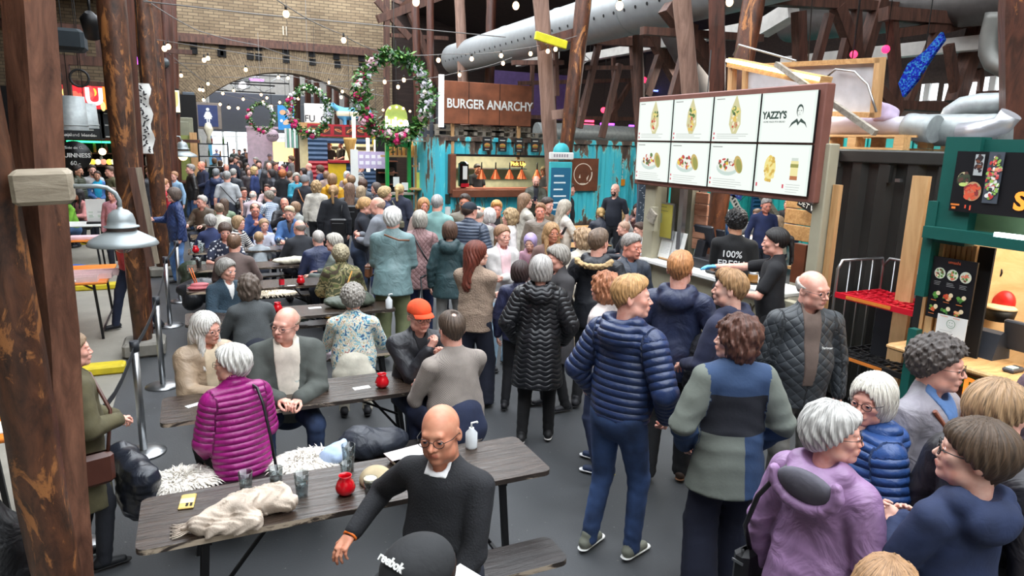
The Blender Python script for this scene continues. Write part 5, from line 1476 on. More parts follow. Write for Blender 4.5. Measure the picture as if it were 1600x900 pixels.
# --- pink stall and what stands beyond the arch
YK=36.0
k0,k1=P(388,260,YK).x,P(466,260,YK).x;KW=k1-k0
pk=empty('pink_stall',(k0,YK,0),'pale pink kiosk with a round sign beyond the arch','stall')
M_PINK=plain('pale pink paint',(240,214,232),.5,bmp=0)
BX((KW*.25,0,1.5),(KW*.5,.1,3.0)).put('front_panel',M_PINK,pk);BX((KW/2,.3,3.05),(KW,.8,.1)).put('roof_panel',M_PINK,pk);BX((KW*.75,0,.6),(KW*.5,.1,1.2)).put('front_panel',plain('magenta paint',(214,70,150),.5,bmp=0),pk)
BX((KW*.75,.6,1.9),(KW*.45,.1,1.0)).put('lit_back',emis('warm kitchen',(236,206,130),1.2),pk)
BX((KW*.97,-.05,1.4),(.25,.3,2.8)).put('pillar',REDM,pk)
q=P(426,212,YK-.3);t=empty('round_sign',q,'round pale pink hanging sign with dark letters beyond the arch','sign');LT([(.001,-.03),(.30,-.03),(.30,.03),(.001,.03)],n=22,M=RX(PI/2)).put('disc',M_PINK,t);text('lettering','GUGST',.16,plain('ink',(48,48,54),.6),t,(0,-.04,0),WALL_Y,.004,.002)
t=empty('green_white_banner',P(455,216,YS-.5),'narrow green and white striped box hanging at the striped stall corner','banner')
for k in range(6):BX((-.2+k*.08,0,0),(.07,.12,.72)).put('stripe',plain('mint',(110,158,140),.5,bmp=0)if k%2 else M_WHITE,t)
# grey projection screen, lighting truss, glazed shop fronts
YF=40.0
q0,q1=P(330,205,YF),P(512,152,YF)
t=empty('grey_screen',((q0 .x+q1 .x)/2,YF,(q0 .z+q1 .z)/2),'big plain dark grey screen hanging in the far hall behind the arch','screen')
BX((0,0,0),(q1 .x-q0 .x,.1,abs(q1 .z-q0 .z)),bev=.02).put('panel',plain('dark grey screen',(92,98,104),.6,var=.03,bmp=0),t)
def ltruss(label,pa,pb,y,h=.35):
 a,b=P(*pa,y),P(*pb,y);t=empty('lighting_truss',a,label,'truss','lighting trusses');L=b.x-a.x
 for z in(0,h):TB([(0,0,z),(L,0,z+(b.z-a.z))],.035,6).put('chord',M_BLACKM if y>36 else M_STEEL,t)
 n=int(L/.5)
 for k in range(n):TB([(L*k/n,0,0 if k%2 else h),(L*(k+1)/n,0,h if k%2 else 0)],.018,5).put('lattice_bar',M_STEEL,t)
 return t
ltruss('upper black lighting truss in the far hall above the grey screen',(332,126),(452,131),38);ltruss('lower black lighting truss just above the grey screen',(322,140),(430,146),36.5)
for i,(px,py)in enumerate(((355,121),(388,124))):
 tag(BX((0,0,0),(1.5,.08,.10)).put('purple_light_bar',emis('violet led',(170,90,240),2.5),None,loc=P(px,py,38.5)),['violet light bar at the left end of the far truss','violet light bar right of the bright cluster on the far truss'][i],'lamp')
t=empty('stage_light',P(379,133,38),'bright white stage lantern cluster glowing on the far truss','lamp');BL((0,0,0),.17).put('lens',emis('stage white',(255,244,250),5),t);BX((0,.2,.1),(.7,.3,.5)).put('housing',M_GALV,t)
t=empty('ladies_sign',P(325,181,29.6),'navy toilet sign with a white woman figure in a grey wooden frame by the arch','sign')
BX((0,.02,0),(.96,.05,1.0),bev=.02).put('frame',plain('grey brown frame',(128,116,106),.6),t);BX((0,-.01,0),(.70,.03,.80)).put('panel',plain('navy panel',(44,58,104),.5,bmp=0),t)
A_=Art();A_.oval(0,.24,.06,.06,(236,240,244));A_.poly([(-.06,.16),(.06,.16),(.13,-.12),(-.13,-.12)],(236,240,244));A_.rect(-.06,-.30,-.015,-.12,(236,240,244));A_.rect(.015,-.30,.06,-.12,(236,240,244));A_.poly([(-.07,.16),(-.16,-.04),(-.12,-.06),(-.05,.08)],(236,240,244));A_.poly([(.07,.16),(.16,-.04),(.12,-.06),(.05,.08)],(236,240,244));A_.pr(t,(0,-.027,0),WALL_Y)
YE=50.0
M_TQ=plain('light blue frame',(96,168,200),.5,bmp=0);M_DAYG=emis('daylit window',(232,242,250),1.6)
q0,q1=P(330,260,YE),P(470,205,YE)
n_=7;ww_=(q1 .x-q0 .x)/n_
for k in range(n_):
 w_=struct('window_%d'%(k+1),BX((q0 .x+(k+.5)*ww_,YE,1.6),(ww_-.16,.04,2.9)),M_DAYG)
 BX((q0 .x+k*ww_+.02,YE-.05,1.6),(.10 if k%3 else.22,.14,3.3)).put('mullion',M_TQ if k%3==0 else M_WHITE,w_)
 BX((q0 .x+(k+.5)*ww_,YE-.05,2.55),(ww_,.1,.08)).put('transom',M_WHITE,w_)
 BX((q0 .x+(k+.5)*ww_,YE-.05,3.2),(ww_,.16,.35)).put('lintel',M_TQ,w_)
 # --- bar on the left with its light box sign
YL=24.6
b0,b1=P(64,150,YL),P(281,160,YL)
bar=empty('bar_counter',(b0 .x,YL,0),'long dark bar at the far left under the glowing letter sign','bar')
BW=b1 .x-b0 .x
BX((BW/2-1.2,.3,.55),(BW+3.4,.6,1.1)).put('front_panel',plain('dark green bar front',(28,40,34),.5),bar);BX((BW/2-1.2,.2,1.13),(BW+3.5,.9,.06)).put('bar_top',M_POST,bar)
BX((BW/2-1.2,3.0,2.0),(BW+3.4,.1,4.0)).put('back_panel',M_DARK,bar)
for k in range(3):BX((BW/2-1.2,2.8,1.5+k*.42),(BW+2.5,.3,.04)).put('shelf',M_POST,bar)
BX((BW/2-1.2,.2,2.42),(BW+3.4,.5,.1)).put('canopy',M_POST,bar)
BX((BW*.42,2.6,2.30),(BW*.75,.04,.06)).put('green_strip',emis('green led',(40,220,120),4),bar)
for k,c_ in enumerate(((214,226,200),(236,170,50),(226,226,196),(226,176,60),(206,190,170),(190,120,96),(236,206,70),(220,220,200))):
 q=P((93,101,137,145,153,162,171,178)[k],253,YL-.3)
 tp_=empty('beer_tap_badge',q,'round lit tap badge on the far bar, %s from the left'%('first','second','third','fourth','fifth','sixth','seventh','eighth')[k],'tap','round tap badges');LT([(.001,-.02),(.085,-.02),(.085,.02),(.001,.02)],n=14,M=RX(PI/2)).put('badge',emis('badge',c_,1.0),tp_)
bot=[plain('bottle %d'%i,c_,.2,bmp=0)for i,c_ in enumerate(((60,90,50),(150,96,40),(190,186,170),(120,36,30)))]
for k in range(22):
 link('bottle',bm_,None,bot[k%4],loc=(b0 .x-.6+k*.17,YL+2.75,1.53+(k%2)*.42),label='%s bottle behind the far left bar, %s on the %s shelf'%(('green','amber','pale','dark red')[k%4],('first','second','third','fourth','fifth','sixth','seventh','eighth','ninth','tenth','eleventh')[k//2],('lower','upper')[k%2]),category='bottle',group='bottles behind the bar')
 # sign: glowing boxes with big letters
sgz0,sgz1=P(150,171,YL).z,P(150,136,YL).z;sh=sgz1-sgz0
sgn=empty('glowing_letter_sign',(b0 .x,YL-.4,sgz0),'long glowing red, orange and yellow lettered light box above the bar','sign')
BX((BW/2,.12,sh/2),(BW,.2,sh+.1)).put('light_box',M_BLACKM,sgn)
A_=Art();A_.rect(0,0,BW*.44,sh,(190,30,40));A_.rect(BW*.44,0,BW*.74,sh,(226,120,20));A_.rect(BW*.79,0,BW,sh,(250,240,200))
for k in range(30):A_.oval(rng.uniform(.05,BW*.7),rng.uniform(.05,sh-.05),rng.uniform(.05,.12),rng.uniform(.08,.25),rng.choice(((244,90,70),(250,180,60),(255,214,120),(220,60,60),(120,20,24))),10,dz=.0002)
A_.put('lit_face',painted('lit sign',1.1),sgn,(0,0,0),WALL_Y)
for i,(ch,x,c_)in enumerate((('S',.10,(250,200,200)),('U',.38,(248,190,200)),('H',.56,(255,232,120)),('V',.66,(255,226,110)),('O',.84,(150,140,90)),('U',.93,(150,140,90)))):
 text('letter',ch,sh*1.05,emis('letter',c_,1.2),sgn,(BW*x,-.05,sh/2),WALL_Y,.01,.02)
 # blackboards
for i,(p0,p1)in enumerate((((70,170),(160,216)),((160,172),(196,216)),((110,176),(150,212)))[:2]):
 q0,q1=P(p0[0],p1[1],YL-.15),P(p1[0],p0[1],YL-.15);w_,h_=q1 .x-q0 .x,q1 .z-q0 .z
 t=empty('menu_blackboard',q0,['wide blackboard with chalk price list under the glowing sign','narrower blackboard with chalk prices right of the wide one'][i],'blackboard')
 BX((w_/2,0,h_/2),(w_,.05,h_)).put('board',plain('slate board',(40,44,46),.7,bmp=0),t)
 A_=Art()
 for r_ in range(5):A_.lines(.1+(r_%2)*.1,h_-.14-r_*.17,w_*.4,1,.1,(206,206,200),rng,.03);A_.lines(w_*.62,h_-.14-r_*.17,w_*.3,1,.1,(206,206,200),rng,.03)
 A_.pr(t,(0,-.03,0),WALL_Y)
 text('lettering','Højtland Herde' if i==0 else '5/-',.14,M_WHITE,t,(w_*.55,-.04,.12),WALL_Y,.002)
q=P(117,243,YL-1.0);t=empty('round_stout_sign',q,'round black sign with white stout lettering and a price at the bar','sign')
LT([(.001,-.02),(.42,-.02),(.42,.02),(.001,.02)],n=26,M=RX(PI/2)@Matrix.Diagonal((1,1,1))).put('disc',plain('black disc',(16,16,18),.4,bmp=0),t)
text('lettering','GUINNESS',.17,M_WHITE,t,(0,-.03,0),WALL_Y,.004,.004);text('lettering','Side de G.',.11,M_WHITE,t,(0,-.03,.22),WALL_Y,.003);text('lettering','60,-',.17,M_WHITE,t,(0,-.03,-.22),WALL_Y,.003)
tag(BL((0,0,0),.10).put('bar_bulb',emis('bar bulb',(255,224,160),8),None,loc=P(160,237,YL-.2)),'single warm bulb glowing above the bar taps','lamp')
t=empty('galvanised_lamp',P(110,177,13.5),'large galvanised bucket lamp hanging before the bar','lamp');LT([(.24,-.27),(.22,.27),(.001,.28)],n=18,cap=False).put('bucket',M_GALV,t);LT([(.243,-.20),(.25,-.19),(.243,-.18)],n=18,cap=False).put('band',M_GALV,t)
t=empty('galvanised_lamp',P(133,182,14.2),'smaller galvanised bucket lamp behind the large one','lamp');LT([(.20,-.20),(.18,.22),(.001,.23)],n=18,cap=False).put('bucket',M_GALV,t);LT([(.203,-.15),(.21,-.14),(.203,-.13)],n=18,cap=False).put('band',M_GALV,t)
# door and cupboard panel with the small glowing lamp near the arch
q0,q1=P(266,222,26),P(301,184,26)
t=empty('grey_cupboard',(q0 .x,26,q0 .z),'grey green panelled cupboard front hanging between the left posts and the arch','cupboard')
w_,h_=q1 .x-q0 .x,q1 .z-q0 .z;BX((w_/2,0,h_/2),(w_,.2,h_),bev=.02).put('body',plain('grey green paint',(136,136,116),.6),t);BX((w_/2,-.12,h_/2),(w_*.72,.03,h_*.66),bev=.015).put('door',plain('grey green paint',(136,136,116),.6),t)
q0,q1=P(273,330,25.6),P(302,215,25.6)
t=empty('green_glass_door',(q0 .x,25.6,0),'yellow green lit door with a pale frame under the small pendant','door')
w_=q1 .x-q0 .x;BX((w_/2,.05,1.3),(w_,.05,2.6)).put('pane',plain('yellow green glass',(140,150,84),.3),t);BX((w_,0,1.35),(.22,.1,2.7)).put('frame_post',M_PINEV,t)
def bell_lamp(loc,s_,label,lit=None,arm=None):
 t=empty('pendant_lamp',loc,label,'lamp')
 LT([(.186*s_,-.115*s_),(.190*s_,-.11*s_),(.175*s_,-.085*s_),(.085*s_,-.035*s_),(.075*s_,-.03*s_)],n=32,cap=False).put('shade',M_LAMPG,t)
 LT([(.078*s_,-.03*s_),(.078*s_,-.008*s_)],n=28,cap=False).put('collar',plain('dark collar',(96,84,80),.4,.4),t)
 LT([(.094*s_,-.010*s_),(.094*s_,-.004*s_),(.076*s_,.0),(.074*s_,.030*s_),(.064*s_,.064*s_),(.040*s_,.088*s_),(.014*s_,.096*s_),(.012*s_,.11*s_)],n=28).put('dome',M_LAMPG,t)
 BL((0,0,-.105*s_),.06*s_,14,8).put('bulb_glass',lit or glass('clear lamp glass'),t)
 return t
L0=P(190,352,3.2);t=bell_lamp(L0,.70,'grey enamel bell lamp on a curved arm in the left foreground')
hp=P(97,291,3.2)-L0
TB([Vector((0,0,.07)),Vector((0,0,.10)),Vector((-.012,0,.13)),Vector((-.04,0,hp.z-.006)),Vector((-.07,0,hp.z)),Vector((hp.x+.02,0,hp.z))],.009,10).put('arm',M_LAMPG,t)
LT([(.001,-.02),(.040,-.02),(.045,.0),(.040,.025),(.001,.025)],(hp.x,0,hp.z),22,RY(PI/2)).put('wall_boss',M_LAMPG,t)
t=bell_lamp(P(285,232,22.5),2.1,'small distant grey bell lamp glowing warm beside the arch',emis('warm lamp',(255,214,130),6));TB([(0,0,.2),(-.05,0,.34),(-.35,0,.36)],.02,6).put('arm',M_LAMPG,t)
# liquor shelf by the arch
t=empty('liquor_shelf',P(328,240,28.4),'dark metal shelf with small bottles and a pale vase beside the arch column','shelf')
for z in(-.5,-.1,.35):BX((0,0,z),(1.3,.4,.04)).put('shelf_board',M_BLACKM,t)
for x in(-.63,.63):BX((x,0,-.4),(.04,.4,1.7)).put('upright',M_BLACKM,t)
for k in range(9):link('bottle',bm_,t,bot[(k*3)%4],loc=(-.55+k*.13,0,(-.48,-.08,.37)[k%3]),scale=.6)
LT([(.001,0),(.10,.02),(.06,.25),(.17,.5),(.10,.72),(.001,.78)],(0,0,.37),12).put('vase',plain('cream vase',(222,214,190),.5),t)
# white banner with black scribbled letters
bn=empty('lettered_banner',P(222,130,9.8),'narrow white hanging cloth banner with black scribbled letters beside the thick left post','banner')
q1=P(231,240,9.8)-P(222,130,9.8)
vs=[];n_=14
for k in range(n_+1):
 z=q1 .z*k/n_;x=q1 .x*k/n_;w_=.075+.02*sin(k*1.3)
 vs+=[(x-w_,.02*sin(k*.9),z),(x,.02*sin(k*1.7+1),z),(x+w_,.02*cos(k),z)]
mb=MB();mb._add(vs,[(k*3+j,k*3+j+1,(k+1)*3+j+1,(k+1)*3+j)for k in range(n_)for j in(0,1)],True);mb.put('cloth',M_WHITE,bn)
A_=Art()
for k in range(34):A_.oval(q1 .x*k/34+rng.uniform(-.035,.035),q1 .z*k/36-.04,rng.uniform(.012,.028),.010,(30,28,34),6,rng.uniform(0,3),.0001)
A_.pr(bn,(0,-.03,0),WALL_Y)
tag(BL((0,0,0),.14).put('speaker_ball',plain('dark grey gloss',(70,76,78),.3),None,loc=P(256,98,20.8)),'small dark grey ball speaker on the far red posts','speaker')
for i,(px,py)in enumerate(((204,94),(214,94))):tag(BL((0,0,0),.09).put('violet_spotlight',emis('violet',(190,70,250),5),None,loc=P(px,py,18)),['left violet spotlight between the left posts','right violet spotlight between the left posts'][i],'lamp')
t=empty('stage_spotlight',P(142,40,12),'black stage spotlight hanging high between the left posts','lamp');LT([(.10,-.18),(.13,.1),(.05,.2)],n=14,M=RX(.6)).put('can',M_BLACKM,t);TB([(0,0,.1),(0,0,.5)],.02,6).put('hanger',M_BLACKM,t)
t=empty('dark_canopy',P(90,62,13),'dark cloth covered box on the timber gallery at the top left','box');BX((0,0,0),(.75,.5,.32),bev=.05).put('cover',plain('dark blue cloth',(26,36,42),.8),t)
for i,(px,py)in enumerate(((80,118),(124,122))):
 tag(TB([(.16*cos(a),0,.16*sin(a))for a in[2*PI*k/14 for k in range(14)]],.025,6,closed=True).put('cable_coil',M_CABLEB,None,loc=P(px,py,16.2)),['left black cable coil on the gallery','right black cable coil on the gallery'][i],'cable')
 # ---------------------------------------------------------------- wrap stall (screens) on the right
XS=5.3
PX=at_x
# beyond the counter: seating corner with turquoise wall
sb=struct('wall_right',BX((16.0,13.0,1.6),(.1,6.7,3.2)),plain('turquoise boards',(28,140,140),.6))
for k in range(24):BX((15.93,10.2+k*.25,1.6),(.05,.18,3.2)).put('board',plain('turquoise boards',(30,150,148),.6),sb)
sb=struct('wall_right',BX((14.4,16.4,1.6),(4.2,.1,3.2)),plain('turquoise boards',(28,140,140),.6))
for k in range(16):BX((12.4+k*.26,16.33,1.6),(.19,.05,3.2)).put('board',plain('turquoise boards',(30,150,148),.6),sb)
CT_A,CT_B=PX(1011,406,XS),PX(1216,452,XS)
CZ=(CT_A.z+CT_B.z)/2
st=empty('wrap_stall',(XS,CT_B.y,0),'beige painted wrap stall with a white counter below the big lit menu screens','stall')
ya,yb=0.0,CT_A.y-CT_B.y
y_r=PX(1278,300,XS).y-CT_B.y
BX((.06,(y_r+yb)/2+.1,(CZ-.06)/2),(.08,yb-y_r+.2,CZ-.06),bev=.01).put('front_panel',M_BEIGE,st)
BX((.18,(yb-.05)/2+.02,CZ-.025),(.55,yb+.1,.05),bev=.01).put('counter',M_WHITE,st)
BX((.10,yb+.02,1.4),(.22,.22,2.8),bev=.01).put('corner_post',M_BEIGE,st)
BX((.28,yb-.30,1.75),(.10,.42,1.3)).put('side_panel',plain('olive grey panel',(122,120,104),.6),st)
BX((.14,yb-.46,1.7),(.06,.08,1.2)).put('post_trim',M_STEEL,st)
BX((.06,y_r-.02,1.36),(.13,.13,2.72),bev=.01).put('corner_post',M_BEIGE,st)
BX((.10,y_r-.13,1.2),(.05,.07,2.3)).put('post_trim',M_PINEV,st)
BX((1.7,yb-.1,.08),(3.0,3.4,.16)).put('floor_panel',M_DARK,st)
BX((2.6,yb-.95,.5),(.5,1.5,1.0)).put('back_counter',plain('cream cabinet',(196,190,170),.6),st)
BX((2.6,yb-.95,1.02),(.56,1.6,.04)).put('back_worktop',M_PINE,st)
kl=bpy.data.lights.new('stall_strip','AREA');kl.energy=45;kl.size=2.2;kl.size_y=.3;kl.shape='RECTANGLE';kl.color=(1,.96,.86)
ko=bpy.data.objects.new('stall_strip',kl);COL.objects.link(ko);ko.location=(XS+1.3,CT_B.y+.9,3.25)
# crest on the front panel
text('crest','Y',.14,plain('dark bronze',(70,58,44),.5),st,(.01,PX(1175,468,XS).y-CT_B.y,CZ-.25),WALL_X,.004)
# screens: real lit panels in a brown frame
sa,sb_=PX(1010,163,XS),PX(1288,134,XS);sc_,sd=PX(1008,288,XS),PX(1282,301,XS)
YA,YBs=sa.y,(sb_.y+sd.y)/2;zt_,zb_=(sa.z+sb_.z)/2,(sc_.z+sd.z)/2
SWd,SHt=YA-YBs,zt_-zb_
scr=empty('menu_screen_wall',(XS-.10,YA,zb_),'brown framed wall of eight bright menu screens over the wrap stall','screen')
BX((.08,-SWd/2,SHt/2),(.12,SWd+.10,SHt+.10),bev=.01).put('frame',plain('brown frame',(122,78,68),.5,bmp=.05),scr)
cw,ch_=SWd/4,SHt/2
R2=random.Random(4)
def wrap_art(A,cx,cy,s):
 A.poly([(cx,cy+.20*s),(cx+.07*s,cy+.05*s),(cx+.08*s,cy-.08*s),(cx+.03*s,cy-.17*s),(cx-.03*s,cy-.17*s),(cx-.08*s,cy-.08*s),(cx-.07*s,cy+.05*s)],(206,200,150))
 A.blobs(cx,cy+.04*s,.05*s,.05*s,((90,130,50),(60,90,40),(230,210,120)),14,.022*s,R2);A.blobs(cx,cy-.07*s,.055*s,.07*s,((200,70,50),(240,230,200),(224,190,90),(190,150,100)),18,.020*s,R2)
def bowl_art(A,cx,cy,s,pita=True):
 A.oval(cx,cy-.02*s,.13*s,.065*s,(196,214,206));A.oval(cx,cy,.12*s,.055*s,(236,236,226));A.blobs(cx,cy+.01*s,.10*s,.05*s,((90,120,60),(240,236,224),(190,60,50),(226,190,70),(110,84,60)),26,.020*s,R2)
 if pita:A.oval(cx+.13*s,cy+.01*s,.045*s,.075*s,(196,172,96),a=.4);A.oval(cx+.14*s,cy,.03*s,.06*s,(150,150,70),a=.4)
for r_ in range(2):
 for c_ in range(4):
  w_,h_=cw-.022,ch_-.022;x0,y0=c_*cw+.011,(1-r_)*ch_+.011
  sn=BX((.01,-(x0+w_/2),y0+h_/2),(.03,w_,h_));s_ob=sn.put('screen',M_BLACKM,scr)
  A_=Art();A_.rect(0,0,w_,h_,(228,240,232))
  A_.rect(w_*.04,0,w_*.96,h_*.97,(240,246,240))
  red=(206,60,80)
  if r_==0 and c_<3:
   wrap_art(A_,w_*.5,h_*.56,h_/.46*1.05);A_.lines(w_*.06,h_*.93,w_*.2,1,.02,(120,126,120),R2,.008)
   A_.rect(w_*.04,h_*.15,w_*.07,h_*.20,red);A_.rect(w_*.04,h_*.05,w_*.07,h_*.10,red);A_.lines(w_*.12,h_*.16,w_*.7,3,h_*.045,(150,156,150),R2,.004)
  elif r_==0:
   A_.rect(w_*.0,0,w_*.001,.001,red)
   g=(36,60,50)
   cx_,cy_=w_*.73,h_*.52;s_=h_
   A_.oval(cx_,cy_+.10*s_,.085*s_,.125*s_,g);A_.oval(cx_+.004,cy_+.075*s_,.068*s_,.105*s_,(236,242,236));A_.oval(cx_-.035*s_,cy_+.10*s_,.02*s_,.007*s_,g);A_.oval(cx_+.035*s_,cy_+.10*s_,.02*s_,.007*s_,g)
   A_.rect(cx_-.006*s_,cy_+.05*s_,cx_+.010*s_,cy_+.06*s_,g);A_.rect(cx_-.025*s_,cy_+.02*s_,cx_+.025*s_,cy_+.027*s_,g)
   A_.poly([(cx_-.24*s_,cy_-.24*s_),(cx_-.18*s_,cy_-.13*s_),(cx_-.05*s_,cy_-.05*s_),(cx_,cy_-.12*s_),(cx_+.05*s_,cy_-.05*s_),(cx_+.17*s_,cy_-.13*s_),(cx_+.22*s_,cy_-.24*s_),(cx_+.15*s_,cy_-.16*s_),(cx_+.04*s_,cy_-.12*s_),(cx_-.02*s_,cy_-.19*s_),(cx_-.06*s_,cy_-.12*s_),(cx_-.16*s_,cy_-.17*s_)],g)
  elif c_<3:
   bowl_art(A_,w_*.42,h_*.52,h_/.46*1.25);A_.lines(w_*.06,h_*.92,w_*.3,1,.02,(120,126,120),R2,.008)
   A_.rect(w_*.04,h_*.18,w_*.07,h_*.23,red);A_.rect(w_*.04,h_*.08,w_*.07,h_*.13,red);A_.lines(w_*.12,h_*.2,w_*.75,4,h_*.05,(160,166,160),R2,.004)
  else:
   A_.oval(w_*.28,h_*.52,.075,.12,(236,222,140));A_.blobs(w_*.28,h_*.5,.07,.13,((226,196,90),(240,224,150),(206,170,70)),34,.022,R2)
   x_=w_*.74;A_.rect(x_-.045,h_*.30,x_+.045,h_*.68,(236,226,160));A_.rect(x_-.045,h_*.30,x_+.045,h_*.38,(180,110,60));A_.rect(x_-.048,h_*.55,x_+.048,h_*.62,(150,150,70));A_.rect(x_-.04,h_*.68,x_+.04,h_*.74,(206,216,206))
   A_.rect(w_*.04,h_*.12,w_*.07,h_*.2,red);A_.rect(w_*.55,h_*.12,w_*.58,h_*.2,red);A_.lines(w_*.62,h_*.2,w_*.3,4,h_*.05,(170,176,170),R2,.004)
  A_.put('lit_picture',painted('screen light',.56,.9),s_ob,(-.008,-x0,y0),WALL_X)
  if r_==0 and c_==3:
   g_=plain('dark green print',(36,60,50),.6,bmp=0)
   text('lettering',"YAZZY'S",h_*.20,g_,s_ob,(-.0105,-(x0+w_*.27),y0+h_*.54),WALL_X,.0005,.004,wx=.85);text('lettering','HOME MADE PITA BREAD',h_*.052,g_,s_ob,(-.0105,-(x0+w_*.27),y0+h_*.41),WALL_X,.0005)
   # white panel box, slanting boards and lit lamp above the screens
q0,q1=PX(1150,100,XS+.8),PX(1362,160,XS+.8)
t=empty('white_roof_panel',PX(1260,138,XS+.9),'big tilted white panel edged with orange wood above the menu screens','panel')
t.rotation_euler=(0.05,-.12,0)
BX((0,0,0),(.04,1.75,.50)).put('panel',plain('off white sheet',(198,196,198),.6,bmp=0),t)
for z in(-.26,.26):BX((-.02,0,z),(.09,1.85,.05)).put('edge_board',M_PINE,t)
for y in(-.9,.9):BX((-.02,y,0),(.09,.06,.56)).put('edge_board',M_PINEV,t)
t=empty('roof_tube_lamp',PX(1205,112,XS+.3),'long glowing tube lamp in a wooden trough above the menu screens','lamp')
a_=PX(1145,98,XS+.3)-PX(1205,112,XS+.3);b_=PX(1290,128,XS+.3)-PX(1205,112,XS+.3)
BM(a_,b_,.16,.10).put('trough',M_PINE,t);TB([a_+Vector((-.09,0,.02)),b_+Vector((-.09,0,.02))],.018,8).put('tube',emis('warm tube',(255,236,196),5),t)
BM(a_+Vector((0,0,-.02)),a_+Vector((0,-.03,-.42)),.07).put('strut',M_PINEV,t)
TB([a_+Vector((0,0,.08)),a_+Vector((-.02,-.1,.18)),a_*.3+b_*.7+Vector((0,0,.14))],.012,6).put('wire_handle',M_STEEL,t)
a_,b_=PX(1213,100,XS+.2),PX(1368,208,XS+.2)
tag(to_origin(BM(a_,b_,.05,.05),a_).put('white_strut',M_GREYW,None,loc=a_),'long pale diagonal batten crossing in front of the white roof panel','batten')
a_=PX(1330,112,XS+.8)
pts=[Vector(PX(x,y,XS+.8))-a_ for x,y in((1290,122),(1306,108),(1336,112),(1345,122),(1356,132),(1362,152),(1369,175))]
tag(TB(pts,.012,6).put('bent_pipe',M_STEEL,None,loc=a_),'thin bent grey pipe behind the white roof panel','pipe')
t=empty('pink_neon',PX(1328,122,XS+1.0),'small pink neon triangle glowing behind the white panel','lamp');TB([(0,.10,-.05),(0,0,.0),(0,-.10,.05),(0,-.11,-.05)],.016,6,closed=True).put('tube',emis('pink neon',(255,110,220),5),t)
# plank board (pale red wood) in the stall
q0=PX(1070,292,XS+.25);
t=empty('plank_shield',PX(1089,345,XS+.30),'board of five broad pinkish wooden planks hanging in the wrap stall','board')
for k in range(5):
 BX((0,0,.28-k*.14),(.03+.006*(k%2),.37-(.02 if k>2 else 0),.134),bev=.006).put('plank',wood('pinkish plank %d'%(k%3),(150,100,76),(204,152,124),.6,(14,1.4,12),seed=k*1.7),t)
 # counter things
def pad(name,label,cat,loc,parts,group=None,rz=0):
 t=empty(name,loc,label,cat,group,rz)
 for nm,mb,m in parts:mb.put(nm,m,t)
 return t
for i,(px,py)in enumerate(((1041,396),(1058,399))):
 q=PX(px,py,XS+.12);t=empty('menu_card_easel',(q.x,q.y,CZ),['white menu card on a small wooden easel, left one on the white counter','white menu card on a small wooden easel, right one on the white counter'][i],'menu card','menu cards on easels')
 M_=RY(.2)
 BX((0,0,.20),(.006,.25,.36),M_).put('card',M_WHITE,t);BM((.05,.0,0),(.02,0,.36),.02).put('easel_leg',M_PINEV,t);BX((-.02,0,.02),(.05,.18,.015)).put('ledge',M_PINE,t)
 A_=Art();A_.lines(.06,.36,.11,1,.02,(110,110,110),R2,.008);A_.lines(.03,.32,.19,15,.018,(176,178,180),R2,.003);A_.pr(t,(-.04,.125,.02),WALL_X@RX(-.2))
t=empty('yellow_notice_board',PX(1040,345,XS+.12),'framed yellow notice board behind the left end of the white counter','notice board')
BX((0,0,0),(.03,.34,.46)).put('frame',M_STEEL,t);A_=Art();A_.rect(.02,.02,.32,.44,(176,164,72));A_.rect(.05,.2,.12,.32,(150,156,120));A_.lines(.04,.4,.2,2,.05,(120,120,70),R2,.01);A_.pr(t,(-.017,.17,-.23),WALL_X)
q=PX(1095,418,XS+.25)
pad('cash_register','black till with a tilted screen and open drawer on the white counter','till',(q.x+.05,q.y,CZ),[('drawer',BX((0,-.10,.06),(.34,.52,.12),bev=.01),plain('black plastic',(30,32,38),.4)),('stand',BX((-.02,.05,.20),(.10,.14,.24),RY(.2),bev=.02),plain('black plastic',(30,32,38),.4)),('screen',BX((.02,.05,.36),(.05,.32,.28),RY(-.3),bev=.012),plain('slate plastic',(44,48,58),.4)),('customer_display',BX((.06,-.18,.36),(.03,.14,.22),RY(-.2),bev=.01),plain('slate plastic',(44,48,58),.4))])
q=PX(1113,424,XS+.06)
pad('card_terminal','small black card terminal lying on the white counter edge','terminal',(q.x,q.y,CZ),[('body',BX((0,0,.02),(.09,.16,.035),bev=.01),plain('black plastic',(30,32,38),.4)),('keypad',BX((0,-.03,.04),(.06,.06,.006)),plain('grey keys',(110,112,116),.5))])
q=PX(1177,432,XS+.08)
pad('amber_jar','small amber glass jar on a dark tray on the white counter','jar',(q.x,q.y,CZ),[('jar',LT([(.001,.012),(.05,.012),(.055,.03),(.055,.10),(.05,.11)],n=16),plain('amber glass',(150,104,50),.15,bmp=0)),('tray',LT([(.001,0),(.075,0),(.08,.012),(.001,.012)],n=18),M_BLACKM),('lid',LT([(.052,.105),(.052,.125),(.001,.125)],n=16),M_STEEL)])
q=PX(1010+14,350,XS)
t=empty('leaflet_holder',PX(1021,342,XS-.06),'small pale wooden leaflet holder on the stall corner post','holder');BX((0,0,0),(.05,.12,.30)).put('backing',M_BEIGE,t);BX((-.05,-.03,.04),(.03,.15,.14),RX(.5)).put('tray',M_GREYW,t)
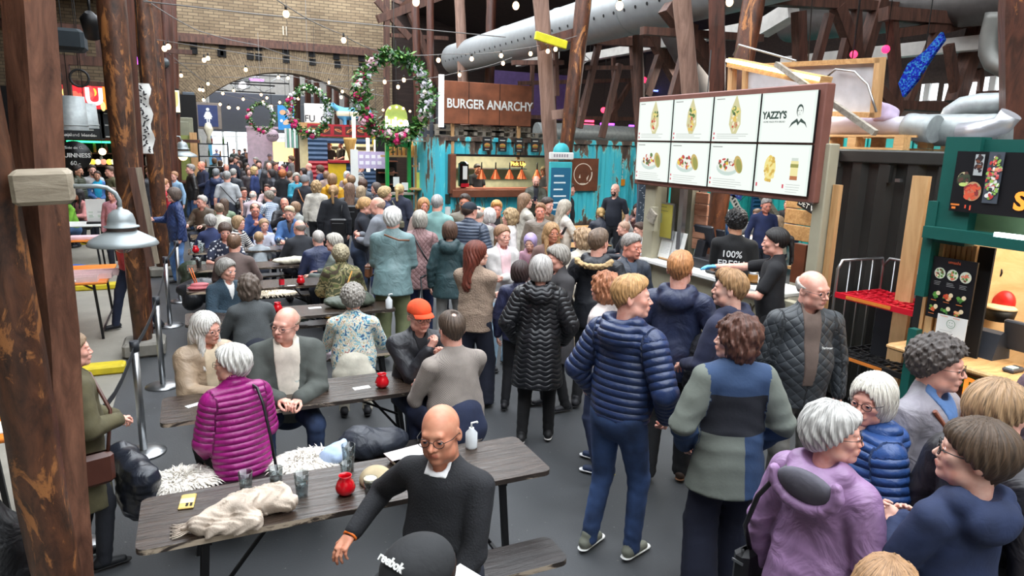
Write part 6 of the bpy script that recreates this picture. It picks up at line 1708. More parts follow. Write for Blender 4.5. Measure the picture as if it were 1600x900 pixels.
# grey chalk written pole at the left end
q=PX(1002,330,XS+3.2);t=empty('written_board',(q.x,q.y,0),'narrow slate board covered with white writing at the container end','sign')
BX((0,0,1.15),(.22,.05,2.3)).put('board',plain('slate board',(78,90,104),.6,bmp=0),t)
A_=Art();[A_.oval(rng.uniform(-.08,.08),2.2-k*.05,.03,.008,(214,220,226),6,rng.uniform(0,3),.0001)for k in range(30)];A_.pr(t,(0,-.028,0),WALL_Y)
kl=bpy.data.lights.new('corner_fill_light','AREA');kl.energy=260;kl.size=3;kl.color=(1,.95,.86)  # added fill lamp with no visible fitting, brightens the dark seating corner
ko=bpy.data.objects.new('corner_fill_light',kl);COL.objects.link(ko);ko.location=(12.6,13.2,4.6)
# big round surfboard and signs deep in the seating corner
q=P(1230,322,15.6);t=empty('surfboard',q,'pale surfboard standing on end before the turquoise wall at the back','surfboard');LT([(.001,-1.3),(.30,-.7),(.36,0),(.26,.8),(.001,1.25)],n=18,M=Matrix.Diagonal((1,.12,1))).put('board',plain('pale surfboard',(206,178,176),.4),t);BX((0,-.05,0),(.03,.02,2.0)).put('stringer',M_DARK,t);LT([(.001,-.01),(.16,-.01),(.001,.01)],(-.1,-.06,.2),14,RX(PI/2)).put('badge',plain('plum print',(110,60,90),.5),t)
for i,(px,py,a_,c_,tx)in enumerate(((1146,302,-.3,(60,80,160),0),(1150,320,-.9,(214,214,206),0))):
 t=empty('road_sign',P(px,py,12.5),['small tilted blue road sign in the seating corner','small tilted white road sign in the seating corner'][i],'sign');t.rotation_euler=(0,-a_,0);BX((0,0,0),(.55,.02,.17)).put('plate',plain('plate %d'%i,c_,.5,bmp=0),t);A_=Art();[A_.rect(-.22+.09*k,-.04,-.17+.09*k,.04,(110,130,196)if i==0 else(60,62,60),0 if k else.0006)for k in range(5)];A_.pr(t,(0,-.012,0),WALL_Y)
t=empty('blue_shutter',P(1193,322,15.8),'dark blue louvred shutter on the turquoise wall','shutter')
for k in range(14):BX((0,-.03,-.8+k*.12),(.9,.05,.07),RX(.5)).put('slat',plain('dark blue paint',(28,74,112),.6,bmp=0),t)
BX((0,0,0),(1.0,.03,1.9)).put('backing',plain('dark blue paint',(24,60,96),.6,bmp=0),t)
a_,b_=P(1180,290,13.0),P(1212,336,13.0);tag(to_origin(BM(a_,b_,.18,.12),a_).put('slanting_beam',M_GREYW,None,loc=a_),'pale slanting beam in the seating corner behind the staff','beam')
t=empty('plank_partition',PX(1262,300,XS+1.6),'partition of broad pine planks behind the right beige post','partition')
for k in range(5):BX((0,0,.28-k*.2),(.04,.62,.19),bev=.008).put('plank',M_PINE,t)
BX((.02,0,-.9),(.1,.2,.5)).put('post',M_RUSTB,t)
t=empty('arrow_sign',PX(1262,322,XS+1.45),'black sign with white capitals tilted on the pine planks','sign');t.rotation_euler=(.35,0,0);BX((0,0,0),(.02,.30,.11)).put('plate',M_DARK,t);text('lettering','DET VI',.09,M_WHITE,t,(-.014,0,0),WALL_X,.002)
# ---------------------------------------------------------------- black container and pallet with ducts
XB=6.1
ya,yb=PX(1297,235,XB).y,PX(1466,237,XB).y;zt=PX(1400,236,XB).z
bc=empty('black_container',(XB,ya,0),'black corrugated shipping container between the wrap stall and the green stall','container')
LBk=ya-yb+.6
pm=corrugated(LBk,.1,zt-.12,.30,.05);pm.v=[(v[1],-v[0],v[2])for v in pm.v];pm.put('side_panel',M_BLK,bc)
BX((.05,-LBk/2,zt-.06),(.14,LBk,.12),bev=.01).put('top_rail',M_BLK,bc);BX((.02,-.05,zt-.09),(.18,.18,.18),bev=.01).put('corner_casting',plain('worn black casting',(66,66,64),.6),bc)
BX((1.2,-LBk/2,zt-.01),(2.4,LBk,.03)).put('roof_panel',plain('dusty roof',(112,114,116),.7),bc);BX((1.2,.0,zt/2),(2.4,.05,zt)).put('end_panel',M_BLK,bc)
for k,(px,py)in enumerate(((1391,272),(1407,282))):BX((-.02,PX(px,py,XB).y-ya,PX(px,py,XB).z),(.05,.05,.16 if k==0 else.03)).put('lug',M_STEEL if k else M_BLK,bc)
pallet((XB+.45,PX(1372,225,XB+.45).y,zt+.01),'raw pine pallet lying on the black container roof',None,PI/2,M_PINE,1.15,.8)
tag(BX((0,0,0),(.04,.15,2.0)).put('pine_sheet',wood('raw ply',(190,146,96),(222,182,132),.6,(4,4,1)),None,loc=Vector(PX(1441,275,5.75))-Vector((0,0,1.0))),'tall raw plywood strip between the black container and the green stall','plywood')
def duct(label,pts,r,mat,name='duct',rings=True,cat='duct',n=20,seg=.12,wob_=0.0):
 pts=[Vector(p)for p in pts];org=pts[0];out=[];rs=[]
 for a,b in zip(pts[:-1],pts[1:]):
  k=max(1,int((b-a).length/seg))
  for i in range(k):out.append(a.lerp(b,i/k)-org)
 out.append(pts[-1]-org)
 for i in range(len(out)):rs.append(r*(1.025 if(rings and i%2)else 1.0)*(1+wob_*sin(i*1.9)+wob_*sin(i*.7)))
 mb=MB();mb.tube(out,rs,n);o=mb.put(name,mat,None,loc=org);return tag(o,label,cat)
XD=XB+.35
M_FOIL=plain('crinkled foil',(186,188,194),.35,.6,var=.1,bmp=1.0,bs=18)
M_WRAP=plain('white foil wrap',(180,176,186),.45,.1,var=.06,bmp=1.0,bs=14)
D=lambda px,py:PX(px,py,XD)
duct('white foil wrapped flexible duct lying above the pallet',[D(1291,198),D(1340,196),D(1421,198)],.105,M_WRAP,wob_=.05)
duct('grey steel duct reducer beyond the white wrapped duct',[D(1419,198),D(1440,200),D(1462,202)],.13,M_GALV,'duct_reducer',seg=.04)
duct('wide dull grey spiral duct behind the reducer',[PX(1440,203,XD+.2),PX(1575,205,XD+.2)],.15,M_GALV)
duct('crinkled foil elbow duct at the right of the spiral duct',[D(1500,207),D(1540,204),D(1566,195),D(1580,178)],.085,M_FOIL,wob_=.06)
duct('smooth grey duct elbow above the spiral duct',[PX(1482,196,XD+.5),PX(1490,178,XD+.5),PX(1506,168,XD+.5),PX(1530,164,XD+.5),PX(1582,163,XD+.5)],.11,M_GALV,rings=False,seg=.08)
tag(soft('crumpled_cloth',[ell((0,0,.02),(.10,.14,.10),k=.05),cone((0,-.1,.0),(0,.1,.14),.03,.05,k=.05),fn(lambda P_:.02*wob(P_,30))],.015,plain('mauve cloth',(176,160,184),.8),None,loc=D(1383,184)),'crumpled mauve cloth draped over the white wrapped duct','cloth')
# big ducts under the roof
XDu=8.0
a,b=PX(690,110,XDu),PX(965,14,XDu)
zz=(PX(870,48,XDu).z)
t=empty('perforated_duct',(XDu,22,zz),'huge pale grey perforated air duct running under the right roof','duct')
mb=MB();mb.tube([(0,-y*.6,0)for y in range(0,30)],.47,28);mb.put('pipe',plain('pale grey duct',(150,154,156),.45,.3,var=.06,bmp=.1),t)
for k in range(6):LT([(.472,-.02),(.485,0),(.472,.02)],(0,-1.2-k*3,0),28,RX(PI/2),cap=False).put('joint_band',M_GALV,t)
hm_=LT([(.001,0),(.035,0)],n=8,cap=False).mesh('air_hole')
for k in range(46):
 an=PI+.25;link('air_hole',hm_,t,M_DARK,loc=(.474*cos(an),-.4-k*.36,.474*sin(an)),rot=(0,-PI/2-.25,0))
a,b=PX(885,207,9.0),PX(1003,210,9.0)
duct('silver spiral duct lying on the turquoise container roof',[P(838,205,YB+1.0),P(1010,212,YB+1.0)],.26,M_GALV)
duct('grey corrugated duct high above the black container',[PX(1235,40,12.5),PX(1420,14,11.5),PX(1600,-6,11)],.36,plain('dull duct',(86,82,80),.5,.5))
duct('brown grey flexible duct dropping behind the pale log',[P(1048,30,14),P(1080,90,14),P(1095,150,14),P(1080,200,14)],.38,plain('dull duct',(86,82,80),.5,.5))
duct('grey elbow duct at the far right under the roof',[PX(1556,20,8.0),PX(1546,60,8.0),PX(1545,82,8.0),PX(1552,98,8.0),PX(1568,106,8.0),PX(1600,108,8.0)],.10,plain('dull duct',(96,96,92),.5,.5),rings=False,seg=.06)
for i,(p0,p1,x_,w_)in enumerate((((810,100),(870,86),11.0,.2),((905,92),(1190,40),11.0,.22),((1190,46),(1240,16),10.5,.3),((1225,98),(1600,60),11.5,.22))):
 a_,b_=PX(*p0,x_),PX(*p1,x_)
 tag(to_origin(BM(a_,b_,w_,w_),a_).put('white_service_channel',plain('white channel',(196,192,186),.5,bmp=0),None,loc=a_),['short pale service channel left of the leaning posts','long pale service channel crossing behind the pale log','pale service channel end near the top above the screens','pale service channel behind the crossed struts'][i],'channel')
 # high windows far right, coloured lights
for k,(x0,y0,x1,y1)in enumerate(((1437,130,1466,163),(1472,128,1526,163),(1536,118,1573,148))):
 a_,b_=PX(x0,y1,12.0),PX(x1,y0,12.0)
 w_=struct('window_%d'%(10+k),BX((12.0,(a_.y+b_.y)/2,(a_.z+b_.z)/2),(.04,abs(a_.y-b_.y),b_.z-a_.z)),emis('daylit window',(226,232,236),1.3))
 BX((11.95,(a_.y+b_.y)/2,(a_.z+b_.z)/2),(.06,.10,b_.z-a_.z)).put('mullion',M_WHITE,w_);BX((11.94,(a_.y+b_.y)/2,a_.z),(.08,abs(a_.y-b_.y)+.1,.1)).put('sill',M_BEAM,w_)
for i,(px,py,c_)in enumerate(((1384,77,(255,40,90)),(1334,85,(255,50,90)),(1006,125,(255,40,80)),(943,172,(255,60,90)),(1134,3,(255,60,80)))):
 tag(BL((0,0,0),.06 if i<2 else.09).put('red_spotlight',emis('red spot',c_,1.8),None,loc=PX(px,py,9.5 if i<2 else 12.0)),['round red spotlight between the roof struts at the right','dimmer round red spotlight left of the brightest one','small red spotlight behind the turquoise container end','faint red spotlight far behind the leaning posts','red light at the top above the square timber'][i],'lamp')
for i,(px,py)in enumerate(((1004,135),(1004,141),(1005,148),(1028,142),(1003,160))):
 tag(BX((0,0,0),(.5,.05,.05)).put('blue_light_bar',emis('blue led',(90,110,255),4),None,loc=P(px,py,22)),'short blue light bar in the dark above the container end, %s'%('topmost','second from the top','third from the top','set off to the right','lowest')[i],'lamp','blue light bars')
for i,(px,py,c_)in enumerate(((917,189,(255,60,90)),(917,195,(255,60,90)),(949,194,(190,70,255)),(993,197,(150,70,255)))):
 tag(BX((0,0,0),(.55,.05,.07)).put('coloured_light_bar',emis('led%d'%i,c_,3),None,loc=P(px,py,21)),['upper pinkish red light bar above the container roof','lower pinkish red light bar above the container roof','violet light bar above the container roof','violet blue light bar near the container end'][i],'lamp')
t=empty('violet_drape',P(830,150,23),'dim violet cloth panel hanging in the dark behind the burger sign','cloth');BX((0,0,0),(3.2,.05,1.6)).put('cloth',plain('violet cloth',(96,76,124),.8),t)
# glittering blue cloth
a_=PX(1440,120,8.2)
pts=[(1472,50),(1448,78),(1420,100),(1405,130),(1412,152),(1432,128),(1456,90),(1476,62)]
vs=[Vector(PX(x,y,8.2))-a_ for x,y in pts]
mb=MB();mb._add([v+Vector((-.02,0,0))for v in vs]+[v+Vector((.03,0,0))for v in vs],[tuple(range(8)),tuple(reversed(range(8,16)))]+[(i,(i+1)%8,8+(i+1)%8,8+i)for i in range(8)])
m,nt,b_=newmat('blue sequins');tc=N(nt,'ShaderNodeTexCoord');vo=N(nt,'ShaderNodeTexVoronoi',i_Scale=55.0);nt.links.new(tc.outputs['Object'],vo.inputs[0]);r_=ramp(nt,[(0,lin((20,24,120))),(.5,lin((40,60,210))),(1,lin((80,190,220)))]);nt.links.new(vo.outputs['Color'],r_.inputs[0]);nt.links.new(r_.outputs[0],b_.inputs['Base Color']);b_.inputs['Roughness'].default_value=.25;b_.inputs['Metallic'].default_value=.5
tag(mb.put('sequin_cloth',m,None,loc=a_),'glittering blue sequin cloth slung diagonally under the right roof','cloth')
# ---------------------------------------------------------------- green stall at the right edge
XG=5.2;G=lambda px,py,dx=0:PX(px,py,XG+dx)
yl=G(1466,300).y;gz=G(1466,236).z
gs=empty('green_stall',(XG,yl,0),'dark teal green food stall at the right edge with a pine counter','stall')
yr=-2.6
BX((.06,-.13,2.62-.24),(.12,.26,.80)).put('upper_corner',M_GREENP,gs)
BX((.10,yr/2,2.72),(.12,-yr,.09)).put('top_rail',M_GREENP,gs)
BX((.12,yr/2,2.35),(.06,-yr,.68)).put('fascia',plain('cream teal band',(120,150,110),.5,bmp=0),gs)
zl=G(1560,372).z
BX((.0,yr/2,G(1500,368).z),(.14,-yr+.06,.09)).put('lower_rail',M_GREENP,gs)
BX((-.06,yr/2-.25,G(1500,362).z+.02),(.04,-yr-.5,.03)).put('led_strip',emis('strip',(236,250,255),2.5),gs)
BX((.04,.02,G(1450,420).z+.15),(.10,.08,.75)).put('side_post',M_GREENP,gs)
BX((-.02,.0,.60),(.07,.07,1.2+.16)).put('front_post',M_GREENP,gs)
pbz=G(1412,541).z
BX((.10,yr/2,(pbz-.1)/2),(.08,-yr,pbz-.1)).put('front_panel',plain('brown front',(112,70,52),.6),gs)
BX((.02,yr/2,pbz-.13),(.06,-yr,.08)).put('green_edge',plain('leaf green',(60,130,60),.5),gs)
cn=MB();cn.box((.12,yr/2+.05,pbz),(.50,-yr+.22,.045),bev=.015);cn.put('counter',M_PINE,gs)
BX((1.5,yr/2,1.5),(.05,-yr,2.4)).put('back_panel',wood('pine sheet',(196,156,106),(222,188,140),.6,(1,3,3)),gs)
BX((.8,-.02,1.4),(1.4,.05,2.2)).put('end_panel',wood('pine sheet',(196,156,106),(222,188,140),.6,(1,3,3)),gs)
kl=bpy.data.lights.new('green_stall_light','AREA');kl.energy=16;kl.size=1.2;kl.color=(1,.82,.6)
ko=bpy.data.objects.new('green_stall_light',kl);COL.objects.link(ko);ko.location=(XG+.8,yl-.9,2.2)
# slats behind the small menu
for k in range(9):
 q=G(1457+k*8.2,390+k*.8,.12);z1=G(1457,378).z;BX((.13,q.y-yl,(z1+pbz)/2),(.03,.028,z1-pbz)).put('slat',M_PINEV,gs)
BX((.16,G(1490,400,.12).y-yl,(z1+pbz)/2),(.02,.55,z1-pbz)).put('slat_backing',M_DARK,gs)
# big menu board
q0,q1=G(1482,329,-.04),G(1492,236,-.04)
t=empty('food_menu_board',(XG-.04,q0 .y,q0 .z),'big black board with food photographs and orange letters over the green stall','sign')
bw=1.9;bh=q1 .z-q0 .z
BX((.015,-bw/2,bh/2),(.03,bw,bh)).put('board',plain('black board',(22,22,26),.4,bmp=0),t)
A_=Art();s=bh/.5
def food(cx,cy,rx,ry,base,cols,n=30,r=.02):A_.oval(cx,cy,rx,ry,base,22);A_.blobs(cx,cy,rx*.8,ry*.8,cols,n,r,R2)
food(.075,.24,.045,.05,(206,196,150),((50,60,44),(60,70,50),(30,30,30),(90,60,50)),30,.02);A_.oval(.08,.20,.032,.014,(196,214,120))
food(.155,.155,.062,.07,(190,150,110),((190,60,50),(220,90,60),(140,50,50),(206,120,90)),34,.022)
A_.rect(.14,.27,.205,.42,(176,180,180));A_.blobs(.172,.35,.024,.06,((60,40,40),(120,70,50),(40,36,40)),26,.014,R2)
A_.rect(.235,.08,.34,.44,(70,76,86));A_.blobs(.288,.26,.045,.16,((240,236,230),(226,120,120),(150,190,90),(200,60,60),(240,170,120),(60,60,66)),90,.016,R2)
A_.rect(.02,.045,.085,.058,(236,130,50));A_.rect(.03,.02,.06,.036,(236,130,50));A_.rect(.125,.03,.135,.055,(236,90,60));A_.rect(.16,.02,.17,.055,(236,90,60))
A_.pr(t,(0,0,0),WALL_X)
text('lettering','S',.17,emis('orange letters',(240,140,50),.6),t,(-.004,G(1584,320,-.04).y-q0 .y,.105),WALL_X,.003,.006,'LEFT')
# small menu + smiley report
q0,q1=G(1450,492,-.02),G(1455,396,-.02);q2=G(1524,405,-.02)
bw,bh=q1 .y-q2 .y,q1 .z-q0 .z
t=empty('small_menu_board',(XG+.02,q1 .y,q0 .z-.02),'small black menu with round food pictures on the pine slats','sign')
BX((.01,-bw/2,bh/2),(.015,bw,bh)).put('board',plain('black board',(22,22,26),.4,bmp=0),t)
A_=Art()
for k in range(3):A_.oval(bw*(.2+.3*k),bh*.74,bw*.13,bw*.13,(206,210,190));A_.blobs(bw*(.2+.3*k),bh*.74,bw*.1,bw*.1,((90,140,60),(220,120,90),(230,220,180),(120,80,60)),18,bw*.035,R2);A_.lines(bw*(.1+.3*k),bh*.60,bw*.2,3,.012,(150,150,150),R2,.003)
for j in range(2):
 for k in range(3):A_.blobs(bw*(.18+.3*k),bh*(.38-.22*j),bw*.08,bw*.06,((200,90,50),(110,150,60),(230,170,120),(190,60,40))if(j+k)%2 else((90,150,60),(60,110,50)),12,bw*.04,R2);A_.oval(bw*(.25+.3*k),bh*(.42-.22*j),bw*.05,bw*.05,(226,206,170));A_.lines(bw*(.1+.3*k),bh*(.29-.22*j),bw*.18,1,.01,(220,120,60),R2,.004)
text('lettering','umashi',.034,plain('dull orange',(190,84,48),.5,bmp=0),t,(-.003,-bw/2,bh*.94),WALL_X,.001);A_.pr(t,(0,0,0),WALL_X)
q0=G(1458,540,-.02);t=empty('smiley_report',(XG+.0,G(1462,500,0).y,G(1462,545,0).z),'white paper with a round smiling face pinned under the small menu','notice')
BX((.01,-.12,.13),(.004,.23,.30)).put('paper',M_WHITE,t);A_=Art();A_.ring(.12,.22,.030,.034,(90,130,100),20);A_.ring(.12,.22,.016,.019,(90,130,100),8,3.6,5.8);A_.oval(.11,.23,.004,.004,(90,130,100),6);A_.oval(.13,.23,.004,.004,(90,130,100),6);A_.lines(.04,.16,.12,7,.02,(176,176,176),R2,.003);A_.pr(t,(0,0,0),WALL_X)
text('lettering','Po',.19,emis('orange letters',(240,140,50),.6),gs,(-.02,G(1507,600).y-yl,G(1507,603).z),WALL_X,.004,.006,'LEFT')
# things on the counter
q=G(1540,540,.28)
pad('touch_till','dark grey touch screen till standing on the pine counter','till',(q.x+.05,q.y,pbz+.02),[('base',MB().prism([(-.12,0),(.10,0),(.07,.17),(-.02,.22),(-.06,.20)],-.10,.10,Matrix(((1,0,0),(0,0,1),(0,1,0)))),plain('slate plastic',(54,60,70),.4)),('screen',BX((.04,-.20,.20),(.04,.26,.24),RY(-.25),bev=.01),plain('slate plastic',(60,66,76),.4))])
q=G(1583,580,.10);pad('phone_terminal','small dark terminal with coloured keys at the counter edge far right','terminal',(q.x,q.y,pbz+.02),[('body',BX((0,0,.02),(.15,.08,.03),bev=.008),plain('slate plastic',(54,60,70),.4)),('display',BX((-.02,0,.037),(.07,.05,.004)),emis('pale display',(190,220,190),.6))])
q=G(1550,470,.9);t=empty('boxing_gloves',q,'pair of red boxing gloves hanging inside the green stall','gloves')
gl=[ell((0,0,0),(.07,.08,.10),k=.03),ell((-.02,.07,-.02),(.035,.03,.05),k=.02)]
soft('glove',gl,.014,plain('red leather',(190,26,26),.4),t,loc=(0,.09,0));soft('glove',gl,.014,plain('red leather',(190,26,26),.4),t,loc=(0,-.10,.01))
q=G(1560,500,.8);pad('sauce_pot','black round pot with a pale lid on the shelf inside the green stall','pot',q,[('pot',LT([(.001,0),(.10,0),(.12,.10),(.12,.10)],n=18),M_BLACKM),('lid',LT([(.125,.10),(.10,.12),(.001,.125)],n=18),plain('pale wood lid',(214,190,150),.5))])
q=G(1552,430,.9);t=empty('scissors',q,'black handled scissors hanging inside the green stall','scissors')
for s_ in(-1,1):TB([(0,s_*.035+.028*cos(a),.03+.04*sin(a))for a in[2*PI*k/10 for k in range(10)]],.008,5,closed=True).put('handle',M_BLACKM,t);BM((0,s_*.012,-.01),(0,-s_*.01,-.15),.012,.004).put('blade',M_STEEL,t)
MB_=TB([Vector(G(1530,400,1.2))-Vector(G(1560,420,1.2)),Vector((0,0,0)),Vector(G(1590,400,1.2))-Vector(G(1560,420,1.2))],.006,5);tag(MB_.put('hanging_cable',M_CABLEB,None,loc=G(1560,420,1.2)),'thin dark cable sagging inside the green stall','cable')
# ---------------------------------------------------------------- roll cages with red and black mesh shelves
def roll_cage(label,c,w,d,zs,mats,ztop):
 t=empty('roll_cage',c,label,'roll cage')
 for y in(-w/2,w/2):
  TB([(-d/2,y,.12),(-d/2,y,ztop-.08),(-d/2+.04,y*.98,ztop),(d/2-.04,y*.98,ztop),(d/2,y,ztop-.08),(d/2,y,.12)],.014,8).put('side_hoop',M_STEEL,t)
  for k in range(1,4):TB([(-d/2+d*k/4,y,.14),(-d/2+d*k/4,y,ztop)],.006,6).put('bar',M_STEEL,t)
 TB([(d/2,-w/2,ztop-.08),(d/2,-w/2+.06,ztop),(d/2,w/2-.06,ztop),(d/2,w/2,ztop-.08)],.014,8).put('back_hoop',M_STEEL,t)
 for k in range(1,7):TB([(d/2,-w/2+w*k/7,.14),(d/2,-w/2+w*k/7,ztop)],.006,6).put('bar',M_STEEL,t)
 for z,m in zip(zs,mats):
  mb=MB()
  for k in range(11):mb.box((0,-w/2+w*k/10,z),(d,.014,.02))
  for k in range(6):mb.beam((-d/2+d*k/5,-w/2,z),(-d/2+d*((k+2)%6)/5,w/2,z),.02,.02)
  o=mb.put('mesh_shelf',m,t);o['kind']='stuff'
  BX((-d/2,0,z),(.02,w,.05)).put('shelf_edge',m,t);BX((-d/2-.012,.05,z),(.004,w*.55,.03)).put('price_strip',plain('orange strip',(222,130,50),.5,bmp=0),t)
 BX((0,0,.12),(d,w,.03)).put('base',M_BLACKM,t)
 for x in(-d/2+.06,d/2-.06):
  for y in(-w/2+.06,w/2-.06):LT([(.05,-.012),(.05,.012)],(x,y,.05),12,RX(PI/2)).put('wheel',M_BLACKM,t)
 BX((d/2-.02,.0,ztop-.22),(.01,.18,.24)).put('sign_plate',plain('grey plate',(140,136,136),.4,.3),t)
 return t
q=at_z(1372,468,1.32)
rc=roll_cage('steel roll cage with a bright red mesh shelf on top and a black one below',(XG+.52,G(1392,480,.45).y,0),.82,.62,(1.34,.78),(plain('red plastic',(206,24,44),.4,bmp=0),plain('black plastic mesh',(28,28,30),.5,bmp=0)),1.66)
BX((.05,.1,.96),(.06,.2,.55),RZ(.3)).put('hanging_cloth',plain('dark cloth',(30,32,38),.9),rc)
# ---------------------------------------------------------------- tables and benches in rows along the nave
def rrect(L,D,r,n=4):
 pts=[]
 for cx,cy,a0 in((L/2-r,D/2-r,0),(-L/2+r,D/2-r,90),(-L/2+r,-D/2+r,180),(L/2-r,-D/2+r,270)):
  for k in range(n+1):
   a=(a0+90*k/n)*D2R;pts.append((cx+r*cos(a),cy+r*sin(a)))
 return pts
M_EDGE=wood('chipped dark edge',(40,34,30),(60,50,44),.45,(3,3,12),worn=(176,160,140),wornamt=.51)
def slab(L,D,t,z,mat,parent,nm,r=.05):
 mb=MB();pts=rrect(L,D,r);n=len(pts)
 mb.prism(pts,z-t,z);mb.mi=[0,0]+[1]*n
 return mb.put(nm,[mat,M_EDGE],parent)
_tb={}
def table(name,x0,x1,y0,y1,label,mat,z=.76,cat='table',group=None,light=False):
 L,D=x1-x0,y1-y0
 t=empty(name,((x0+x1)/2,(y0+y1)/2,0),label,cat,group)
 slab(L,D,.03,z,mat,t,'table_top' if cat=='table' else 'seat')
 lx=L/2-.30
 for s in(-1,1):
  for q in(-1,1):
   BM((s*lx,q*(D/2-.06),z-.03),(s*(lx+.05),q*(D/2-.05),0),.035,.035).put('leg',M_BLACKM,t)
  BX((s*lx,0,z-.05),(.05,D-.08,.035)).put('bracket',M_BLACKM,t)
  BM((s*(lx+.03),-D/2+.06,.18),(s*(lx+.03),D/2-.06,.18),.02).put('crossbar',M_BLACKM,t)
  BM((s*(lx+.02),0,.2),(s*(lx-.38),0,z-.05),.018,.018).put('brace',M_BLACKM,t)
 return t
TX0,TX1=-.35,1.83
T=[('long dark brown folding table nearest to the camera with worn edges',TX0,TX1,3.28,3.80),('second long dark table with the man in the grey overshirt seated behind it',-.30,1.80,4.82,5.34),('third long dark table behind the patterned blouse',-.16,2.02,7.42,7.94),('fourth long dark table that carries the red bottle',-.15,1.80,9.02,9.55),('fifth long dark table where the brown sweater back sits',-.15,2.00,10.50,11.02),('sixth long dark table with the wine glasses and the children',-.14,1.95,12.1,12.62),('seventh long dark table in the row, partly hidden by seated people',-.10,2.0,13.9,14.4),('eighth dark table far down the row',-.05,2.0,15.9,16.4)]
for lb,x0,x1,y0,y1 in T:table('beer_table',x0,x1,y0,y1,lb,M_TABLE)
B=[('worn dark bench end in front of the nearest table',-.2,1.72,2.85,3.10),('bench with peeling black paint between the two nearest tables',-.36,1.62,4.36,4.62),('bench behind the second table under the couple',-.25,1.85,5.62,5.87),('bench in front of the third table',-.1,2.0,6.78,7.03),('bench behind the third table',-.1,2.0,8.12,8.37),('pale wooden bench top in front of the fourth table',-.1,1.9,8.62,8.86),('bench behind the fourth table with a fur throw',-.1,1.9,9.85,10.1),('bench behind the fifth table',-.1,1.9,11.4,11.65),('bench behind the sixth table',-.1,1.9,12.95,13.2),('bench behind the seventh table',-.1,1.9,14.9,15.15)]
for i,(lb,x0,x1,y0,y1)in enumerate(B):table('bench',x0,x1,y0,y1,lb,M_PINE if 'pale' in lb else M_BENCH,.46,'bench')
# pale wooden tables before the turquoise container
for i,(px,py,w_)in enumerate(((895,358,1.6),(905,386,1.5),(868,420,1.3))):
 q=at_z(px,py,.76);table('pine_table',q.x-w_/2,q.x+w_/2,q.y,q.y+.6,['pale wooden table nearest to the turquoise container','pale wooden table left of the man with the furry hood','pale wooden table behind the woman in the long black coat'][i],M_PINE)
q=at_z(1215,372,.74);table('pine_table',q.x-1.0,q.x+1.2,q.y-.2,q.y+.5,'grey white picnic table in the seating corner behind the counter staff',M_WHITE)
# orange folding tables and the trays on the left
M_OR=wood('orange varnished board',(214,112,30),(240,144,48),.35,(1.2,10,10))
def folding(x0,x1,y0,y1,label,top,z=.76):
 t=empty('folding_table',((x0+x1)/2,(y0+y1)/2,0),label,'table');L,D=x1-x0,y1-y0
 BX((0,0,z-.015),(L,D,.03),bev=.008).put('table_top',top,t)
 for s in(-1,1):
  for q in(-1,1):BM((s*(L/2-.15),q*(D/2-.05),z-.03),(s*(L/2-.10),q*(D/2-.04),0),.03).put('leg',M_BLACKM,t)
  BM((s*(L/2-.14),-D/2+.05,z-.1),(s*(L/2-.55),0,z-.04),.018).put('brace',M_BLACKM,t)
  BM((s*(L/2-.1),-D/2+.04,.1),(s*(L/2-.1),D/2-.04,.1),.02).put('crossbar',M_BLACKM,t)
 return t
qa,qb=at_z(158,441,.76),at_z(180,413,.76)
folding(qa.x-2.1,qa.x+.06,qa.y,qb.y+.05,'orange folding table carrying the long white boxes at the left',M_OR)
q2=at_z(165,375,.76);folding(q2 .x-2.0,q2 .x,q2 .y,q2 .y+.7,'farther orange folding table with pink boxes',M_OR)
q3=at_z(160,352,.76);folding(q3 .x-1.6,q3 .x+.3,q3 .y,q3 .y+.8,'white topped table before the woman with the blue scarf',M_WHITE)
q4=at_z(14,655,.76);folding(q4 .x-1.6,q4 .x+.12,q4 .y-.35,q4 .y+.25,'orange folding table cut off by the left edge of the view',M_OR)
tag(BX((0,0,.06),(.5,.30,.12),bev=.01).put('yellow_box',plain('yellow card',(226,196,60),.5),None,loc=(q4 .x-.30,q4 .y+.10,.76)),'yellow cardboard box on the orange table at the left edge','box')
tag(BX((0,0,.004),(.3,.21,.008)).put('paper_sheet',M_WHITE,None,loc=(q4 .x-.12,q4 .y-.15,.76)),'white paper sheet on the orange table at the left edge','paper')
def open_tray(loc,L,D,label,inner,group=None):
 t=empty('long_box',loc,label,'box',group);w=plain('white pink card',(232,206,206),.6,bmp=0)
 BX((0,0,.005),(L,D,.01)).put('base',w,t)
 for c_,d_ in(((0,-D/2,.035),(L,.006,.07)),((0,D/2,.035),(L,.006,.07)),((-L/2,0,.035),(.006,D,.07)),((L/2,0,.035),(.006,D,.07))):BX(c_,d_).put('side',w,t)
 me=BL((0,0,.03),.028,8,5).mesh('sweet')
 n=int(L/.07)
 for k in range(n):link('sweet',me,t,inner[k%len(inner)],loc=(-L/2+.05+k*.07,0,0))
sw=[plain('pink sweet',(226,130,140),.5,bmp=0),plain('cream sweet',(236,210,180),.5,bmp=0),plain('red sweet',(186,60,60),.5,bmp=0),plain('brown sweet',(120,72,50),.5,bmp=0)]
for k in range(3):open_tray((qa.x-.62+k*.14,qa.y+.13+k*.20,.76),1.15,.17,'long shallow white box filled with small sweets, %s of the three'%('nearest','middle','farthest')[k],sw)
tag(BX((0,0,.06),(.5,.4,.12),bev=.01).put('brown_box',plain('brown card',(150,116,84),.7),None,loc=(qb.x-1.25,qb.y-.05,.76)),'brown open cardboard box behind the long white boxes','box')
tag(BX((0,0,.02),(.20,.09,.035),bev=.01).put('tissue_pack',M_WHITE,None,loc=(qa.x-.38,qa.y+.02+.04,.76)),'white tissue pack at the front edge of the orange table','tissues')
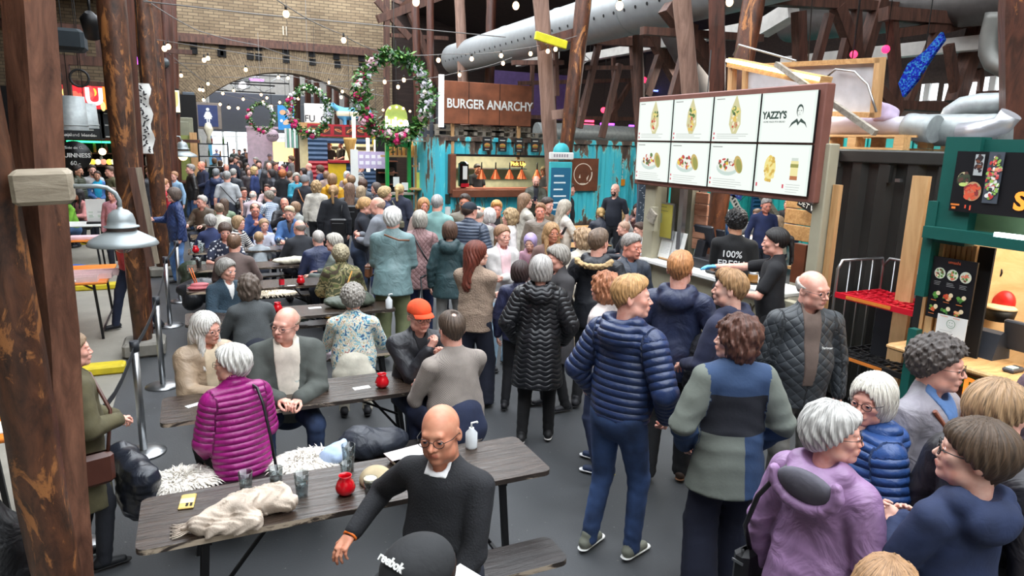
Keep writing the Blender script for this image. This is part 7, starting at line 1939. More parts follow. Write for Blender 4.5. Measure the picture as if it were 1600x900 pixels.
tag(soft('blue_bag',[ell((0,0,.2),(.30,.2,.2),k=.05),fn(lambda P_:.02*wob(P_,14))],.03,plain('blue plastic',(20,100,190),.35),None,loc=(q2 .x-.4,q2 .y-.3,0)),'bright blue plastic bag under the far orange table','bag')
for k in range(2):tag(BX((0,0,.03),(.7,.25,.06),bev=.01).put('pink_box',plain('pale pink card',(228,196,204),.6,bmp=0),None,loc=(q2 .x-.9+k*.62,q2 .y+.2,.76)),['left flat pink box on the far orange table','right flat pink box on the far orange table'][k],'box')
q=at_z(162,350,.76);t=empty('standing_menu',(q.x-.12,q.y+.1,.76),'white standing menu sheet on a black base before the blue scarf woman','sign');BX((0,0,.28),(.36,.02,.46),RX(.1)).put('sheet',M_WHITE,t);BX((0,0,.02),(.38,.14,.04)).put('base',M_BLACKM,t)
A_=Art();[A_.lines(-.14+j*.16,.45-r_*.1,.11,2,.03,rng.choice(((200,80,70),(90,90,90),(90,150,90))),rng,.008)for j in range(2)for r_ in range(4)];A_.pr(t,(0,-.03,.02),WALL_Y@RX(-.1))
# stanchions with belts
SB=[]
for i,(bx,by,tx,ty)in enumerate(((225,706,197,536),(255,602,238,480),(266,508,256,412),(282,470,272,385),(150,890,128,700))):
 q=at_z(bx,by,.01)if i<4 else Vector((-.83,4.75,0))
 t=empty('belt_stanchion',(q.x,q.y,0),['steel belt stanchion nearest to the seated magenta jacket','second steel belt stanchion beyond the nearest one','third steel belt stanchion beside the grey sweater back','farthest steel belt stanchion at the phone woman feet','steel stanchion behind the near left post beside the boots'][i],'stanchion','belt stanchions')
 LT([(.001,0),(.17,0),(.175,.006),(.17,.016),(.10,.030),(.04,.036),(.001,.036)],n=28).put('base',M_STEEL,t)
 TB([(0,0,.03),(0,0,.93)],.030,14).put('pole',M_STEEL,t);TB([(0,0,.90),(0,0,.985)],.036,14).put('belt_head',plain('dark head',(44,48,54),.4),t)
 SB.append(Vector((q.x,q.y,.93)))
def belt(a,b,label,sag=.0):
 n=8;mb=MB();L=b-a;side=Vector((0,0,.025));org=a
 vs=[]
 for k in range(n+1):
  p=L*k/n-Vector((0,0,sag*sin(PI*k/n)));vs+=[p+side,p-side,p+side+Vector((.004,0,0)),p-side+Vector((.004,0,0))]
 fs=[]
 for k in range(n):
  a_,b_=k*4,k*4+4
  fs+=[(a_,a_+1,b_+1,b_),(a_+3,a_+2,b_+2,b_+3),(a_,b_,b_+2,a_+2),(a_+1,a_+3,b_+3,b_+1)]
 mb._add(vs,fs);tag(mb.put('barrier_belt',plain('black belt',(38,40,44),.7),None,loc=org),label,'belt')
belt(SB[0],SB[1],'black barrier belt between the nearest two stanchions',.04);belt(SB[1],SB[2],'black barrier belt between the second and third stanchion',.05);belt(SB[2],SB[3],'black barrier belt to the farthest stanchion',.03)
belt(SB[0],SB[4]+Vector((0,0,.0)),'black barrier belt running from the nearest stanchion towards the camera',.22)
# ---------------------------------------------------------------- things on the tables
CUP=glass('clear plastic cup');WATER=plain('cola',(38,18,14),.1,bmp=0)
def on_table(px,py):
 """the seen point, kept on the nearest table top of the rows"""
 q=at_z(px,py,.76);b=min(T,key=lambda t:max(t[3]-q.y,q.y-t[4],0)+max(t[1]-q.x,q.x-t[2],0))
 return Vector((min(max(q.x,b[1]+.07),b[2]-.07),min(max(q.y,b[3]+.06),b[4]-.06),.76))
def vase(x,y,z,label,s=1.0):
 t=empty('candle_vase',(x,y,z),label,'candle holder')
 LT([(.001,0),(.030*s,0),(.050*s,.022*s),(.054*s,.045*s),(.042*s,.078*s),(.030*s,.096*s),(.036*s,.112*s),(.033*s,.112*s),(.026*s,.096*s),(.036*s,.075*s),(.02*s,.04*s)],n=24).put('glass',M_RED,t)
 LT([(.001,.02*s),(.02*s,.02*s),(.02*s,.045*s),(.001,.045*s)],n=12).put('candle',M_WHITE,t)
for px,py,lb in((540,772,'red glass candle holder on the nearest table beside the glass of dark beer'),(597,605,'red glass candle holder on the second table'),(470,444,'red glass candle holder on the fourth table right of the bottle'),(434,488,'red glass candle holder behind the shoulder of the grey haired sweater back'),(306,395,'red round candle holder at the left end of a middle table'),(325,366,'small red candle holder behind the phone woman'),(376,355,'red candle holder by the man with his hand on his chin')):
 q=on_table(px,py);vase(q.x,q.y,.76,lb)
def tumbler(px,py,label,fill=None,fc=.5,h=.13,r=.038,mat=None,foam=False,z=.76):
 q=on_table(px,py);t=empty('drinking_glass',(q.x,q.y,z),label,'glass')
 LT([(.001,0),(r*.74,0),(r,h),(r*.95,h),(r*.69,.005),(.001,.005)],n=22).put('cup',mat or CUP,t)
 if fill:
  rr=r*(.69+.26*fc)*.97
  LT([(.001,.007),(r*.67,.007),(rr,h*fc),(.001,h*fc)],n=20).put('drink',fill,t)
 if foam:LT([(.001,h*fc+.001),(r*.90,h*fc+.001),(r*.92,h*.98),(.001,h*.985)],n=20).put('foam',plain('beer foam',(232,214,186),.7),t)
 return t
ICE=glass('iced drink',(210,216,220),.1)
tumbler(385,772,'plastic cup with a little iced drink left of the water cup on the nearest table',plain('dark iced drink',(70,64,62),.2,bmp=0),.35)
tumbler(432,765,'plastic cup of dark iced drink between the fur and the water cup',plain('dark iced drink',(70,64,62),.2,bmp=0),.55)
tumbler(472,775,'clear plastic cup half full of water on the nearest table',ICE,.55,.135,.040)
tumbler(543,728,'tall nearly empty plastic cup behind the red candle holder',plain('dark iced drink',(70,64,62),.2,bmp=0),.22,.15,.040)
tumbler(541,748,'short empty glass just behind the red candle holder',None,.5,.10,.034)
tumbler(579,780,'glass of dark stout with a pale foam head beside the beige cap',plain('stout',(20,12,10),.12,bmp=0),.80,.125,.038,foam=True)
tumbler(636,588,'glass of pink drink by the man in the orange cap',plain('pink drink',(206,80,76),.2,bmp=0),.6,.12,.038)
tumbler(463,612,'small tumbler with red drink in the hands of the man in the grey overshirt',plain('red drink',(150,60,50),.2,bmp=0),.5,.10,.034)
tumbler(311,418,'glass of cola on the fifth table',WATER,.8,.15,.045)
for i,(px,py)in enumerate(((300,392),(312,388),(317,393))):tumbler(px,py,'clear empty glass beside the red round candle holder, %s of the three'%('leftmost','middle','rightmost')[i],None,.5,.14,.04)
for i,(px,py)in enumerate(((438,392),(449,390))):
 q=on_table(px,py);t=empty('wine_glass',(q.x,q.y,.76),['left wine glass before the man in denim','right wine glass before the man in denim'][i],'glass');LT([(.001,0),(.035,0),(.004,.006),(.004,.09),(.03,.12),(.036,.15),(.028,.20),(.027,.20),(.034,.15),(.001,.115)],n=16).put('bowl',CUP,t);LT([(.001,.118),(.028,.135),(.001,.136)],n=14).put('wine',plain('red wine',(90,14,24),.2,bmp=0),t)
q=on_table(441,448);t=empty('glass_bottle',(q.x,q.y,.76),'clear glass bottle with a red label on the fourth table','bottle')
LT([(.001,0),(.032,0),(.034,.10),(.030,.13),(.013,.18),(.012,.22),(.001,.22)],n=16).put('bottle',CUP,t);LT([(.0345,.02),(.0355,.09)],n=16,cap=False).put('label',plain('red label',(206,30,50),.5,bmp=0),t)
def pump(px,py,label,z=.76):
 q=on_table(px,py);t=empty('soap_pump',(q.x,q.y,z),label,'bottle')
 LT([(.001,0),(.036,0),(.038,.01),(.038,.10),(.016,.125),(.016,.135),(.001,.135)],n=18).put('bottle',plain('white plastic',(222,226,228),.35,bmp=0),t);TB([(0,0,.135),(0,0,.165),(.035,0,.168),(.040,0,.160)],.007,8).put('pump_head',M_WHITE,t)
pump(728,690,'white pump bottle behind the shoulder of the bald man');pump(627,492,'white pump bottle behind the man in the orange cap');pump(560,428,'white pump bottle behind the camouflage jacket')
# phones and papers
q=on_table(293,785);t=empty('mobile_phone',(q.x,q.y,.76),'phone in a yellow and silver case lying on the nearest table','phone',rz=-.12)
BX((0,0,.006),(.075,.15,.010),bev=.004).put('case',plain('gold case',(196,168,92),.35,bmp=0),t);BX((0,.0,.0115),(.068,.05,.001)).put('mirror_band',plain('pale gold',(206,196,160),.3,bmp=0),t)
for dx in(-.008,.012):
 for dy in(-.055,-.038):LT([(.001,.012),(.007,.012),(.007,.014),(.001,.014)],(dx+.012,dy,0),10).put('camera_lens',M_BLACKM,t)
for(px,py,w_,d_,lb,a_)in((565,606,.13,.06,'white paper slip lying on the second table',.1),(303,633,.11,.05,'pale paper slip at the near left end of the second table',.5),(492,481,.14,.07,'white paper on the third table',0),(458,450,.10,.03,'white straw wrapper beside the bottle on the fourth table',.1)):
 q=on_table(px,py);tag(BX((0,0,.001),(w_,d_,.002),a_).put('paper_slip',M_WHITE,None,loc=(q.x,q.y,.76)),lb,'paper')
 # pink leather pouch with sticks
q=on_table(310,452);t=empty('pink_pouch',(q.x,q.y,.76),'dusty pink leather pouch with two orange sticks on the fourth table','pouch')
soft('pouch',[ell((0,0,.02),(.13,.08,.03),k=.02),ell((.02,.01,.06),(.11,.07,.02),k=.02)],.012,plain('dusty pink leather',(178,90,96),.6),t)
for s in(0,1):TB([(-.02+.02*s,.05,.03),(-.09+.03*s,.07,.26)],.008,6).put('stick',plain('orange stick',(214,110,50),.5,bmp=0),t)
# scarf, fur, cap, coats
q=at_z(385,812,.76)
sc_=[cone((-.22,-.05,.045),(-.05,.0,.07),.045,.075,k=.03),cone((-.05,.0,.06),(.16,.06,.07),.075,.07,k=.03),cone((.0,.05,.09),(.20,.0,.05),.05,.05,k=.02),cone((-.16,-.10,.03),(.02,-.10,.04),.035,.055,k=.02),cone((-.02,-.06,.10),(.10,.08,.10),.05,.035,k=.02),cone((-.20,-.02,.04),(-.28,-.01,.02),.03,.02,k=.02),plane((0,0,.004),(0,0,-1)),fn(lambda P_:.011*(np.abs(np.sin(P_[:,0]*42+P_[:,1]*55+3*np.sin(P_[:,1]*24+P_[:,2]*30)))-.5)+.007*wob(P_,45))]
t=soft('beige_scarf',sc_,.0075,cloth('knit',(196,180,164)),None,loc=(q.x,q.y,.76));tag(t,'crumpled beige scarf with fringes on the nearest table','scarf')
for k in range(9):TB([(-.26,-.04+k*.010,.02),(-.30-.008*(k%3),-.055+k*.014,.008),(-.335-.01*(k%2),-.06+k*.017,.005)],.0035,5).put('fringe_tassel',cloth('knit',(196,180,164)),t)
def fur(x,y,z,rx,ry,rz_,label,seed=0,n=900,col=(230,224,214)):
 rg=random.Random(seed);mb=MB()
 base=soft('fur_throw',[ell((0,0,.02),(rx,ry,rz_),k=.01),plane((0,0,0),(0,0,-1))],.03,cloth('fur',col),None,loc=(x,y,z))
 for i in range(n):
  a=rg.uniform(0,2*PI);q_=sqrt(rg.random());px_,py_=rx*q_*cos(a),ry*q_*sin(a)
  pz=.02+rz_*sqrt(max(0,1-q_*q_))-.01;L_=rg.uniform(.035,.07)
  d=Vector((cos(a)*q_+rg.uniform(-.5,.5),sin(a)*q_+rg.uniform(-.5,.5),.55-q_*.7)).normalized()*L_
  s_=Vector((-d.y,d.x,0)).normalized()*.006;p0=Vector((px_,py_,pz));p1=p0+d*.6;p2=p0+d+Vector((0,0,-.012))
  mb._add([p0-s_,p0+s_,p1+s_*.7,p1-s_*.7,p2],[(0,1,2,3),(3,2,4)],True)
 o=mb.put('fur_hair',cloth('fur',col),base);o['kind']='stuff'
 return tag(base,label,'fur')
fur(-.18,4.52,.46,.22,.17,.05,'white shaggy fur throw on the bench end left of the magenta jacket',1)
fur(.60,4.50,.46,.26,.18,.05,'white shaggy fur throw on the bench right of the magenta jacket',2)
q=at_z(425,434,.46);fur(.85,9.95,.46,.42,.17,.04,'cream fur throw on the bench behind the fourth table',3,500,(214,200,176))
q=at_z(588,752,.76)
t=empty('baseball_cap',(q.x-.0,q.y,.76),'beige baseball cap lying on the nearest table behind the dark beer','cap')
soft('crown',[ell((0,0,.01),(.095,.105,.075),k=.01),plane((0,0,.002),(0,0,-1)),ell((0,0,-.02),(.087,.097,.07),k=.004,op='-')],.008,cloth('plain',(176,160,128)),t)
soft('brim',[ell((.10,-.02,.012),(.085,.085,.010),k=.01)],.006,cloth('plain',(176,160,128)),t)
q=at_z(645,722,.76);t=empty('paper_food_tray',(q.x+.02,q.y,.76),'white paper food tray with crumpled paper beside the bald man','tray',rz=.2)
MB()._add([(-.13,-.08,.0),(.13,-.08,0),(.13,.08,0),(-.13,.08,0),(-.16,-.11,.05),(.16,-.11,.05),(.16,.11,.05),(-.16,.11,.05)],[(0,1,2,3),(0,4,5,1),(1,5,6,2),(2,6,7,3),(3,7,4,0)]).put('tray',plain('white card',(232,222,220),.6,bmp=0),t)
soft('crumpled_paper',[ell((0,0,.03),(.10,.06,.03),k=.02),fn(lambda P_:.010*wob(P_,70))],.011,M_WHITE,t)
def heap(label,cat,name,prims,mat,loc,h=.016,amp=.012,f=26,rz=0):
 o=soft(name,prims+[fn(lambda P_:amp*wob(P_,f)+amp*.6*(np.abs(np.sin(P_[:,0]*38+P_[:,2]*30+2*np.sin(P_[:,1]*20)))-.5))],h,mat,None,loc=loc,rot=(0,0,rz));return tag(o,label,cat)
heap('dark jacket and pale blue bag heaped on the bench behind the paper tray','jacket','folded_jacket',[ell((0,0,.08),(.26,.14,.10),k=.03),ell((-.1,.02,.14),(.12,.10,.07),k=.03)],cloth('shell',(40,44,54)),(1.05,4.50,.46))
heap('pale blue bag at the left of the heaped dark jacket','bag','cloth_bag',[cone((-.05,0,.05),(.08,.02,.12),.05,.04,k=.03),ell((0,0,.06),(.10,.10,.06),k=.02)],cloth('plain',(176,196,226)),(.76,4.45,.46))
heap('dark green jacket hanging over the left end of the fifth bench','jacket','folded_jacket',[ell((0,0,.1),(.28,.2,.16),k=.03),ell((-.1,-.1,-.04),(.14,.10,.14),k=.03)],cloth('shell',(48,58,44)),(-.02,11.35,.50),.03,.02,16)
heap('black padded coat heaped on the bench by the pink pouch','coat','folded_coat',[ell((0,0,.1),(.40,.2,.15),k=.03),ell((-.2,-.1,-.02),(.14,.12,.14),k=.03)],cloth('leather',(36,38,42)),(.10,9.95,.50),.03,.02,16)
heap('green jacket lying on the bench behind the grey haired sweater back','jacket','folded_jacket',[ell((0,0,.08),(.26,.13,.10),k=.03)],cloth('shell',(66,82,70)),(.92,8.2,.48),.025,.02,18)
heap('dark olive jacket on the third table right of the patterned blouse','jacket','folded_jacket',[ell((0,0,.06),(.30,.16,.08),k=.03),ell((.14,0,.10),(.12,.10,.06),k=.03)],cloth('shell',(66,74,62)),(1.55,7.72,.76),.02,.016,20)
heap('cream jacket folded on the fifth table by the navy sleeve','jacket','folded_jacket',[ell((0,0,.05),(.30,.12,.06),k=.03)],cloth('shell',(196,190,170)),(1.30,10.72,.76),.02,.014,20)
heap('beige fur trimmed garment on the bench left of the patterned blouse','jacket','folded_jacket',[ell((0,0,.08),(.16,.13,.11),k=.03)],cloth('fur',(190,172,136)),(.92,6.92,.48),.02,.014,24)
heap('pale mauve bag on the bench beside the patterned blouse','bag','soft_bag',[ell((0,0,.08),(.12,.13,.10),k=.03)],cloth('plain',(206,190,204)),(1.06,6.72,.48),.02,.012,24)
heap('large black coat draped behind the near left post','coat','draped_coat',[ell((0,0,.62),(.20,.18,.30),k=.06),ell((-.06,0,.92),(.12,.12,.16),k=.05)],cloth('shell',(24,25,28)),(-.97,3.62,.0),.025,.02,14)
# ---------------------------------------------------------------- strings of bulbs, cables
def string(label,pts,bulbs,r=.006,br=.034,mat=M_CABLE,group=None):
 """pts: (px,py,y) along the cable; bulbs: (px,py,y)"""
 ws=[P(*p)for p in pts];org=ws[0];t=empty('bulb_string',org,label,'string lights',group)
 out=[]
 for a,b in zip(ws[:-1],ws[1:]):
  for k in range(6):out.append(a.lerp(b,k/6)-org-Vector((0,0,.03*sin(PI*k/6))))
 out.append(ws[-1]-org);TB(out,r,5).put('cable',mat,t)
 for(px,py,y)in bulbs:
  q=P(px,py,y)-org
  s_=TB([q+Vector((0,0,br*.8)),q+Vector((0,0,br*2.6))],br*.42,7).put('socket',M_CABLEB,t)
  BL(q,br,10,7,(1,1,1.15)).put('bulb',M_BULB,t)
 return t
string('string of warm bulbs from the top centre down to the big wreath',[(425,-5,7.5),(530,52,9.5),(602,83,11)],[(447,22,8),(537,63,9.6)],br=.034)
string('string of warm bulbs right of the big wreath towards the leaning posts',[(602,83,11),(700,84,11.2),(800,78,11.4),(905,55,10.8)],[(685,94,11.2),(737,92,11.2),(783,87,11.3),(829,84,11.3),(856,80,11),(868,77,11)],br=.034)
string('string of warm bulbs crossing behind the big wreath',[(480,128,14),(560,124,13),(640,124,12),(720,112,12),(800,90,11.6)],[(601,128,12.5),(631,125,12),(663,123,12),(718,117,12),(622,136,12.6),(786,99,11.8)],br=.032)
string('string of warm bulbs from the left posts under the brick wall',[(228,0,14),(310,48,17),(400,70,20),(500,100,24)],[(257,76,15),(263,73,15.4),(319,94,18),(325,91,18.4),(384,109,20),(435,121,24),(450,122,24.5)],r=.01,br=.046)
string('string of warm bulbs dropping from the red far post to the arch',[(246,66,20),(290,105,22),(325,130,24),(420,160,27)],[(283,118,22),(325,131,24),(312,140,25),(317,141,25),(318,156,26),(344,163,27),(358,168,27),(372,169,27.2)],r=.01,br=.046)
string('string of warm bulbs across the arch near the second wreath',[(330,120,26),(460,120,25),(600,150,22)],[(514,129,24),(483,134,24),(452,152,25),(466,154,25),(533,152,23),(499,140,24),(535,143,23.4)],r=.01,br=.046)
string('string of small warm bulbs inside the far hall',[(320,140,33),(430,165,34),(520,160,35)],[(348,146,33),(365,142,33),(380,155,33.4),(408,148,34),(417,153,34),(411,159,34),(437,160,34),(424,166,34.4),(357,168,33),(392,170,34)],r=.012,br=.055)
for i,(px,py,y)in enumerate(((650,3,9),(806,9,9),(968,9,7.5),(1140,3,7))):
 t=empty('hanging_bulb',P(px,py,y),['bare warm bulb at the top above the brown far post','bare warm bulb at the top left of the pale leaning log','bare warm bulb at the top right of the reddish leaning post','bare warm bulb at the top above the square timber'][i],'bulb')
 BL((0,0,0),.045,12,8,(1,1,1.2)).put('bulb',M_BULB,t);TB([(0,0,.04),(0,0,.11)],.02,8).put('socket',M_CABLEB,t);TB([(0,0,.11),(0,0,1.2)],.004,5).put('cord',M_CABLEB,t)
def wire(label,pts,r=.008,mat=M_CABLE):
 ws=[P(*p)for p in pts];tag(TB([w-ws[0]for w in ws],r,5).put('wire',mat,None,loc=ws[0]),label,'wire')
wire('long pale wire crossing the whole upper view',[(224,2,9),(400,22,9.6),(790,58,11)]);wire('pair of pale wires beside the long one at the left',[(245,62,15),(420,90,16),(600,108,17)],.007)
wire('thin pale wire across the top of the arch',[(270,98,22),(440,107,22),(600,124,22)],.007);wire('thin black cable running down the near left post',[(0,2,4.0),(16,30,4.0),(17,130,4.0),(24,240,4.0),(32,268,3.95)],.008,M_CABLEB)
wire('pale looped cable below the truss above the container',[(912,100,12),(921,93,12),(912,85,12),(905,80,12)],.01)
# flower wreaths
LEAFM=[plain('leaf green %d'%i,c_,.5,bmp=0)for i,c_ in enumerate(((58,110,48),(36,82,42),(104,146,66)))]
FLW=[plain('flower %d'%i,c_,.6,bmp=0)for i,c_ in enumerate(((226,222,236),(206,40,110),(232,186,200),(244,236,226)))]
def wreath(px,py,y,R_,label,n_leaf,n_fl,seed,depth_rot=0.0):
 rg=random.Random(seed);c_=P(px,py,y);t=empty('flower_wreath',c_,label,'wreath',rz=depth_rot)
 TB([(R_*cos(a),0,R_*1.15*sin(a))for a in[2*PI*k/36 for k in range(36)]],.03,6,closed=True).put('hoop',M_POST,t)
 lf=[]
 for m in range(3):lf.append(MB())
 tw=R_*.16
 for i in range(n_leaf):
  a=rg.uniform(0,2*PI);w=tw*(1.25 if.2>sin(a)else.95);p=Vector((cos(a)*(R_+rg.gauss(0,w*.55)),rg.gauss(0,w*.5),1.15*sin(a)*(R_+rg.gauss(0,w*.55))))
  d=Vector((rg.uniform(-1,1),rg.uniform(-1,1),rg.uniform(-1,.8))).normalized()*rg.uniform(.07,.13);s_=d.cross(Vector((rg.uniform(-1,1),rg.uniform(-1,1),1))).normalized()*.026
  lf[rg.choice((0,0,1,2))]._add([p,p+d*.5+s_,p+d,p+d*.5-s_],[(0,1,2),(0,2,3)])
 for m in range(3):o=lf[m].put('foliage',LEAFM[m],t);o['kind']='stuff'
 ms=[]
 for m in range(4):
  mb=MB();rr=.055 if m in(1,2)else.035
  for k in range(6):a=k*PI/3;mb.ball((rr*.55*cos(a),rr*.2,rr*.55*sin(a)),rr*.55,5,3)
  mb.ball((0,-rr*.2,0),rr*.5,6,4);ms.append(mb.mesh('flower'))
 for i in range(n_fl):
  a=rg.uniform(0,2*PI);m=rg.choices((0,1,2,3),(8,2,1.3,3))[0]
  if m==0:a=rg.choice((rg.uniform(-.6,1.3),rg.uniform(2.2,3.6),rg.uniform(-.5,.8)))
  if m==1:a=rg.uniform(2.6,5.0)
  w=tw*.7;link('flower',ms[m],t,FLW[m],loc=(cos(a)*(R_+rg.gauss(0,w*.6)),-abs(rg.gauss(w*.7,w*.3)),1.15*sin(a)*(R_+rg.gauss(0,w*.6))),rot=(0,rg.uniform(0,3),0),scale=rg.uniform(.8,1.5))
 TB([(0,0,R_*1.2),(0,0,R_*1.2+2.4)],.006,5).put('cord',M_CABLE,t)
wreath(616,151,11.0,.545,'big flower wreath of white, pink and green hanging left of the burger sign',2600,150,5)
wreath(483,173,20.0,.52,'middle flower wreath hanging before the arch',1500,90,6)
wreath(409,183,27.0,.42,'small distant flower wreath hanging before the grey screen',700,50,7)
# ---------------------------------------------------------------- the people, nearest first
BLACK,NAVY,DKG,GREY=(26,26,29),(34,42,66),(58,60,64),(112,114,118)
JEANS,DJEANS,BEIGE,CREAM,WHITE_=(62,88,126),(36,50,78),(178,160,136),(208,200,184),(222,222,220)
HG,HW,HB,HDB,HBL,HSB,HRD,HBK=(146,142,136),(206,202,194),(98,72,54),(62,46,38),(190,152,106),(160,126,90),(116,60,42),(30,26,26)
p=person
p('bald',686,634,'bald tanned man in a black sweater turning round on the nearest bench',-28,1.86,True,0,'sweater',(30,31,35),hair='none',tone='sun',head='o',arms='baldman',lean=4,hy=6,hp=6,hr=4,fat=.45,glasses=.0018,under='collar',uc=(236,236,236),uw=.055,legs=(34,38,50),legpose='out',legsp=.05)
p('cap',652,846,'person in a black baseball cap at the bottom edge, seen from above',-48,1.66,False,0,'jacket',(40,42,44),hair='cap',hc=(36,37,39),tone='fair',arms='front',hp=8,cap_under=HDB)
p('magenta',364,541,'white haired woman in a magenta padded jacket with a black shoulder bag',-158,1.68,True,0,'puffer',(148,26,112),hair='pixie',hc=(224,220,212),tone='fair',arms='lap',lean=10,hy=44,hp=6,glasses=True,legs=BLACK,fat=.45)
p('longwhite',320,490,'smiling woman with long white hair and glasses in a beige jacket',22,1.70,True,0,'wide',(170,148,124),hair='longfront',hc=(226,222,214),arms='clasp',hy=22,hp=12,glasses=True,under='open',uc=(214,196,168),legs=DJEANS,xy=None)
p('overshirt',449,481,'balding man with glasses in a dark grey overshirt resting his arms on the second table',2,1.82,True,0,'wide',(76,80,76),tk='plain',hair='fringe',hc=(146,122,104),head='o',arms='clasp',hy=-34,hp=8,fat=.95,w=1.1,glasses=True,under='open',uc=(214,204,190),uw=.075,legs=DJEANS,lk='denim',legsp=.05)
p('blouse',551,446,'grey haired person in a multicoloured patterned blouse seen from behind',178,1.74,True,0,'shirt',(200,200,190),tk='paisley',hair='curlshort',hc=(150,144,136),head='f',arms='table',fat=.75,w=1.08,legs=(206,200,184),sleeve='long')
p('redcap',655,469,'man in an orange red baseball cap with his hand raised to his mouth',18,1.82,True,0,'jacket',(40,41,46),hair='cap',hc=(226,78,36),head='m',arms='elbow',hy=6,hp=10,fat=.5,glasses=.002,cap_under=HG,under='v',uc=(30,30,34),legs=DJEANS)
p('greyshirt',706,488,'man with thinning dark hair in a grey patterned shirt seen from behind on the bench',-150,1.86,True,0,'shirt',(150,140,132),tk='check',tc2=(112,104,100),hair='thinspot',hc=(82,66,54),arms='chin',hy=-6,fat=.8,w=1.08,legs=(36,44,70),shoe=(150,150,152),sole=(220,220,220),legpose='out')
p('redhair',743,378,'woman with long auburn hair in a beige fleece and navy trousers',158,1.70,False,0,'fleece',(158,136,118),hair='long',hc=(112,52,38),tone='fair',arms='cross',hy=-48,legs=(30,34,50),wide=.7,shoe=(40,40,44),hem=.84)
p('trackgirl',785,352,'young woman with tied back hair in a white jacket over a pink shirt',28,1.72,False,0,'jacket',(206,202,200),tk='plain',hair='pony',hc=(150,112,82),arms='cross',hy=5,hp=4,under='open',uc=(232,196,200),uw=.06,legs=(160,190,214))
p('toddler',829,366,'toddler in a lavender bonnet and pink jacket held among the queue',-12,1.12,True,0,'hoodie',(184,140,156),hair='bonnet',hc=(172,154,198),head='c',tone='fair',arms='lap',hp=10,legs=(184,140,156),z0=.60,hs=1.40)
p('headband',862,349,'woman with long wavy blonde hair facing the camera behind the toddler',10,1.70,False,0,'sweater',(112,86,80),hair='longfront',hc=(172,134,92),tone='tan',arms='down',hy=14,legs=BLACK)
p('longcoat',846,401,'woman with a grey bob in a long black wavy quilted coat seen from behind',176,1.70,False,0,'hcoat',(30,31,35),tk='puffwave',hair='bob',hc=(176,172,168),arms='pocket',legs=(22,22,24),shoe=(28,28,30),sole=(206,200,196),fat=.35)
p('darkbob',813,409,'short person with a dark brown bob behind the toddler',168,1.52,False,0,'jacket',(44,48,78),hair='bob',hc=(60,44,42),head='f',legs=(30,30,34))
p('greycurl',872,385,'woman with short wavy grey hair in a dark speckled coat',-62,1.68,False,0,'coat',(62,60,62),hair='pixie',hc=(158,152,144),legs=BLACK,hp=12,arms='front')
p('parka',935,359,'man in a black parka with a tan fur trimmed hood seen from behind',168,1.84,False,0,'hjacket',(34,36,42),hair='short',hc=(112,92,76),arms='pocket',hy=-20,legs=BLACK,fat=.5,w=1.05)
p('creamcurl',912,358,'person with loose light curls in a cream jacket left of the furry hood',-140,1.68,False,0,'jacket',(206,196,180),hair='bobcurl',hc=(170,140,108),head='f',legs=BEIGE,hy=20)
p('smilingman',988,366,'grey haired smiling man in a dark blue jacket looking down to the right',30,1.78,False,0,'jacket',(50,56,68),hair='short',hc=(150,144,138),head='o',tone='red',hy=22,hp=14,under='v',uc=(70,78,92),legs=DKG)
p('strawberry',948,428,'person with curly strawberry blonde hair half hidden behind the navy padded jacket',-112,1.66,False,0,'jacket',(196,184,180),hair='bobcurl',hc=(172,112,78),head='f',legs=(50,60,90),shoe=(40,54,84),sole=(220,220,220))
p('navypuffer',985,432,'tall blond man in a navy blue padded jacket and jeans looking right',146,1.87,False,0,'hpuffer',(38,54,92),hair='short',hc=(196,150,98),head='m',arms='pocket',lean=5,hy=-52,hp=4,legs=(40,60,96),lk='denim',shoe=(112,114,102),sole=(226,226,222),fat=.4,hem=.90,w=1.04)
p('ginger',1064,395,'ginger haired man in a plain navy hooded jacket and black trousers seen from behind',176,1.87,False,0,'hjacket',(42,50,78),hair='short',hc=(190,132,84),head='m',arms='pocket',legs=(26,27,30),wide=.25,shoe=(66,48,38),sole=(110,74,48),fat=.35,hy=-8)
p('blondprofile',1147,425,'young blond man in a dark navy hooded top in profile to the left',-118,1.81,False,0,'hoodie',(38,42,66),hair='quiff',hc=(166,128,88),tone='fair',head='m',arms='hold',hy=22,legs=BLACK,shoe=(206,190,170))
p('denimpatch',1158,497,'woman with wavy brown hair in a blue, black and grey patchwork jacket',-158,1.74,False,0,'wide',(48,70,104),tk='patch',tc2=(112,118,110),hair='bobcurl',hc=(92,58,46),tone='fair',arms='pocket',hy=66,hp=2,legs=(30,34,52),wide=1.1,shoe=(150,118,84),sole=(84,60,44),fat=.3,hem=.74)
p('quiltman',1273,424,'balding man with glasses in a dark grey diamond quilted jacket',24,1.84,False,0,'quilt',(58,62,66),hair='fringe',hc=(196,190,182),head='o',arms='down',hy=28,hp=16,lean=6,fat=.6,w=1.05,glasses=True,under='open',uc=(104,88,80),uw=.05,legs=(96,94,90),shoe=(60,56,54))
p('lavender',1301,634,'grey haired woman in a lavender raincoat with a grey hood lining seen from behind',152,1.66,False,0,'hjacket',(154,120,160),hair='pixie',hc=(196,194,190),arms='down',hy=-58,legs=DKG,fat=.5,w=1.06,glasses=True,hem=.70)
p('bluepuffer',1368,588,'white haired woman with glasses in a shiny blue padded jacket',-58,1.64,False,0,'hpuffer',(44,76,132),hair='bob',hc=(222,216,202),arms='down',hy=30,hp=10,glasses=.002,legs=NAVY,fat=.4,hem=.72)
p('darkcurls',1468,531,'person with short dark grey curls and glasses in a light grey jacket',66,1.78,False,0,'jacket',(134,130,138),hair='curlshort',hc=(76,68,64),head='m',arms='down',hy=16,hp=4,glasses=True,under='v',uc=(84,116,164),uw=.07,legs=DKG)
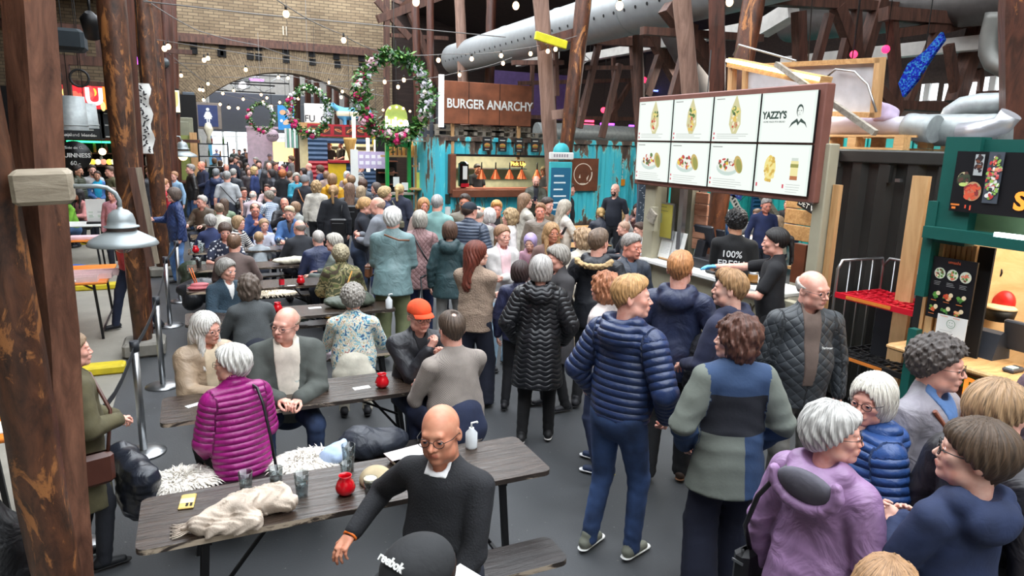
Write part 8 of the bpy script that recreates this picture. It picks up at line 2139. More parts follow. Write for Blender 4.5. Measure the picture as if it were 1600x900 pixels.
p('blondright',1562,599,'person with short sandy blond hair at the right edge behind the boy',140,1.78,False,0,'jacket',(44,42,46),hair='boycut',hc=(164,132,98),head='m',legs=DKG)
p('mauvebeanie',1630,588,'person in a mauve grey beanie cut off by the right edge',160,1.64,False,1,'jacket',(70,56,64),hair='beanie',hc=(92,72,80),tone='fair')
p('boy',1545,663,'boy with brown hair and dark glasses in a navy hooded top looking left',-128,1.70,False,0,'hoodie',(36,48,80),hair='boycut',hc=(84,66,50),head='m',tone='fair',arms='clap',hy=44,hp=-8,glasses=.0024,legs=DJEANS,w=.92,fat=.1,hs=1.12)
p('clipgirl',1392,880,'person with a hair clip whose light brown head top shows at the bottom edge',176,1.58,False,1,'jacket',(120,90,80),hair='halfup',hc=(176,136,98),head='f')
p('olive',106,521,'woman with tied back hair in a long olive coat behind the near left post',100,1.50,False,0,'coat',(84,78,54),hair='lowbun',hc=(150,124,98),arms='hold',hy=-8,legs=(34,36,44),shoe=(24,26,30),hem=.50,fat=.2)
# --- seated rows
q_=dict(sit=True,lod=1)
p('tealfleece',353,406,'grey haired smiling woman in a dark teal fleece jacket',34,1.68,top='fleece',tc=(42,62,76),hair='pixie',hc=HG,hy=10,hp=8,under='v',uc=WHITE_,fat=.6,**q_)
p('greysweater',388,431,'woman with shoulder length grey brown hair in a dark grey sweater seen from behind',-168,1.70,top='sweater',tc=(78,82,84),hair='bobcurl',hc=(98,84,74),fat=.5,**q_)
p('camo',532,384,'curly grey blonde haired person in a camouflage jacket with a tan strap',-172,1.72,top='wide',tc=(96,102,62),tk='camo',hair='curlshort',hc=(170,158,130),head='f',fat=.6,**q_)
p('greyprofile',522,366,'grey haired man in a grey green jacket just behind the camouflage jacket',-110,1.72,top='jacket',tc=(96,104,98),hair='pixie',hc=(186,180,170),head='o',**q_)
p('navyelbow',497,360,'man with cropped grey hair in a shiny navy jacket leaning on his elbow',-165,1.74,top='jacket',tc=(40,50,82),hair='buzz',hc=(190,184,178),head='o',arms='chin',lean=22,legs=BLACK,**q_)
p('blackback',468,344,'bald man with glasses, charcoal jacket seen from behind, right of the children',-158,1.76,top='blazer',tc=(44,46,52),hair='fringe',hc=(150,140,132),head='o',fat=.5,glasses=True,hy=8,**q_)
p('brownback',365,366,'man with thinning brown hair in a mauve brown sweater seen from behind',172,1.78,top='sweater',tc=(104,88,84),hair='thinspot',hc=(112,84,64),fat=.55,**q_)
p('floral',351,349,'person with short brown hair in a navy and white flowered shirt',4,1.74,top='shirt',tc=(40,46,66),tk='floral',tc2=(206,208,214),hair='boycut',hc=(84,66,56),head='f',hp=18,fat=.4,sleeve='short',**q_)
p('stripedlady',372,338,'blonde woman in a black and white striped top turning right',56,1.66,top='sweater',tc=(40,40,46),tk='stripe',tc2=(220,218,214),hair='bob',hc=(170,140,104),**q_)
p('greykid',404,362,'small boy with cropped fair hair in a pale grey shirt seen from behind',178,1.34,top='tee',tc=(168,176,182),hair='buzz',hc=(178,144,106),head='c',arms='clasp',hs=1.25,**q_)
p('whitekid',412,342,'girl with tied back hair in a white shirt facing the camera across the table',14,1.46,top='tee',tc=(206,210,224),hair='lowbun',hc=(176,144,110),head='c',arms='clasp',hs=1.2,**q_)
p('denimman',452,323,'man with a shaved side and fair hair in a denim jacket looking down',-18,1.80,top='jacket',tc=(60,92,136),tk='denim',hair='quiff',hc=(206,186,156),hp=18,under='v',uc=(70,62,64),arms='clasp',**q_)
p('navyback',328,336,'grey haired woman in a navy sweater seen from behind left of the striped top',-165,1.68,top='sweater',tc=(44,54,92),hair='pixie',hc=(158,154,150),**q_)
p('creamback',342,318,'woman with pinned up brown grey hair in a cream sweater',-172,1.70,top='sweater',tc=(212,208,196),hair='bun',hc=(140,122,104),**q_)
p('brownjacket',316,306,'man with glasses and grey hair in an olive brown jacket at the left table end',-30,1.78,top='jacket',tc=(86,74,60),hair='short',hc=(186,180,172),head='o',glasses=True,fat=.6,hy=-20,**q_)
p('orangebob',326,289,'woman with a ginger bob and fringe in a grey blazer looking down',6,1.68,top='blazer',tc=(150,142,140),hair='bob',hc=(176,112,70),tone='red',hp=16,under='v',uc=(60,50,60),**q_)
p('bluehood',398,318,'man with glasses in a blue hooded top resting his chin on his hand',8,1.80,top='hoodie',tc=(44,66,116),hair='balding',hc=(104,84,68),tone='red',arms='chin',glasses=True,hp=14,fat=.6,**q_)
p('plaid',420,299,'man with wavy grey hair in a light blue plaid shirt seen from behind',-140,1.78,top='shirt',tc=(206,212,220),tk='plaid',tc2=(90,120,160),hair='pixie',hc=(132,122,110),head='o',glasses=True,hy=20,**q_)
p('whitepink',395,298,'bald white haired man in a white and pink shirt facing away at a middle table',165,1.72,top='shirt',tc=(214,196,204),hair='fringe',hc=(220,214,206),head='o',tone='fair',**q_)
p('poloman',380,293,'dark haired man with glasses in a black and white flowered shirt facing the camera',20,1.76,top='shirt',tc=(50,50,56),tk='floral',tc2=(200,200,200),hair='short',hc=(74,60,52),tone='red',glasses=True,fat=.7,**q_)
p('greenlong',350,311,'woman with long brown hair in a pale green jacket seen from behind',168,1.68,top='jacket',tc=(120,142,112),hair='long',hc=(88,66,52),**q_)
p('charcoalbald',426,292,'bald man in a charcoal suit jacket seen from behind at a far table',178,1.76,top='blazer',tc=(58,60,66),hair='fringe',hc=(140,130,124),head='o',**q_)
p('bluntman',444,309,'bald man with glasses in a black jacket resting his hand on his mouth',2,1.76,top='jacket',tc=(36,36,40),hair='fringe',hc=(190,184,176),head='o',tone='red',glasses=True,arms='eat',**q_)
p('whiteblur',461,316,'woman with light brown hair in a grey top sitting behind the denim jacket',-60,1.66,top='sweater',tc=(176,180,176),hair='bob',hc=(150,118,92),**q_)
p('pinkface',417,288,'red faced person with dark hair in a pale pink top at a far table',-10,1.70,top='shirt',tc=(214,190,194),hair='short',hc=(70,56,50),tone='red',**q_)
# --- standing, middle distance
m_=dict(lod=1)
p('phonewoman',271,294,'woman in a blue quilted jacket holding up a phone by the left posts',-78,1.72,top='quilt',tc=(44,62,108),hair='bob',hc=(96,82,74),arms='phone1',legs=(86,122,172),lk='denim',fat=.4,hp=6,**m_)
p('tealback',613,325,'tall stout white haired man in a grey teal jacket leaning on two walking sticks',172,1.86,top='jacket',tc=(108,134,136),hair='pixie',hc=(224,222,218),head='o',arms='front',legs=(112,118,84),wide=.9,fat=.65,w=1.03,lean=7,hem=.78,**m_)
p('pinkquilt',656,330,'woman with a short grey bob in a dusty pink quilted coat seen from behind',176,1.74,top='quilt',tc=(150,116,116),hair='bob',hc=(176,170,160),fat=.6,legs=(44,56,96),hem=.72,**m_)
p('greenparka',703,347,'woman with a brown bob in a dark green hooded jacket and grey trousers',172,1.66,top='hjacket',tc=(46,68,72),hair='bob',hc=(92,66,52),fat=.4,legs=(150,148,144),hem=.74,**m_)
p('vestman',733,316,'man in a black cap and slate padded vest seen from behind',165,1.84,top='vest',tc=(72,82,100),hair='cap',hc=(30,36,46),cap_under=HDB,hy=-30,fat=.5,legs=DKG,**m_)
p('tealshirt',683,304,'grey haired man in a pale teal shirt beside the turquoise container',168,1.86,top='shirt',tc=(132,172,168),hair='buzz',hc=(168,166,164),fat=.5,**m_)
p('blondtalk',662,310,'woman with blonde hair and glasses talking to the man in the pale teal shirt',12,1.72,top='shirt',tc=(176,150,140),hair='bob',hc=(196,142,92),tone='red',hp=8,**m_)
p('bearded',727,304,'dark haired bearded man in an olive jacket with a wall behind him',10,1.84,top='jacket',tc=(108,100,86),hair='short',hc=(64,54,48),tone='tan',beard=(70,56,48),hy=-20,**m_)
p('oliveblond',776,314,'blond young man in an olive jacket looking down before the container',4,1.76,top='jacket',tc=(84,78,54),hair='quiff',hc=(214,158,92),tone='red',hp=20,under='open',uc=(26,26,30),arms='phone',**m_)
p('blondwhite',798,327,'woman with wavy blonde hair in a white jacket looking left',-84,1.68,top='jacket',tc=(214,208,206),hair='bobcurl',hc=(176,148,110),**m_)
p('whitehair',765,326,'person with straight white hair and a flowered scarf seen from behind',-165,1.68,top='jacket',tc=(150,132,138),tk='floral',tc2=(214,206,204),hair='bob',hc=(214,212,210),head='f',**m_)
p('blondkid',754,326,'child with golden hair between the vest man and the white hair',160,1.5,top='jacket',tc=(120,100,80),hair='boycut',hc=(214,164,96),head='c',**m_)
p('baldpale',747,322,'bald pale man behind the slate padded vest',170,1.74,top='jacket',tc=(150,148,144),hair='fringe',hc=(190,180,170),head='o',tone='fair',**m_)
p('longwhitejacket',820,303,'tall young woman with long light brown hair in a cream jacket in profile right',118,1.80,top='jacket',tc=(196,190,178),hair='long',hc=(138,108,84),arms='phone',hy=-26,legs=(44,56,96),hem=.78,**m_)
p('brownboy',856,309,'young man with dark hair in a brown sweater looking down to the right',52,1.78,top='sweater',tc=(112,92,72),hair='short',hc=(62,48,42),hp=20,arms='phone',**m_)
p('palehair',884,313,'woman with very long silver blonde hair and a dark backpack looking down',118,1.74,top='jacket',tc=(206,200,190),hair='long',hc=(186,176,160),hp=18,arms='phone',**m_)
p('peeking',845,318,'reddish faced man peeking out between the cream jacket and the brown sweater',-6,1.72,top='jacket',tc=(120,110,100),hair='short',hc=(150,108,76),tone='red',**m_)
p('phonebald',838,275,'bald bearded man in an olive jacket looking at his phone before the burger hatch',4,1.86,top='jacket',tc=(64,66,54),hair='none',hc=(60,50,44),beard=(70,56,48),hp=22,arms='phone',under='open',uc=(30,32,40),legs=BLACK,fat=.6,**m_)
p('hiddenback',889,287,'person in a black sweater and jeans half hidden behind the reddish leaning post',80,1.84,top='sweater',tc=(28,30,38),hair='short',hc=HDB,legs=JEANS,**m_)
p('blackteebald',962,287,'bald bearded man in a black t-shirt standing before the turquoise container',-22,1.86,top='tee',tc=(30,34,46),hair='none',hc=(60,48,40),tone='fair',beard=(48,38,34),legs=(24,26,32),w=1.08,fat=.4,**m_)
p('blondbun',939,325,'woman with a low blonde bun and dark jacket seated with her back turned',-170,1.72,sit=True,lod=1,top='jacket',tc=(60,64,76),hair='lowbun',hc=(206,168,110),fat=.4)
p('blondside',976,323,'woman with long straight blonde hair in a white top near the bald man in black',130,1.70,top='tee',tc=(220,218,214),hair='long',hc=(204,168,116),sit=True,lod=1)
p('darkthink',996,319,'dark haired young woman resting her chin on her hand',-20,1.74,sit=True,lod=1,top='jacket',tc=(104,74,76),hair='longfront',hc=(58,40,38),tone='fair',arms='chin',hp=14)
p('baldleft',974,346,'bald man in a dark jacket in profile to the left at a pale table',-78,1.76,sit=True,lod=1,top='jacket',tc=(38,42,52),hair='buzz',hc=(196,160,138),head='o',hp=16)
p('whitetee',1000,348,'brown haired man in a white t-shirt in profile left beside the stall post',-70,1.76,sit=True,lod=1,top='tee',tc=(216,212,214),hair='short',hc=(84,62,52),hp=18)
# standing queue before the green kiosk
p('blendblack',572,309,'strawberry blonde woman in a tight black sweater and jeans bending to the right',96,1.78,top='sweater',tc=(36,40,50),hair='lowbun',hc=(190,148,98),arms='phone',lean=10,hp=22,legs=(50,62,84),lk='denim',**m_)
p('greyblazer',589,308,'bald man in a grey blazer turned to the strawberry blonde woman',-112,1.82,top='blazer',tc=(128,132,140),hair='fringe',hc=(190,160,140),head='o',arms='phone',hp=16,fat=.4,legs=(46,60,96),lk='denim',**m_)
p('blondcurly',601,293,'fair curly haired man in a navy jacket looking right',108,1.78,top='jacket',tc=(44,52,84),hair='curlshort',hc=(196,168,122),**m_)
p('darkglasses',588,286,'woman with dark hair and glasses looking down between two men',-70,1.70,top='jacket',tc=(50,52,60),hair='bob',hc=(84,72,66),glasses=True,**m_)
p('blondpony',624,288,'woman with a long blonde ponytail in a navy coat with a bag',158,1.78,top='coat',tc=(44,48,66),hair='pony',hc=(204,174,122),hem=.7,**m_)
p('claw',564,291,'woman with ash blonde hair held by a clip',170,1.72,top='jacket',tc=(70,76,84),hair='halfup',hc=(166,144,116),**m_)
p('backpack',546,287,'woman with long brown hair and a black backpack seen from behind',176,1.78,top='jacket',tc=(40,40,44),hair='long',hc=(120,92,76),**m_)
p('whitecollar',521,290,'woman with a fair ponytail in a black coat with a cream collar',172,1.78,top='coat',tc=(28,30,36),hair='pony',hc=(170,134,92),fat=.4,hem=.7,**m_)
p('yellowcoat',519,272,'person in a mustard yellow hooded raincoat seen from behind',172,1.84,top='hjacket',tc=(206,150,28),hair='bob',hc=(150,116,84),head='f',fat=.5,hem=.62,**m_)
p('creamwavy',494,283,'woman with wavy ash blonde hair in a cream fleece seen from behind',168,1.74,top='fleece',tc=(204,198,186),hair='bobcurl',hc=(178,146,104),legs=BLACK,**m_)
p('beaniecoat',476,275,'person in a grey beanie and a black coat with a brown bag strap',160,1.76,top='coat',tc=(42,44,52),hair='beanie',hc=(118,120,124),hem=.6,**m_)
p('tealscarf',463,271,'woman with curly grey hair in a bright teal scarf and jacket facing the camera',6,1.68,top='jacket',tc=(44,140,164),hair='curlshort',hc=(176,172,160),glasses=True,tone='red',arms='front',legs=(60,84,110),**m_)
p('navyhood',500,259,'young man with thick brown hair in a navy hooded jacket in profile left',-108,1.80,top='hjacket',tc=(38,54,92),hair='curlshort',hc=(92,66,50),**m_)
p('brownhairback',585,252,'woman with a brown bob in a bright navy sweater at the green kiosk',168,1.72,top='sweater',tc=(36,50,100),hair='bob',hc=(112,86,66),**m_)
p('greycap',601,254,'tall man in a grey jacket and dark blue cap at the green kiosk',138,1.90,top='jacket',tc=(104,108,116),hair='cap',hc=(44,54,70),cap_under=HDB,fat=.4,**m_)
p('jacketbehind',611,262,'dark haired person in a black jacket behind the man in the grey jacket',120,1.80,top='jacket',tc=(46,48,54),hair='short',hc=HDB,**m_)
# left side
p('leather',298,257,'grey haired man in a black leather jacket looking left near the posts',-76,1.84,top='jacket',tc=(40,36,34),tk='leather',hair='short',hc=(150,144,138),legs=JEANS,fat=.4,**m_)
p('navybald',314,252,'bald man in a navy sweater looking down at his hands',-60,1.86,top='sweater',tc=(32,40,68),hair='none',tone='red',arms='hold',hp=16,**m_)
p('lightblue',272,268,'woman with tied hair in a light blue denim shirt half behind the red post',-38,1.68,top='shirt',tc=(138,170,198),hair='bun',hc=(176,130,96),**m_)
p('greyteestrap',354,267,'grey haired man in a light grey t-shirt with a black strap across his back',176,1.84,top='tee',tc=(176,180,184),hair='buzz',hc=(150,150,148),fat=.4,**m_)
p('navyhoodwhite',337,264,'grey haired person in a navy and white hooded jacket',165,1.78,top='hjacket',tc=(40,52,84),hair='short',hc=(120,124,126),**m_)
p('greenseated',102,303,'dark haired person in a bright green sweater seated at the far left table',-72,1.70,sit=True,lod=1,top='sweater',tc=(104,158,44),hair='bob',hc=(34,28,30),head='f',tone='tan',legs=JEANS,xy=None)
p('pinkseated',122,296,'dark haired woman in a pink shirt seated beside the green sweater',-60,1.72,sit=True,lod=1,top='shirt',tc=(214,144,142),hair='longfront',hc=(36,30,32),tone='tan')
p('bluescarf',151,267,'woman in a denim jacket and bright turquoise scarf',-4,1.68,top='jacket',tc=(62,96,146),tk='denim',hair='bun',hc=(60,44,38),tone='olive',under='open',uc=(30,160,200),uw=.09,arms='front',**m_)
p('greyteeman',143,258,'bearded man in a white and grey t-shirt behind the turquoise scarf',8,1.82,top='tee',tc=(196,196,196),hair='short',hc=(60,46,38),tone='fair',beard=(90,66,50),**m_)
p('blackvest',120,259,'dark haired man with a beard in a black and olive vest by the bar',66,1.82,top='vest',tc=(60,66,50),hair='short',hc=(44,36,32),tone='olive',beard=(40,32,28),**m_)
p('olivebar',172,260,'curly haired man in an olive shirt half hidden by the thick post',-66,1.82,top='shirt',tc=(96,92,66),hair='short',hc=(88,66,52),**m_)
p('pinkstand',176,294,'person in a pink jacket beside the thick left post',-30,1.62,top='jacket',tc=(206,150,160),hair='bob',hc=(96,70,54),head='f',**m_)
p('walker',212,330,'person walking in a red jacket and dark trousers half hidden by the thick post',-70,1.76,top='jacket',tc=(170,26,40),hair='short',hc=HDB,legs=(40,48,72),shoe=(30,32,40),stance=3.6,xy=(at_z(216,505,0).x,10.4),**m_)
p('whitebagman',233,262,'person in a dark jacket between the second and third left post',30,1.8,top='jacket',tc=(44,46,52),hair='short',hc=(150,110,80),**m_)
p('redjacket',254,280,'person in a red and white jacket behind the slim red brown post',120,1.74,top='jacket',tc=(190,40,56),hair='short',hc=(170,120,84),**m_)
p('bluejeansback',86,303,'person in a blue top behind the green sweater',-50,1.6,sit=True,lod=1,top='sweater',tc=(44,70,120),hair='short',hc=HBK,tone='olive')
# staff
p('cashier',1214,357,'smiling woman with a dark ponytail and blue gloves reaching over the white counter',-88,1.78,False,0,'tee',(24,24,28),hair='pony',hc=(28,24,24),arms='reach',hp=10,legs=BLACK,fat=.4,z0=.16)
p('cook',1152,329,'dark haired cook in a black t-shirt seen from behind, marked 100% FRESH',172,1.84,False,0,'tee',(28,28,30),hair='curlshort',hc=(22,20,22),tone='olive',arms='front',hy=20,hp=14,legs=BLACK,z0=.16)
p('burgercook',746,259,'dark haired cook in black in the burger hatch beside the drinks dispenser',30,1.86,False,1,'tee',(30,32,38),hair='short',hc=(32,26,24),tone='tan',arms='front',hp=20,xy=(P(746,262,YB+1.0).x,YB+1.0),z0=.16)
p('burgercook2',850,260,'second cook in a cap in the burger hatch behind the leaning posts',-40,1.82,False,1,'tee',(40,40,44),hair='cap',hc=(110,96,70),tone='tan',arms='front',xy=(P(850,262,YB+1.0).x,YB+1.0),z0=.16)
p('stripedcook',533,233,'dark haired cook in black standing in the striped stall hatch',-50,1.8,False,2,'tee',(44,40,38),hair='short',hc=(50,38,32),arms='front',xy=(P(533,235,YS+1.0).x,YS+1.0),z0=.72)
p('stripedcook2',515,231,'cook in an orange headscarf at the left of the striped stall hatch',-20,1.74,False,2,'tee',(70,60,50),hair='beanie',hc=(206,140,60),xy=(P(515,233,YS+1.0).x,YS+1.0),z0=.72)
# people in the seating corner beyond the counter
def corner(key,px,py,label,face,sit=True,h=1.74,**kw):p(key,px,py,label,face,h,sit,1,**kw)
corner('denimcurl',1133,328,'curly white haired person in denim between the stall planks and the cook',128,top='jacket',tc=(56,88,130),tk='denim',hair='curlshort',hc=(200,198,194),head='o')
corner('eatingman',1183,327,'brown haired man in a grey jacket eating behind the cook',-34,top='jacket',tc=(150,150,148),hair='short',hc=(120,92,74),hp=22,arms='eat')
corner('navypolo',1199,310,'grey haired man in a navy polo standing bent over in the seating corner',22,False,1.80,top='shirt',tc=(36,46,84),hair='short',hc=(160,154,150),tone='red',hp=26)
corner('blackcorner',1231,313,'man in black at the far table before the surfboard',-10,top='sweater',tc=(34,32,36),hair='balding',hc=(110,90,80),tone='red')
corner('greycorner',1237,322,'short haired person in a grey blue sweater seen from the side in the corner',-110,top='sweater',tc=(112,122,138),hair='pixie',hc=(110,78,60),head='f',hy=30,legs=JEANS)
corner('glassescorner',1203,340,'person with glasses and a navy scarf behind the cashier',-72,top='jacket',tc=(126,130,104),hair='short',hc=(120,96,78),glasses=True)
corner('blondcorner',1216,338,'person with long ash blonde hair just behind the cashier',-80,top='jacket',tc=(190,180,160),hair='long',hc=(176,148,118),head='f')
# --- far crowd
def far(px,py,label,face,tc,hair='short',hc=HDB,h=1.76,top='jacket',**kw):
 p('far%d_%d'%(px,py),px,py,label,face,h,False,2,top=top,tc=tc,hair=hair,hc=hc,**kw)
far(397,261,'blonde woman in a navy blue sweater laughing with a friend',70,(44,58,104),'bobcurl',(206,172,120),1.7,'sweater')
far(404,251,'dark bearded man in a black jacket over a grey shirt facing the camera',6,(40,42,46),'short',(44,36,32),1.84,under='open',uc=(110,120,136),beard=(50,40,36))
far(421,241,'older person in a mauve felt hat facing right',28,(110,104,104),'hat',(104,88,98),1.82)
far(420,254,'bald man in a dark jacket under the mauve hat',12,(48,48,52),'none',HG,1.8)
far(424,265,'dark haired woman in a charcoal jacket in profile left',-76,(66,68,76),'bob',(50,42,42),1.7)
far(441,266,'woman with curly ginger hair in black seen from behind',165,(28,28,32),'curlshort',(190,110,62),1.72,'sweater')
far(452,268,'person in a beige patterned jacket beside the ginger curls',150,(160,140,124),'short',HB,1.68,tk='floral',tc2=(120,96,84))
far(455,244,'man with wavy brown hair in a grey blazer in profile left',-84,(112,110,112),'curlshort',(112,84,60),1.88,'blazer')
far(483,255,'bald man in a slate grey jacket in profile left',-100,(110,114,122),'none',HG,1.78)
far(474,263,'dark haired woman with a red mouth looking left',-60,(44,40,46),'bob',(46,36,36),1.68)
far(491,241,'woman in a black head scarf looking left',-74,(50,66,96),'hood',(26,26,32),1.72)
far(477,244,'young man with dark hair near the head scarf',-20,(60,58,64),'short',(70,54,46),1.78)
far(527,246,'man in a grey flat cap with a purple shirt under a dark blue coat',-14,(40,48,62),'cap',(120,128,140),1.84,under='open',uc=(104,90,170))
far(515,238,'dark haired person in a pale grey hood at the striped stall',-80,(176,176,176),'short',(40,34,34),1.78)
far(494,249,'woman with a beige headscarf before the striped stall',14,(176,150,140),'bob',(170,140,112),1.66)
far(542,268,'white haired woman with glasses in a mauve coat',20,(150,130,136),'bob',(222,220,214),1.68,glasses=True)
far(556,261,'white haired man facing the camera near the purple menu',-6,(160,150,140),'short',(214,210,204),1.8)
far(563,257,'person in a black and white patterned jacket behind the white haired man',90,(60,62,70),'short',HDB,1.78,tk='stripe',tc2=(200,200,204))
far(549,275,'person with light brown curls in the queue',168,(120,110,104),'curlshort',(140,106,78),1.7,head='f')
far(567,281,'person with dark brown curls in a dark grey jacket',160,(70,76,84),'curlshort',(84,58,46),1.72)
far(540,280,'golden haired child between the yellow raincoat and the backpack',165,(150,120,100),'boycut',(206,156,92),1.52)
far(510,268,'person with light brown hair in front of the navy hooded man',170,(176,150,140),'bob',(150,116,88),1.66,head='f')
far(338,230,'person in a mauve hood and a blue jacket near the liquor shelf',160,(100,120,160),'beanie',(150,140,160),1.72)
far(335,247,'woman with brown hair in a dark green top near the arch column',155,(34,52,48),'bob',(112,84,60),1.72)
far(344,251,'person with long brown hair beside the dark green top',150,(60,60,66),'long',(120,88,64),1.68,head='f')
far(353,256,'red cheeked man looking over the crowd',10,(90,90,96),'balding',(170,150,130),1.74,tone='red')
far(361,246,'man in a navy suit jacket seen from behind',172,(34,40,56),'short',(66,48,40),1.84,'blazer',w=1.06)
far(370,245,'man with brown hair turning left beside the navy suit',-64,(40,44,56),'short',(90,66,50),1.8)
far(386,238,'brown skinned man in a black jacket',-40,(30,30,34),'buzz',(40,32,30),1.84,tone='olive')
far(374,234,'dark bearded man before the bright shop front',-20,(44,42,46),'short',(50,40,36),1.86)
far(365,229,'person in a dark green jacket before the bright shop front',20,(44,56,50),'short',HDB,1.8)
far(364,264,'person with grey hair and a dark suit near the grey t-shirt',160,(50,54,62),'short',(160,158,154),1.74)
far(385,255,'dark haired laughing woman turned to the blonde woman',30,(44,38,42),'longfront',(50,40,36),1.7)
far(388,262,'smiling woman squeezed between the two laughing women',10,(60,52,56),'bob',(90,66,54),1.64,tone='fair')
far(394,228,'man in a tan top far back before the glass front',0,(56,60,74),'short',(80,60,48),1.86,under='open',uc=(170,150,110))
far(410,234,'person in a white jacket over black far back',4,(214,212,208),'short',(44,36,34),1.76,under='open',uc=(40,36,44),head='f')
far(420,230,'dark haired man with glasses far back at the right of the white jacket',8,(46,52,70),'short',(70,56,48),1.86)
far(399,246,'grey haired man bending forward in a dark coat',-50,(50,50,56),'short',(160,154,148),1.76,hp=24)
far(451,236,'person in a black cap before the pink stall',170,(38,40,46),'cap',(30,30,34),1.8)
far(467,237,'fair haired person in a light grey coat before the magenta counter',165,(176,170,166),'short',(170,150,120),1.8)
far(382,224,'person in dark clothes at the left of the glass front',150,(50,52,60),'short',(90,70,56),1.84)
far(427,232,'person with a bag on the shoulder far back beside the glass door',175,(70,74,86),'short',(90,72,58),1.8)
far(430,254,'red faced man behind the bald man in the dark jacket',50,(50,44,46),'short',(90,60,48),1.74,tone='red')
far(443,256,'woman with dark hair looking left near the ginger curls',-70,(90,84,92),'bun',(56,44,40),1.7)
far(374,252,'woman with dark wavy hair in a black dress',-30,(30,28,32),'bobcurl',(60,42,38),1.7)
far(575,240,'cook in green with an orange cap beside the green kiosk',0,(50,140,70),'cap',(220,110,40),1.8)
# ---------------------------------------------------------------- bags, trims, writing on clothes, small held things
def strap_bag(key,name,label,cat,pts_strap,c_,d_,mat,rz=0):
 """pts in the wearer's own frame (person 1.75 m facing +Y)"""
 o,J,s,loc,hd=PEOPLE[key]
 q=pjoint(key,c_);t=empty(name,q,label,cat,rz=hd+rz)
 BX((0,0,0),d_,bev=.025).put('body',mat,t);BX((0,-d_[1]/2-.004,d_[2]*.22),(d_[0]*.7,.006,.012)).put('zip',M_STEEL,t)
 R_=RZ(-hd-rz);TB([R_@(pjoint(key,p_)-q)for p_ in pts_strap],.011,6).put('strap',mat,t)
 return t
LEA=plain('black leather',(26,26,28),.35,bmp=.3,bs=30)
o,J,s,loc,hd=PEOPLE['magenta'];sz=-.385
strap_bag('magenta','shoulder_bag','black leather shoulder bag hanging behind the magenta jacket','bag',[(.09,.06,1.47+sz),(.10,-.04,1.46+sz),(.11,-.10,1.36+sz),(.12,-.16,1.16+sz),(.12,-.25,.88+sz)],(0.0,-.27,.80+sz),(.28,.09,.16),LEA)
strap_bag('olive','leather_bag','brown leather shoulder bag at the hip of the olive coat','bag',[(.04,.10,1.46),(.16,.18,1.2),(.26,.12,.95)],(.26,.02,.84),(.08,.22,.20),plain('brown leather',(84,48,38),.35,bmp=.3,bs=20),0)
strap_bag('lavender','crossbody_bag','thin black strap bag at the left side of the lavender raincoat','bag',[(-.09,.0,1.49),(-.12,-.12,1.44),(-.19,-.17,1.3),(-.27,-.12,1.1),(-.28,-.05,.95)],(-.29,.0,.86),(.08,.22,.18),LEA)
strap_bag('pinkquilt','crossbody_bag','black strap bag of the woman in the dusty pink quilted coat','bag',[(-.08,-.13,1.45),(.06,-.19,1.2),(.22,-.16,.95)],(.25,-.12,.88),(.10,.18,.14),LEA)
strap_bag('palehair','small_backpack','dark backpack low on the back of the silver blonde woman','bag',[(.12,-.16,1.35),(.13,-.20,1.2)],(.02,-.22,1.05),(.28,.16,.38),plain('dark cloth',(36,38,44),.8))
strap_bag('backpack','black_backpack','black backpack on the woman with long brown hair','bag',[(.12,-.14,1.40),(.13,-.20,1.3)],(.0,-.24,1.14),(.30,.16,.44),LEA)
strap_bag('beaniecoat','crossbody_bag','brown strap bag crossing the black coat under the grey beanie','bag',[(-.12,-.12,1.44),(.0,-.19,1.2),(.20,-.17,.95)],(.24,-.10,.86),(.10,.2,.16),plain('tan leather',(170,104,56),.5))
strap_bag('greyteestrap','sling_bag','black sling bag across the light grey t-shirt','bag',[(-.14,-.10,1.42),(.0,-.16,1.25),(.16,-.14,1.05)],(.20,-.06,1.0),(.10,.16,.16),LEA)
strap_bag('camo','sling_bag','tan canvas sling across the camouflage jacket','bag',[(.10,-.10,1.44+sz),(.0,-.24,1.25+sz),(-.16,-.20,1.0+sz)],(-.20,-.10,.92+sz),(.12,.14,.14),plain('mustard canvas',(176,128,52),.7))
strap_bag('tealback','shoulder_strap_bag','brown leather strap bag of the stout man in the grey teal jacket','bag',[(-.06,-.16,1.47),(.10,-.20,1.42),(.20,-.06,1.40)],(-.30,.20,1.0),(.08,.16,.18),plain('brown leather',(120,74,48),.45))
strap_bag('darkcurls','crossbody_bag','brown leather strap bag across the light grey jacket','bag',[(.12,.10,1.44),(-.02,.17,1.25),(-.18,.15,1.05)],(-.24,.05,.95),(.08,.2,.18),plain('brown leather',(120,62,38),.4))
strap_bag('blondpony','hip_bag','olive grey bag at the waist of the ponytail woman','bag',[(-.10,-.12,1.43),(.02,-.17,1.25),(.14,-.15,1.05)],(.06,-.18,.98),(.22,.10,.15),plain('olive canvas',(110,106,86),.7))
strap_bag('whitecollar','slouchy_bag','slouchy black shoulder bag on the black coat with the cream collar','bag',[(.16,-.06,1.43),(.14,-.16,1.2)],(.10,-.22,1.02),(.30,.12,.30),LEA)
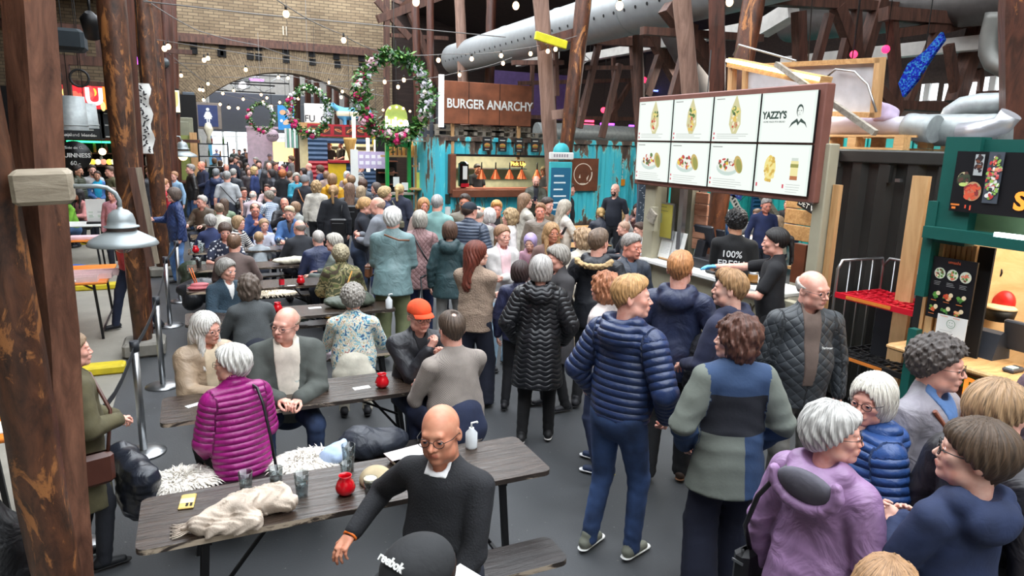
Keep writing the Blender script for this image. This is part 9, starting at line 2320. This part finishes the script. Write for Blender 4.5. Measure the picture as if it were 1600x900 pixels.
# fur trim, black carried jackets
def on(key,name,prims,mat,h=.012,tf=None):
 o,J,s,loc,hd=PEOPLE[key];return soft(name,prims,h,mat,o)
o,J,s,loc,hd=PEOPLE['parka'];U=J['U']
ring=[cone(U((.16*cos(a),-.12+.045*sin(a)-.03,1.47+.05*sin(a))),U((.16*cos(a+.42),-.12+.045*sin(a+.42)-.03,1.47+.05*sin(a+.42))),.026,.026,k=.01)for a in[PI+k*.4 for k in range(8)]]
on('parka','fur_trim',ring+[fn(lambda P_:.008*wob(P_,120))],cloth('fur',(190,160,116)),.009)
o,J,s,loc,hd=PEOPLE['lavender'];U=J['U']
on('lavender','hood_lining',[ell(U((0,-.150,1.415)),(.135,.040,.080),k=.02,R=rotm('X',14))],cloth('plain',(96,94,104)),.010)
on('lavender','hood_rim',[cone(U((.145*cos(a),-.160,1.43+.105*sin(a))),U((.145*cos(a+.4),-.160,1.43+.105*sin(a+.4))),.024,.024,k=.015)for a in[PI-.1+k*.4 for k in range(9)]],cloth('shell',(154,120,160)),.011)
def held(key,p_,label,cat,name,prims,mat,h=.02,rz=0):
 o,J,s,loc,hd=PEOPLE[key];q=pjoint(key,p_);return tag(soft(name,prims+[fn(lambda P_:.010*wob(P_,34)+.008*(np.abs(np.sin(P_[:,2]*60))-.5))],h,mat,None,loc=q,rot=(0,0,hd+rz)),label,cat)
held('blondprofile',(.16,.24,1.06),'black fleece jacket carried on the arm of the young blond man','jacket','carried_jacket',[ell((0,0,0),(.16,.14,.20),k=.04),ell((-.1,0,-.16),(.12,.12,.16),k=.04)],cloth('fur',(28,30,38)),.014)
held('olive',(.06,.30,.62),'black padded jacket hanging over the arm of the woman in the olive coat','jacket','carried_jacket',[cone((-.22,0,.06),(.20,.02,.04),.09,.09,k=.04),ell((.02,0,-.10),(.20,.10,.18),k=.05),cone((.15,.02,0),(.28,.05,-.14),.06,.03,k=.03)],cloth('leather',(30,34,44)),.014)
held('trackgirl',(-.25,.16,.9),'dark blue bag hanging before the girl in the white jacket','bag','cloth_bag',[ell((0,0,0),(.12,.08,.16),k=.04)],cloth('plain',(44,48,74)),.02)
# wristbands, phones, sticks
def band(key,i,label,c_=(240,120,40)):
 o,J,s,loc,hd=PEOPLE[key];w=Vector([float(v)for v in J['w'][i]]);e=Vector([float(v)for v in J['e'][i]]);d=(w-e).normalized()
 mb=MB();up=Vector((0,0,1));x=d.cross(up).normalized();y=d.cross(x)
 mb.tube([w+d*.014+(x*cos(a)*.031+y*sin(a)*.026)for a in[2*PI*k/14 for k in range(14)]],.0065,6,closed=True)
 b_=mb.put('wristband',plain('orange paper band',c_,.5,bmp=0),o);return b_
band('bald',0,'');band('overshirt',0,'');band('longwhite',0,'')
def phone(key,i,label,c_=(60,60,84)):
 o,J,s,loc,hd=PEOPLE[key];w=Vector([float(v)for v in J['w'][i]]);e=Vector([float(v)for v in J['e'][i]]);q=w+(w-e).normalized()*.10+Vector((0,.02,.04))
 t=empty('mobile_phone',pjoint(key,q),label,'phone',rz=hd);BX((0,0,0),(.075,.010,.15),RX(-.5),bev=.003).put('body',plain('phone',c_,.3,bmp=0),t);BX((0,-.0055,.002),(.066,.001,.135),RX(-.5)).put('display',emis('phone display',(150,150,200),.6),t)
phone('phonewoman',0,'phone held up by the woman in the blue quilted jacket',(170,150,200));phone('phonebald',0,'dark phone in the hands of the bald man before the burger hatch');phone('blendblack',0,'phone held by the strawberry blonde woman in black',(190,180,176));phone('brownboy',0,'phone in the hands of the young man in the brown sweater',(40,40,44))
for i,sg in enumerate((1,-1)):
 q=pjoint('tealback',(sg*.36,.18,0));q2=pjoint('tealback',(sg*.30,.22,.92))
 t=empty('walking_stick',(q.x,q.y,0),['black walking stick on the right of the stout man in grey teal','black walking stick on the left of the stout man in grey teal'][i],'walking stick');TB([(0,0,0),q2-Vector((q.x,q.y,0))],.011,8).put('shaft',M_BLACKM,t);TB([q2-Vector((q.x,q.y,0)),q2-Vector((q.x,q.y,-.02))+Vector((.08,.05,0))],.014,8).put('handle',M_BLACKM,t)
 # blue gloves of the cashier: thin shells over the hands
for nm in('cashier','cook'):
 o,J,s,loc,hd=PEOPLE[nm]
 for i in((0,1)if nm=='cashier' else(0,)):
  hm,hq=hand_mesh(J['curl'],.0042);z=J['w'][i]-J['e'][i];z=z/np.linalg.norm(z);pn=np.array([0,0,-1.])if nm=='cashier' else J['R']@np.array([-.7,-.2,.6]);y=-pn;y=y-z*(y@z);y/=np.linalg.norm(y);x=np.cross(y,z);Rm=np.stack([x,y,z],1)
  V=hm.copy();Q=hq
  if i==1:V=V*np.array([-1,1,1],np.float32);Q=hq[:,::-1]
  sc__=.87 if nm=='cashier' else.95
  V=V+vnormals(V,Q)*.0035;V=(V*sc__)@Rm.T.astype(np.float32)+np.asarray(J['w'][i]+z*.008,np.float32)
  link('glove',mesh_np('glove',V,Q),o,plain('light blue nitrile',(96,176,222),.35,bmp=0),smooth=True)
o,J,s,loc,hd=PEOPLE['cook'];U=J['U']
def backtext(key,body,size,zc,c_=(226,226,226),front=False,x=0.0,dep=None,rz=0):
 o,J,s,loc,hd=PEOPLE[key];U=J['U'];dep=(.165 if not front else.16)if dep is None else dep
 q=Vector([float(v)for v in U((x,-dep if not front else dep,zc))])
 M_=WALL_Y if not front else RZ(PI)@WALL_Y
 text('lettering',body,size,plain('white print',c_,.6,bmp=0),o,q,M_,.0035,.001)
backtext('cook','100%',.095,1.30,dep=.118);backtext('cook','FRESH',.10,1.20,dep=.118)
o,J,s,loc,hd=PEOPLE['cashier'];text('lettering',"YAZZY'S",.035,M_WHITE,o,Vector([float(v)for v in J['U']((-.08,.135,1.30))]),RZ(PI)@WALL_Y,.003);text('lettering','PITA',.03,M_WHITE,o,Vector([float(v)for v in J['U']((-.08,.135,1.25))]),RZ(PI)@WALL_Y,.003)
o,J,s,loc,hd=PEOPLE['cap'];Rh=Matrix([list(map(float,r))for r in J['Rh']]);hc_=Vector([float(v)for v in J['hc']])
text('lettering','reebok',.032,M_WHITE,o,hc_+Rh@Vector((.0,.080,.107)),Rh@RZ(PI)@WALL_Y@RX(-.85),.002,.001)
o,J,s,loc,hd=PEOPLE['quiltman'];text('chest_logo','Barbour',.022,M_WHITE,o,Vector([float(v)for v in J['U']((-.095,.165,1.27))]),RZ(PI)@WALL_Y,.003)
o,J,s,loc,hd=PEOPLE['bluepuffer']
q=Vector([float(v)for v in J['s'][0]*.55+J['e'][0]*.45])+Vector((.088,0,0));LT([(.001,-.004),(.022,-.004),(.022,.004),(.001,.004)],n=16,M=RY(PI/2)).put('arm_badge',DARKF,o,loc=q)
# hair clips
for key,p_ in(('denimpatch',(.05,-.10,.06)),('clipgirl',(0,-.13,.04))):
 o,J,s,loc,hd=PEOPLE[key];Rh=Matrix([list(map(float,r))for r in J['Rh']]);hc_=Vector([float(v)for v in J['hc']])
 BX((0,0,0),(.012,.02,.05),Rh,bev=.004).put('hair_clip',plain('pale pink clip',(232,200,190),.3,bmp=0),o,loc=hc_+Rh@Vector(p_))
q=at_z(728,905,1.2);tag(BX((0,0,0),(.09,.13,.002),RX(.1)@RZ(.5)).put('paper_sheet',M_WHITE,None,loc=q),'white paper sheet beside the black baseball cap','paper')
# cords and rods that carry what hangs under the roof
for nm,L_ in(('purple_light_bar',4.6),('stage_light',4),('red_spotlight',2.5),('blue_light_bar',4),('violet_spotlight',2),('dark_canopy',1.2),('violet_drape',4),('cable_coil',3),('coloured_light_bar',4.4),('blue_food_poster',3),('grey_screen',4),('round_sign',7),('galvanised_lamp',3.5),('green_white_banner',5),('funk_banner',3.5),('ice_cream_cone_sign',3),('ice_cream_menu',3),('tube_light',2),('juice_sign',2.5),('lettered_banner',3),('glowing_letter_sign',2.5),('menu_blackboard',1.2),('ladies_sign',3),('lighting_truss',4),('bar_bulb',1),('round_stout_sign',1.2),('white_roof_panel',3),('pink_neon',3),('sequin_cloth',2),('speaker_ball',.6),('grey_cupboard',3),('plank_shield',2),('road_sign',1.5),('yellow_notice_board',1.5),('boxing_gloves',.8),('scissors',.6)):
 for o in[o for o in SC.objects if o.parent is None and o.name.split('.')[0]==nm]:
  TB([(0,0,0),(0,0,L_)],.007,5).put('suspension_cord',M_CABLEB,o)
